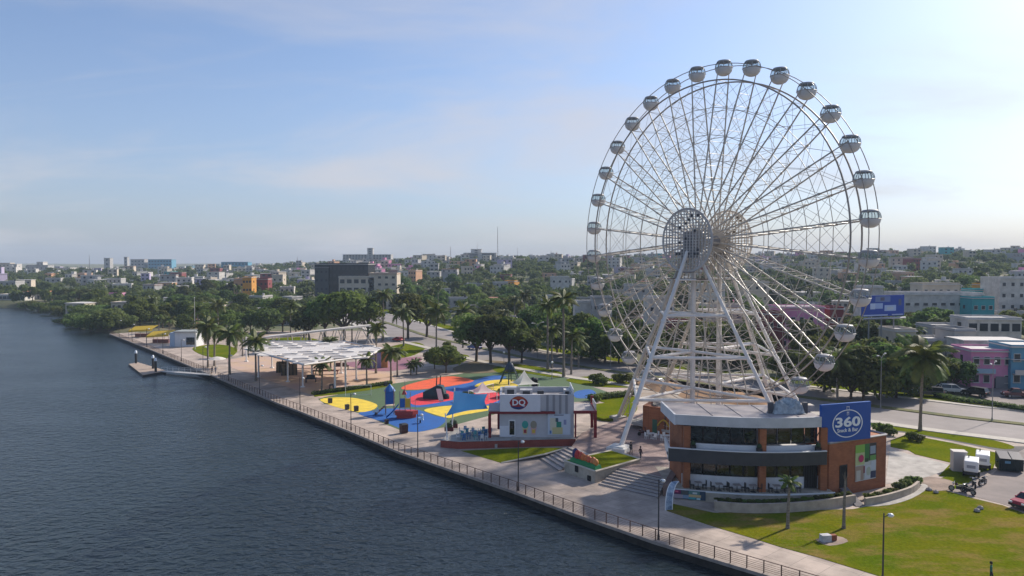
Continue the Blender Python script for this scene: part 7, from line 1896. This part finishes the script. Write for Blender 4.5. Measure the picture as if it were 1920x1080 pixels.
B(110, 900, 44, 503, 0, 0, 'long white hall on the left skyline', 14, 2, 6, name='hall', cat='building'); B(24, 850, 16, 496, 0, 0, 'sunlit white block at the far left skyline', 9, 3, 2, name='block', cat='building'); B(8, 870, 22, 494, 2, 0, 'cream block at the far left edge of the skyline', 9, 3, 3, name='block', cat='building'); B(70, 880, 40, 498, 1, 1, 'dark grey hall left of the long white hall', 12, 2, 5, name='hall', cat='building'); B(75, 884, 12, 492, 0, 0, 'white tower block above the dark grey hall', 9, 4, 2, name='block', cat='building')
B(20, 436, 50, 561, 0, 0, 'long low white boathouse at the far left shore', 9, 1, 6, name='boathouse', cat='building', win=(2.2, 1.6))
B(65, 455, 46, 547, 2, 2, 'cream villa with orange roof behind the far left shore', 9, 2, 4, parapet=0, rm=mat('roof_orange', (.55, .2, .09), .8)); B(88, 452, 16, 552, 4, 0, 'small peach house right of the orange roofed villa', 7, 2, 2)
B(228, 330, 42, 568, 2, 1, 'tan house with flat roof behind the mangroves', 9, 2, 4, parapet=.2); B(172, 440, 20, 546, 0, 0, 'small white house with dark porch behind the mangroves', 8, 2, 2); B(205, 420, 34, 552, 3, 1, 'dusty pink house behind the mangroves', 8, 2, 3)
B(395, 330, 50, 570, 2, 0, 'long cream building behind the promenade kiosk', 10, 2, 5); B(345, 350, 40, 575, 0, 0, 'low white building left of the long cream one', 9, 1, 4); B(545, 300, 50, 585, 2, 0, 'cream arcade building left of the big green trees', 9, 2, 6, win=(1.5, 2.0)); B(490, 320, 40, 582, 0, 0, 'white arcade building in the middle distance left', 9, 2, 4); B(450, 315, 30, 592, 1, 1, 'grey low building behind the promenade palms', 8, 1, 3)
# radio mast and thin antennas
for px, d, top, r, lab in ((933, 860, 425, .45, 'tall thin radio mast on the central skyline'), (168, 1100, 478, .5, 'lattice mast on the left skyline'), (845, 880, 462, .4, 'leaning crane mast left of the banded office'), (970, 900, 464, .3, 'thin antenna right of the radio mast'), (558, 900, 481, .4, 'short mast left of the black office block'), (1033, 900, 468, .3, 'small antenna on the central right ridge'), (895, 898, 455, .25, 'fine antenna above the banded office')):
    g = px_terrain(px, d); top_z = WD(px, top, d).z; t = thing('radio_mast', lab, 'mast', (g.x, g.y, g.z)); H_ = top_z - g.z
    mb = MB(); k_ = r * 1.6
    for a in range(3): mb.tube((k_ * math.cos(a * 2.09), k_ * math.sin(a * 2.09), -2), (.05 * math.cos(a * 2.09), .05 * math.sin(a * 2.09), H_), r * .35, r * .25, 4)
    for i in range(16):
        f = i / 16; q = k_ * (1 - f); mb.path([(q * math.cos(a * 2.09), q * math.sin(a * 2.09), H_ * (f + a * .02)) for a in range(3)], r * .16, 3, closed=True)
    pb_(mb, 'lattice', mat('mast_grey', (.3, .26, .26), .6), t)
# --- scattered houses and trees
rs_ = random.Random(21)
def blocked(x, y, r):
    if in_poly(np.array([x]), np.array([y]), LAKE)[0] or dist_line(np.array([x]), np.array([y]), SHORE)[0] < r + 4: return True
    if in_poly(np.array([x]), np.array([y]), [(p.x, p.y) for p in _park])[0]: return True
    dr = dist_line(np.array([x]), np.array([y]), [(p.x, p.y) for p in offset_line(ROAD0, S_ * 12)])[0]
    if dr < 15 + r: return True
    return False
houses = []
tries = 0
while len(houses) < 298 and tries < 30000:
    tries += 1
    u = rs_.random(); d = 235 + 820 * u ** 1.0; az = R(rs_.uniform(-36.5, 37.0)); x, y = d * math.sin(az), d * math.cos(az)
    w = rs_.uniform(6, 12.5); dep = rs_.uniform(7, 11); r = max(w, dep) * .6
    if blocked(x, y, r) or not free(x, y, r + (1 if d < 500 else 3)): continue
    if d < 300 and rs_.random() < .4: continue
    occupied.append((x, y, r)); houses.append((x, y, w, dep))
info = []
for (x, y, w, dep) in houses:
    z = ground_z(x, y); fl = rs_.choice([2, 2, 2, 3, 3] if y > 520 else [1, 2, 2]); ci = rs_.choices(range(10), [34, 24, 20, 4, 6, 1, 2, 2, 4, 3])[0]; ri = rs_.choices([0, 1, 2], [60, 28, 12])[0]
    info.append((pix((x, y, z + 4))[0], x, y, z, w, dep, fl, ci, ri))
def sector(px, d):
    a = 'behind the mangroves' if px < 330 else 'behind the promenade palms' if px < 560 else 'around the black office block' if px < 780 else 'above the round park trees' if px < 1090 else 'behind the wheel' if px < 1620 else 'above the billboard and pink house'
    return ('far ' if d > 620 else 'middle-distance ' if d > 380 else 'nearer '), a
cnt = {}
for it in sorted(info):
    px, x, y, z, w, dep, fl, ci, ri = it; dd, a = sector(px, y); key = (dd, a, ci); cnt[key] = cnt.get(key, 0) + 1
    lab = '%s%s house %s, %s from the left' % (dd, HN[ci], a, nth(cnt[key]))
    building(Vector((x, y, z)), w, dep, 3.1 * fl, rs_.uniform(-.5, .5), ci, ri, lab, 'scattered city houses', fl, (3 if w < 12 else 4) if y < 620 else 2, win=(1.2, 1.3) if y < 620 else (2.0, 1.4), parapet=.5 if rs_.random() < .7 else 0, side_win=y < 450, tank=rs_.random() < .6)
# individual trees in the nearer city
tl = []
for px, py in ((262, 612), (285, 606), (305, 616), (325, 606), (345, 622), (352, 604), (385, 618), (405, 606), (430, 626), (440, 606), (470, 624), (468, 604), (500, 626), (505, 606), (530, 622), (555, 622), (575, 628), (335, 597), (300, 596), (270, 598), (375, 597), (415, 596), (455, 596), (495, 597), (530, 606), (560, 606)):
    p = W(px, py); tl.append((px, p.x, p.y)); occupied.append((p.x, p.y, 2.6))
tries = 0
while len(tl) < 300 and tries < 40000:
    tries += 1
    d = 185 + 330 * rs_.random() ** 1.3; az = R(rs_.uniform(-37, 38)); x, y = d * math.sin(az), d * math.cos(az)
    if blocked(x, y, 3.0) or not free(x, y, 1.4): continue
    if x > 70 and d < 205 and pix((x, y, 0))[0] > 1730: continue
    occupied.append((x, y, 2.6)); tl.append((pix((x, y, 5))[0], x, y))
tl.sort(); cnt = {}
for i, (px, x, y) in enumerate(tl):
    kd = rs_.randrange(8); h = rs_.uniform(6.5, 11.0); dd, a = sector(px, y); 
    if rs_.random() < .13:
        key = ('p', dd, a); cnt[key] = cnt.get(key, 0) + 1
        palm(x, y, ground_z(x, y), rs_.uniform(8, 13), rs_.uniform(2.6, 3.6), '%spalm %s, %s from the left' % (dd, a, nth(cnt[key])), 'city palms', i, False, tr=.2)
    else:
        shade = 'dark green' if kd in (0, 1, 4, 6) else 'mid green'; key = (shade, dd, a); cnt[key] = cnt.get(key, 0) + 1
        put_tree(x, y, ground_z(x, y) - .2, kd, h / TREE_H[kd], rs_.uniform(0, 6), '%s%s leafy tree %s, %s from the left' % (dd, shade, a, nth(cnt[key])), 'city trees')
# houses beyond the three hundred largest: one distant town
def distant_town():
    r = random.Random(77); mb = MB(); k = 0; tries = 0
    while k < 430 and tries < 20000:
        tries += 1
        d = 520 + 820 * r.random() ** .9; az = R(r.uniform(-37, 37)); x, y = d * math.sin(az), d * math.cos(az)
        if in_poly(np.array([x]), np.array([y]), LAKE)[0] or not free(x, y, 4.5): continue
        occupied.append((x, y, 4.6)); k += 1
        z = ground_z(x, y); w, dp, h, rz = r.uniform(6, 13), r.uniform(6, 10), r.choice([3.4, 6.2, 6.4, 6.6, 9.2]), r.uniform(-.6, .6); mi = r.choices(range(6), [38, 20, 20, 8, 6, 8])[0]
        mb.box((x, y, z + h / 2 - 1), (w, dp, h + 2), rz, mi); mb.box((x, y, z + h + .15), (w + .6, dp + .6, .3), rz, 6)
        if r.random() < .5: mb.box((x + r.uniform(-2, 2), y, z + h + 1.2), (r.uniform(2, 3.5), 2.5, 2.0), rz, mi)
        ca, sa = math.cos(rz), math.sin(rz); n = max(2, int(w / 3.2))
        for f in range(max(1, int(h / 3))):
            for i in range(n):
                lx = -w / 2 + w * (i + .5) / n; ly = -dp / 2 - .02
                mb.box((x + lx * ca - ly * sa, y + lx * sa + ly * ca, z + 1.7 + f * 3.0), (1.3, .12, 1.3), rz, 7)
    o = mb.build('distant_town', [M_hw[0], M_hw[1], M_hw[2], M_hw[4], M_hw[3], M_hw[9], M_rw[0], M_win]); tag(o, kind='stuff')
distant_town()
# the far wood: one mass of crowns
def far_wood():
    rng = np.random.default_rng(8); protos = []
    for s in range(5):
        lob = [(rng.uniform(-2.4, 2.4), rng.uniform(-2.4, 2.4), 4 + rng.uniform(-1, 2), 2.5, 2.5, 2.1) for _ in range(5)]
        protos.append(leaf_cloud(rng, lob, 170, .95))
    n = 8200; d = 385 + 985 * rng.random(n) ** 1.1; az = np.radians(rng.uniform(-38, 38, n)); X, Y = d * np.sin(az), d * np.cos(az)
    lk = in_poly(X, Y, LAKE) | (dist_line(X, Y, SHORE) < 4); Z = terrain(X, Y)
    V_, F_ = [], []; b = 0; oc = np.array([o_ for o_ in occupied])
    for i in range(n):
        if lk[i]: continue
        j = np.hypot(oc[:, 0] - X[i], oc[:, 1] - Y[i]) < oc[:, 2] * .8 + 1.0
        if j.any(): continue
        inf = np.hypot(oc[:, 0] - X[i], oc[:, 1] - Y[i] - 9) < oc[:, 2] * .75
        if inf.any() and rng.random() < .8: continue
        v, f = protos[i % 5]; s = rng.uniform(.55, 1.05); a = rng.random() * 6.28; ca, sa = math.cos(a), math.sin(a)
        q = np.stack([v[:, 0] * ca - v[:, 1] * sa, v[:, 0] * sa + v[:, 1] * ca, v[:, 2] * (.8 + .4 * rng.random())], 1) * s + np.array([X[i], Y[i], Z[i] - .8])
        V_.append(q); F_.append(f + b); b += len(v)
    o = link('far_wood', np_mesh('far_wood', np.concatenate(V_), np.concatenate(F_), mat('foliage_far', (.145, .175, .048), .8, scale=.06, col2=(.065, .10, .03), transl=.45, lo=.3, hi=.7))); tag(o, kind='stuff')
far_wood()
# ================================================================== AIR
def make_haze():
    m = bpy.data.materials.new('haze_air'); m.use_nodes = True
    n, l = m.node_tree.nodes, m.node_tree.links
    n.remove(n['Principled BSDF'])
    v = n.new('ShaderNodeVolumePrincipled')
    v.inputs['Color'].default_value = (0.66, 0.82, 1.0, 1)
    v.inputs['Density'].default_value = 0.00017
    v.inputs['Anisotropy'].default_value = 0.0
    l.new(v.outputs[0], n['Material Output'].inputs['Volume'])
    mb = MB(); mb.box((0, 1640, 40), (5160, 3480, 92))
    o = mb.build('haze', m)
    tag(o, kind='stuff')
make_haze()
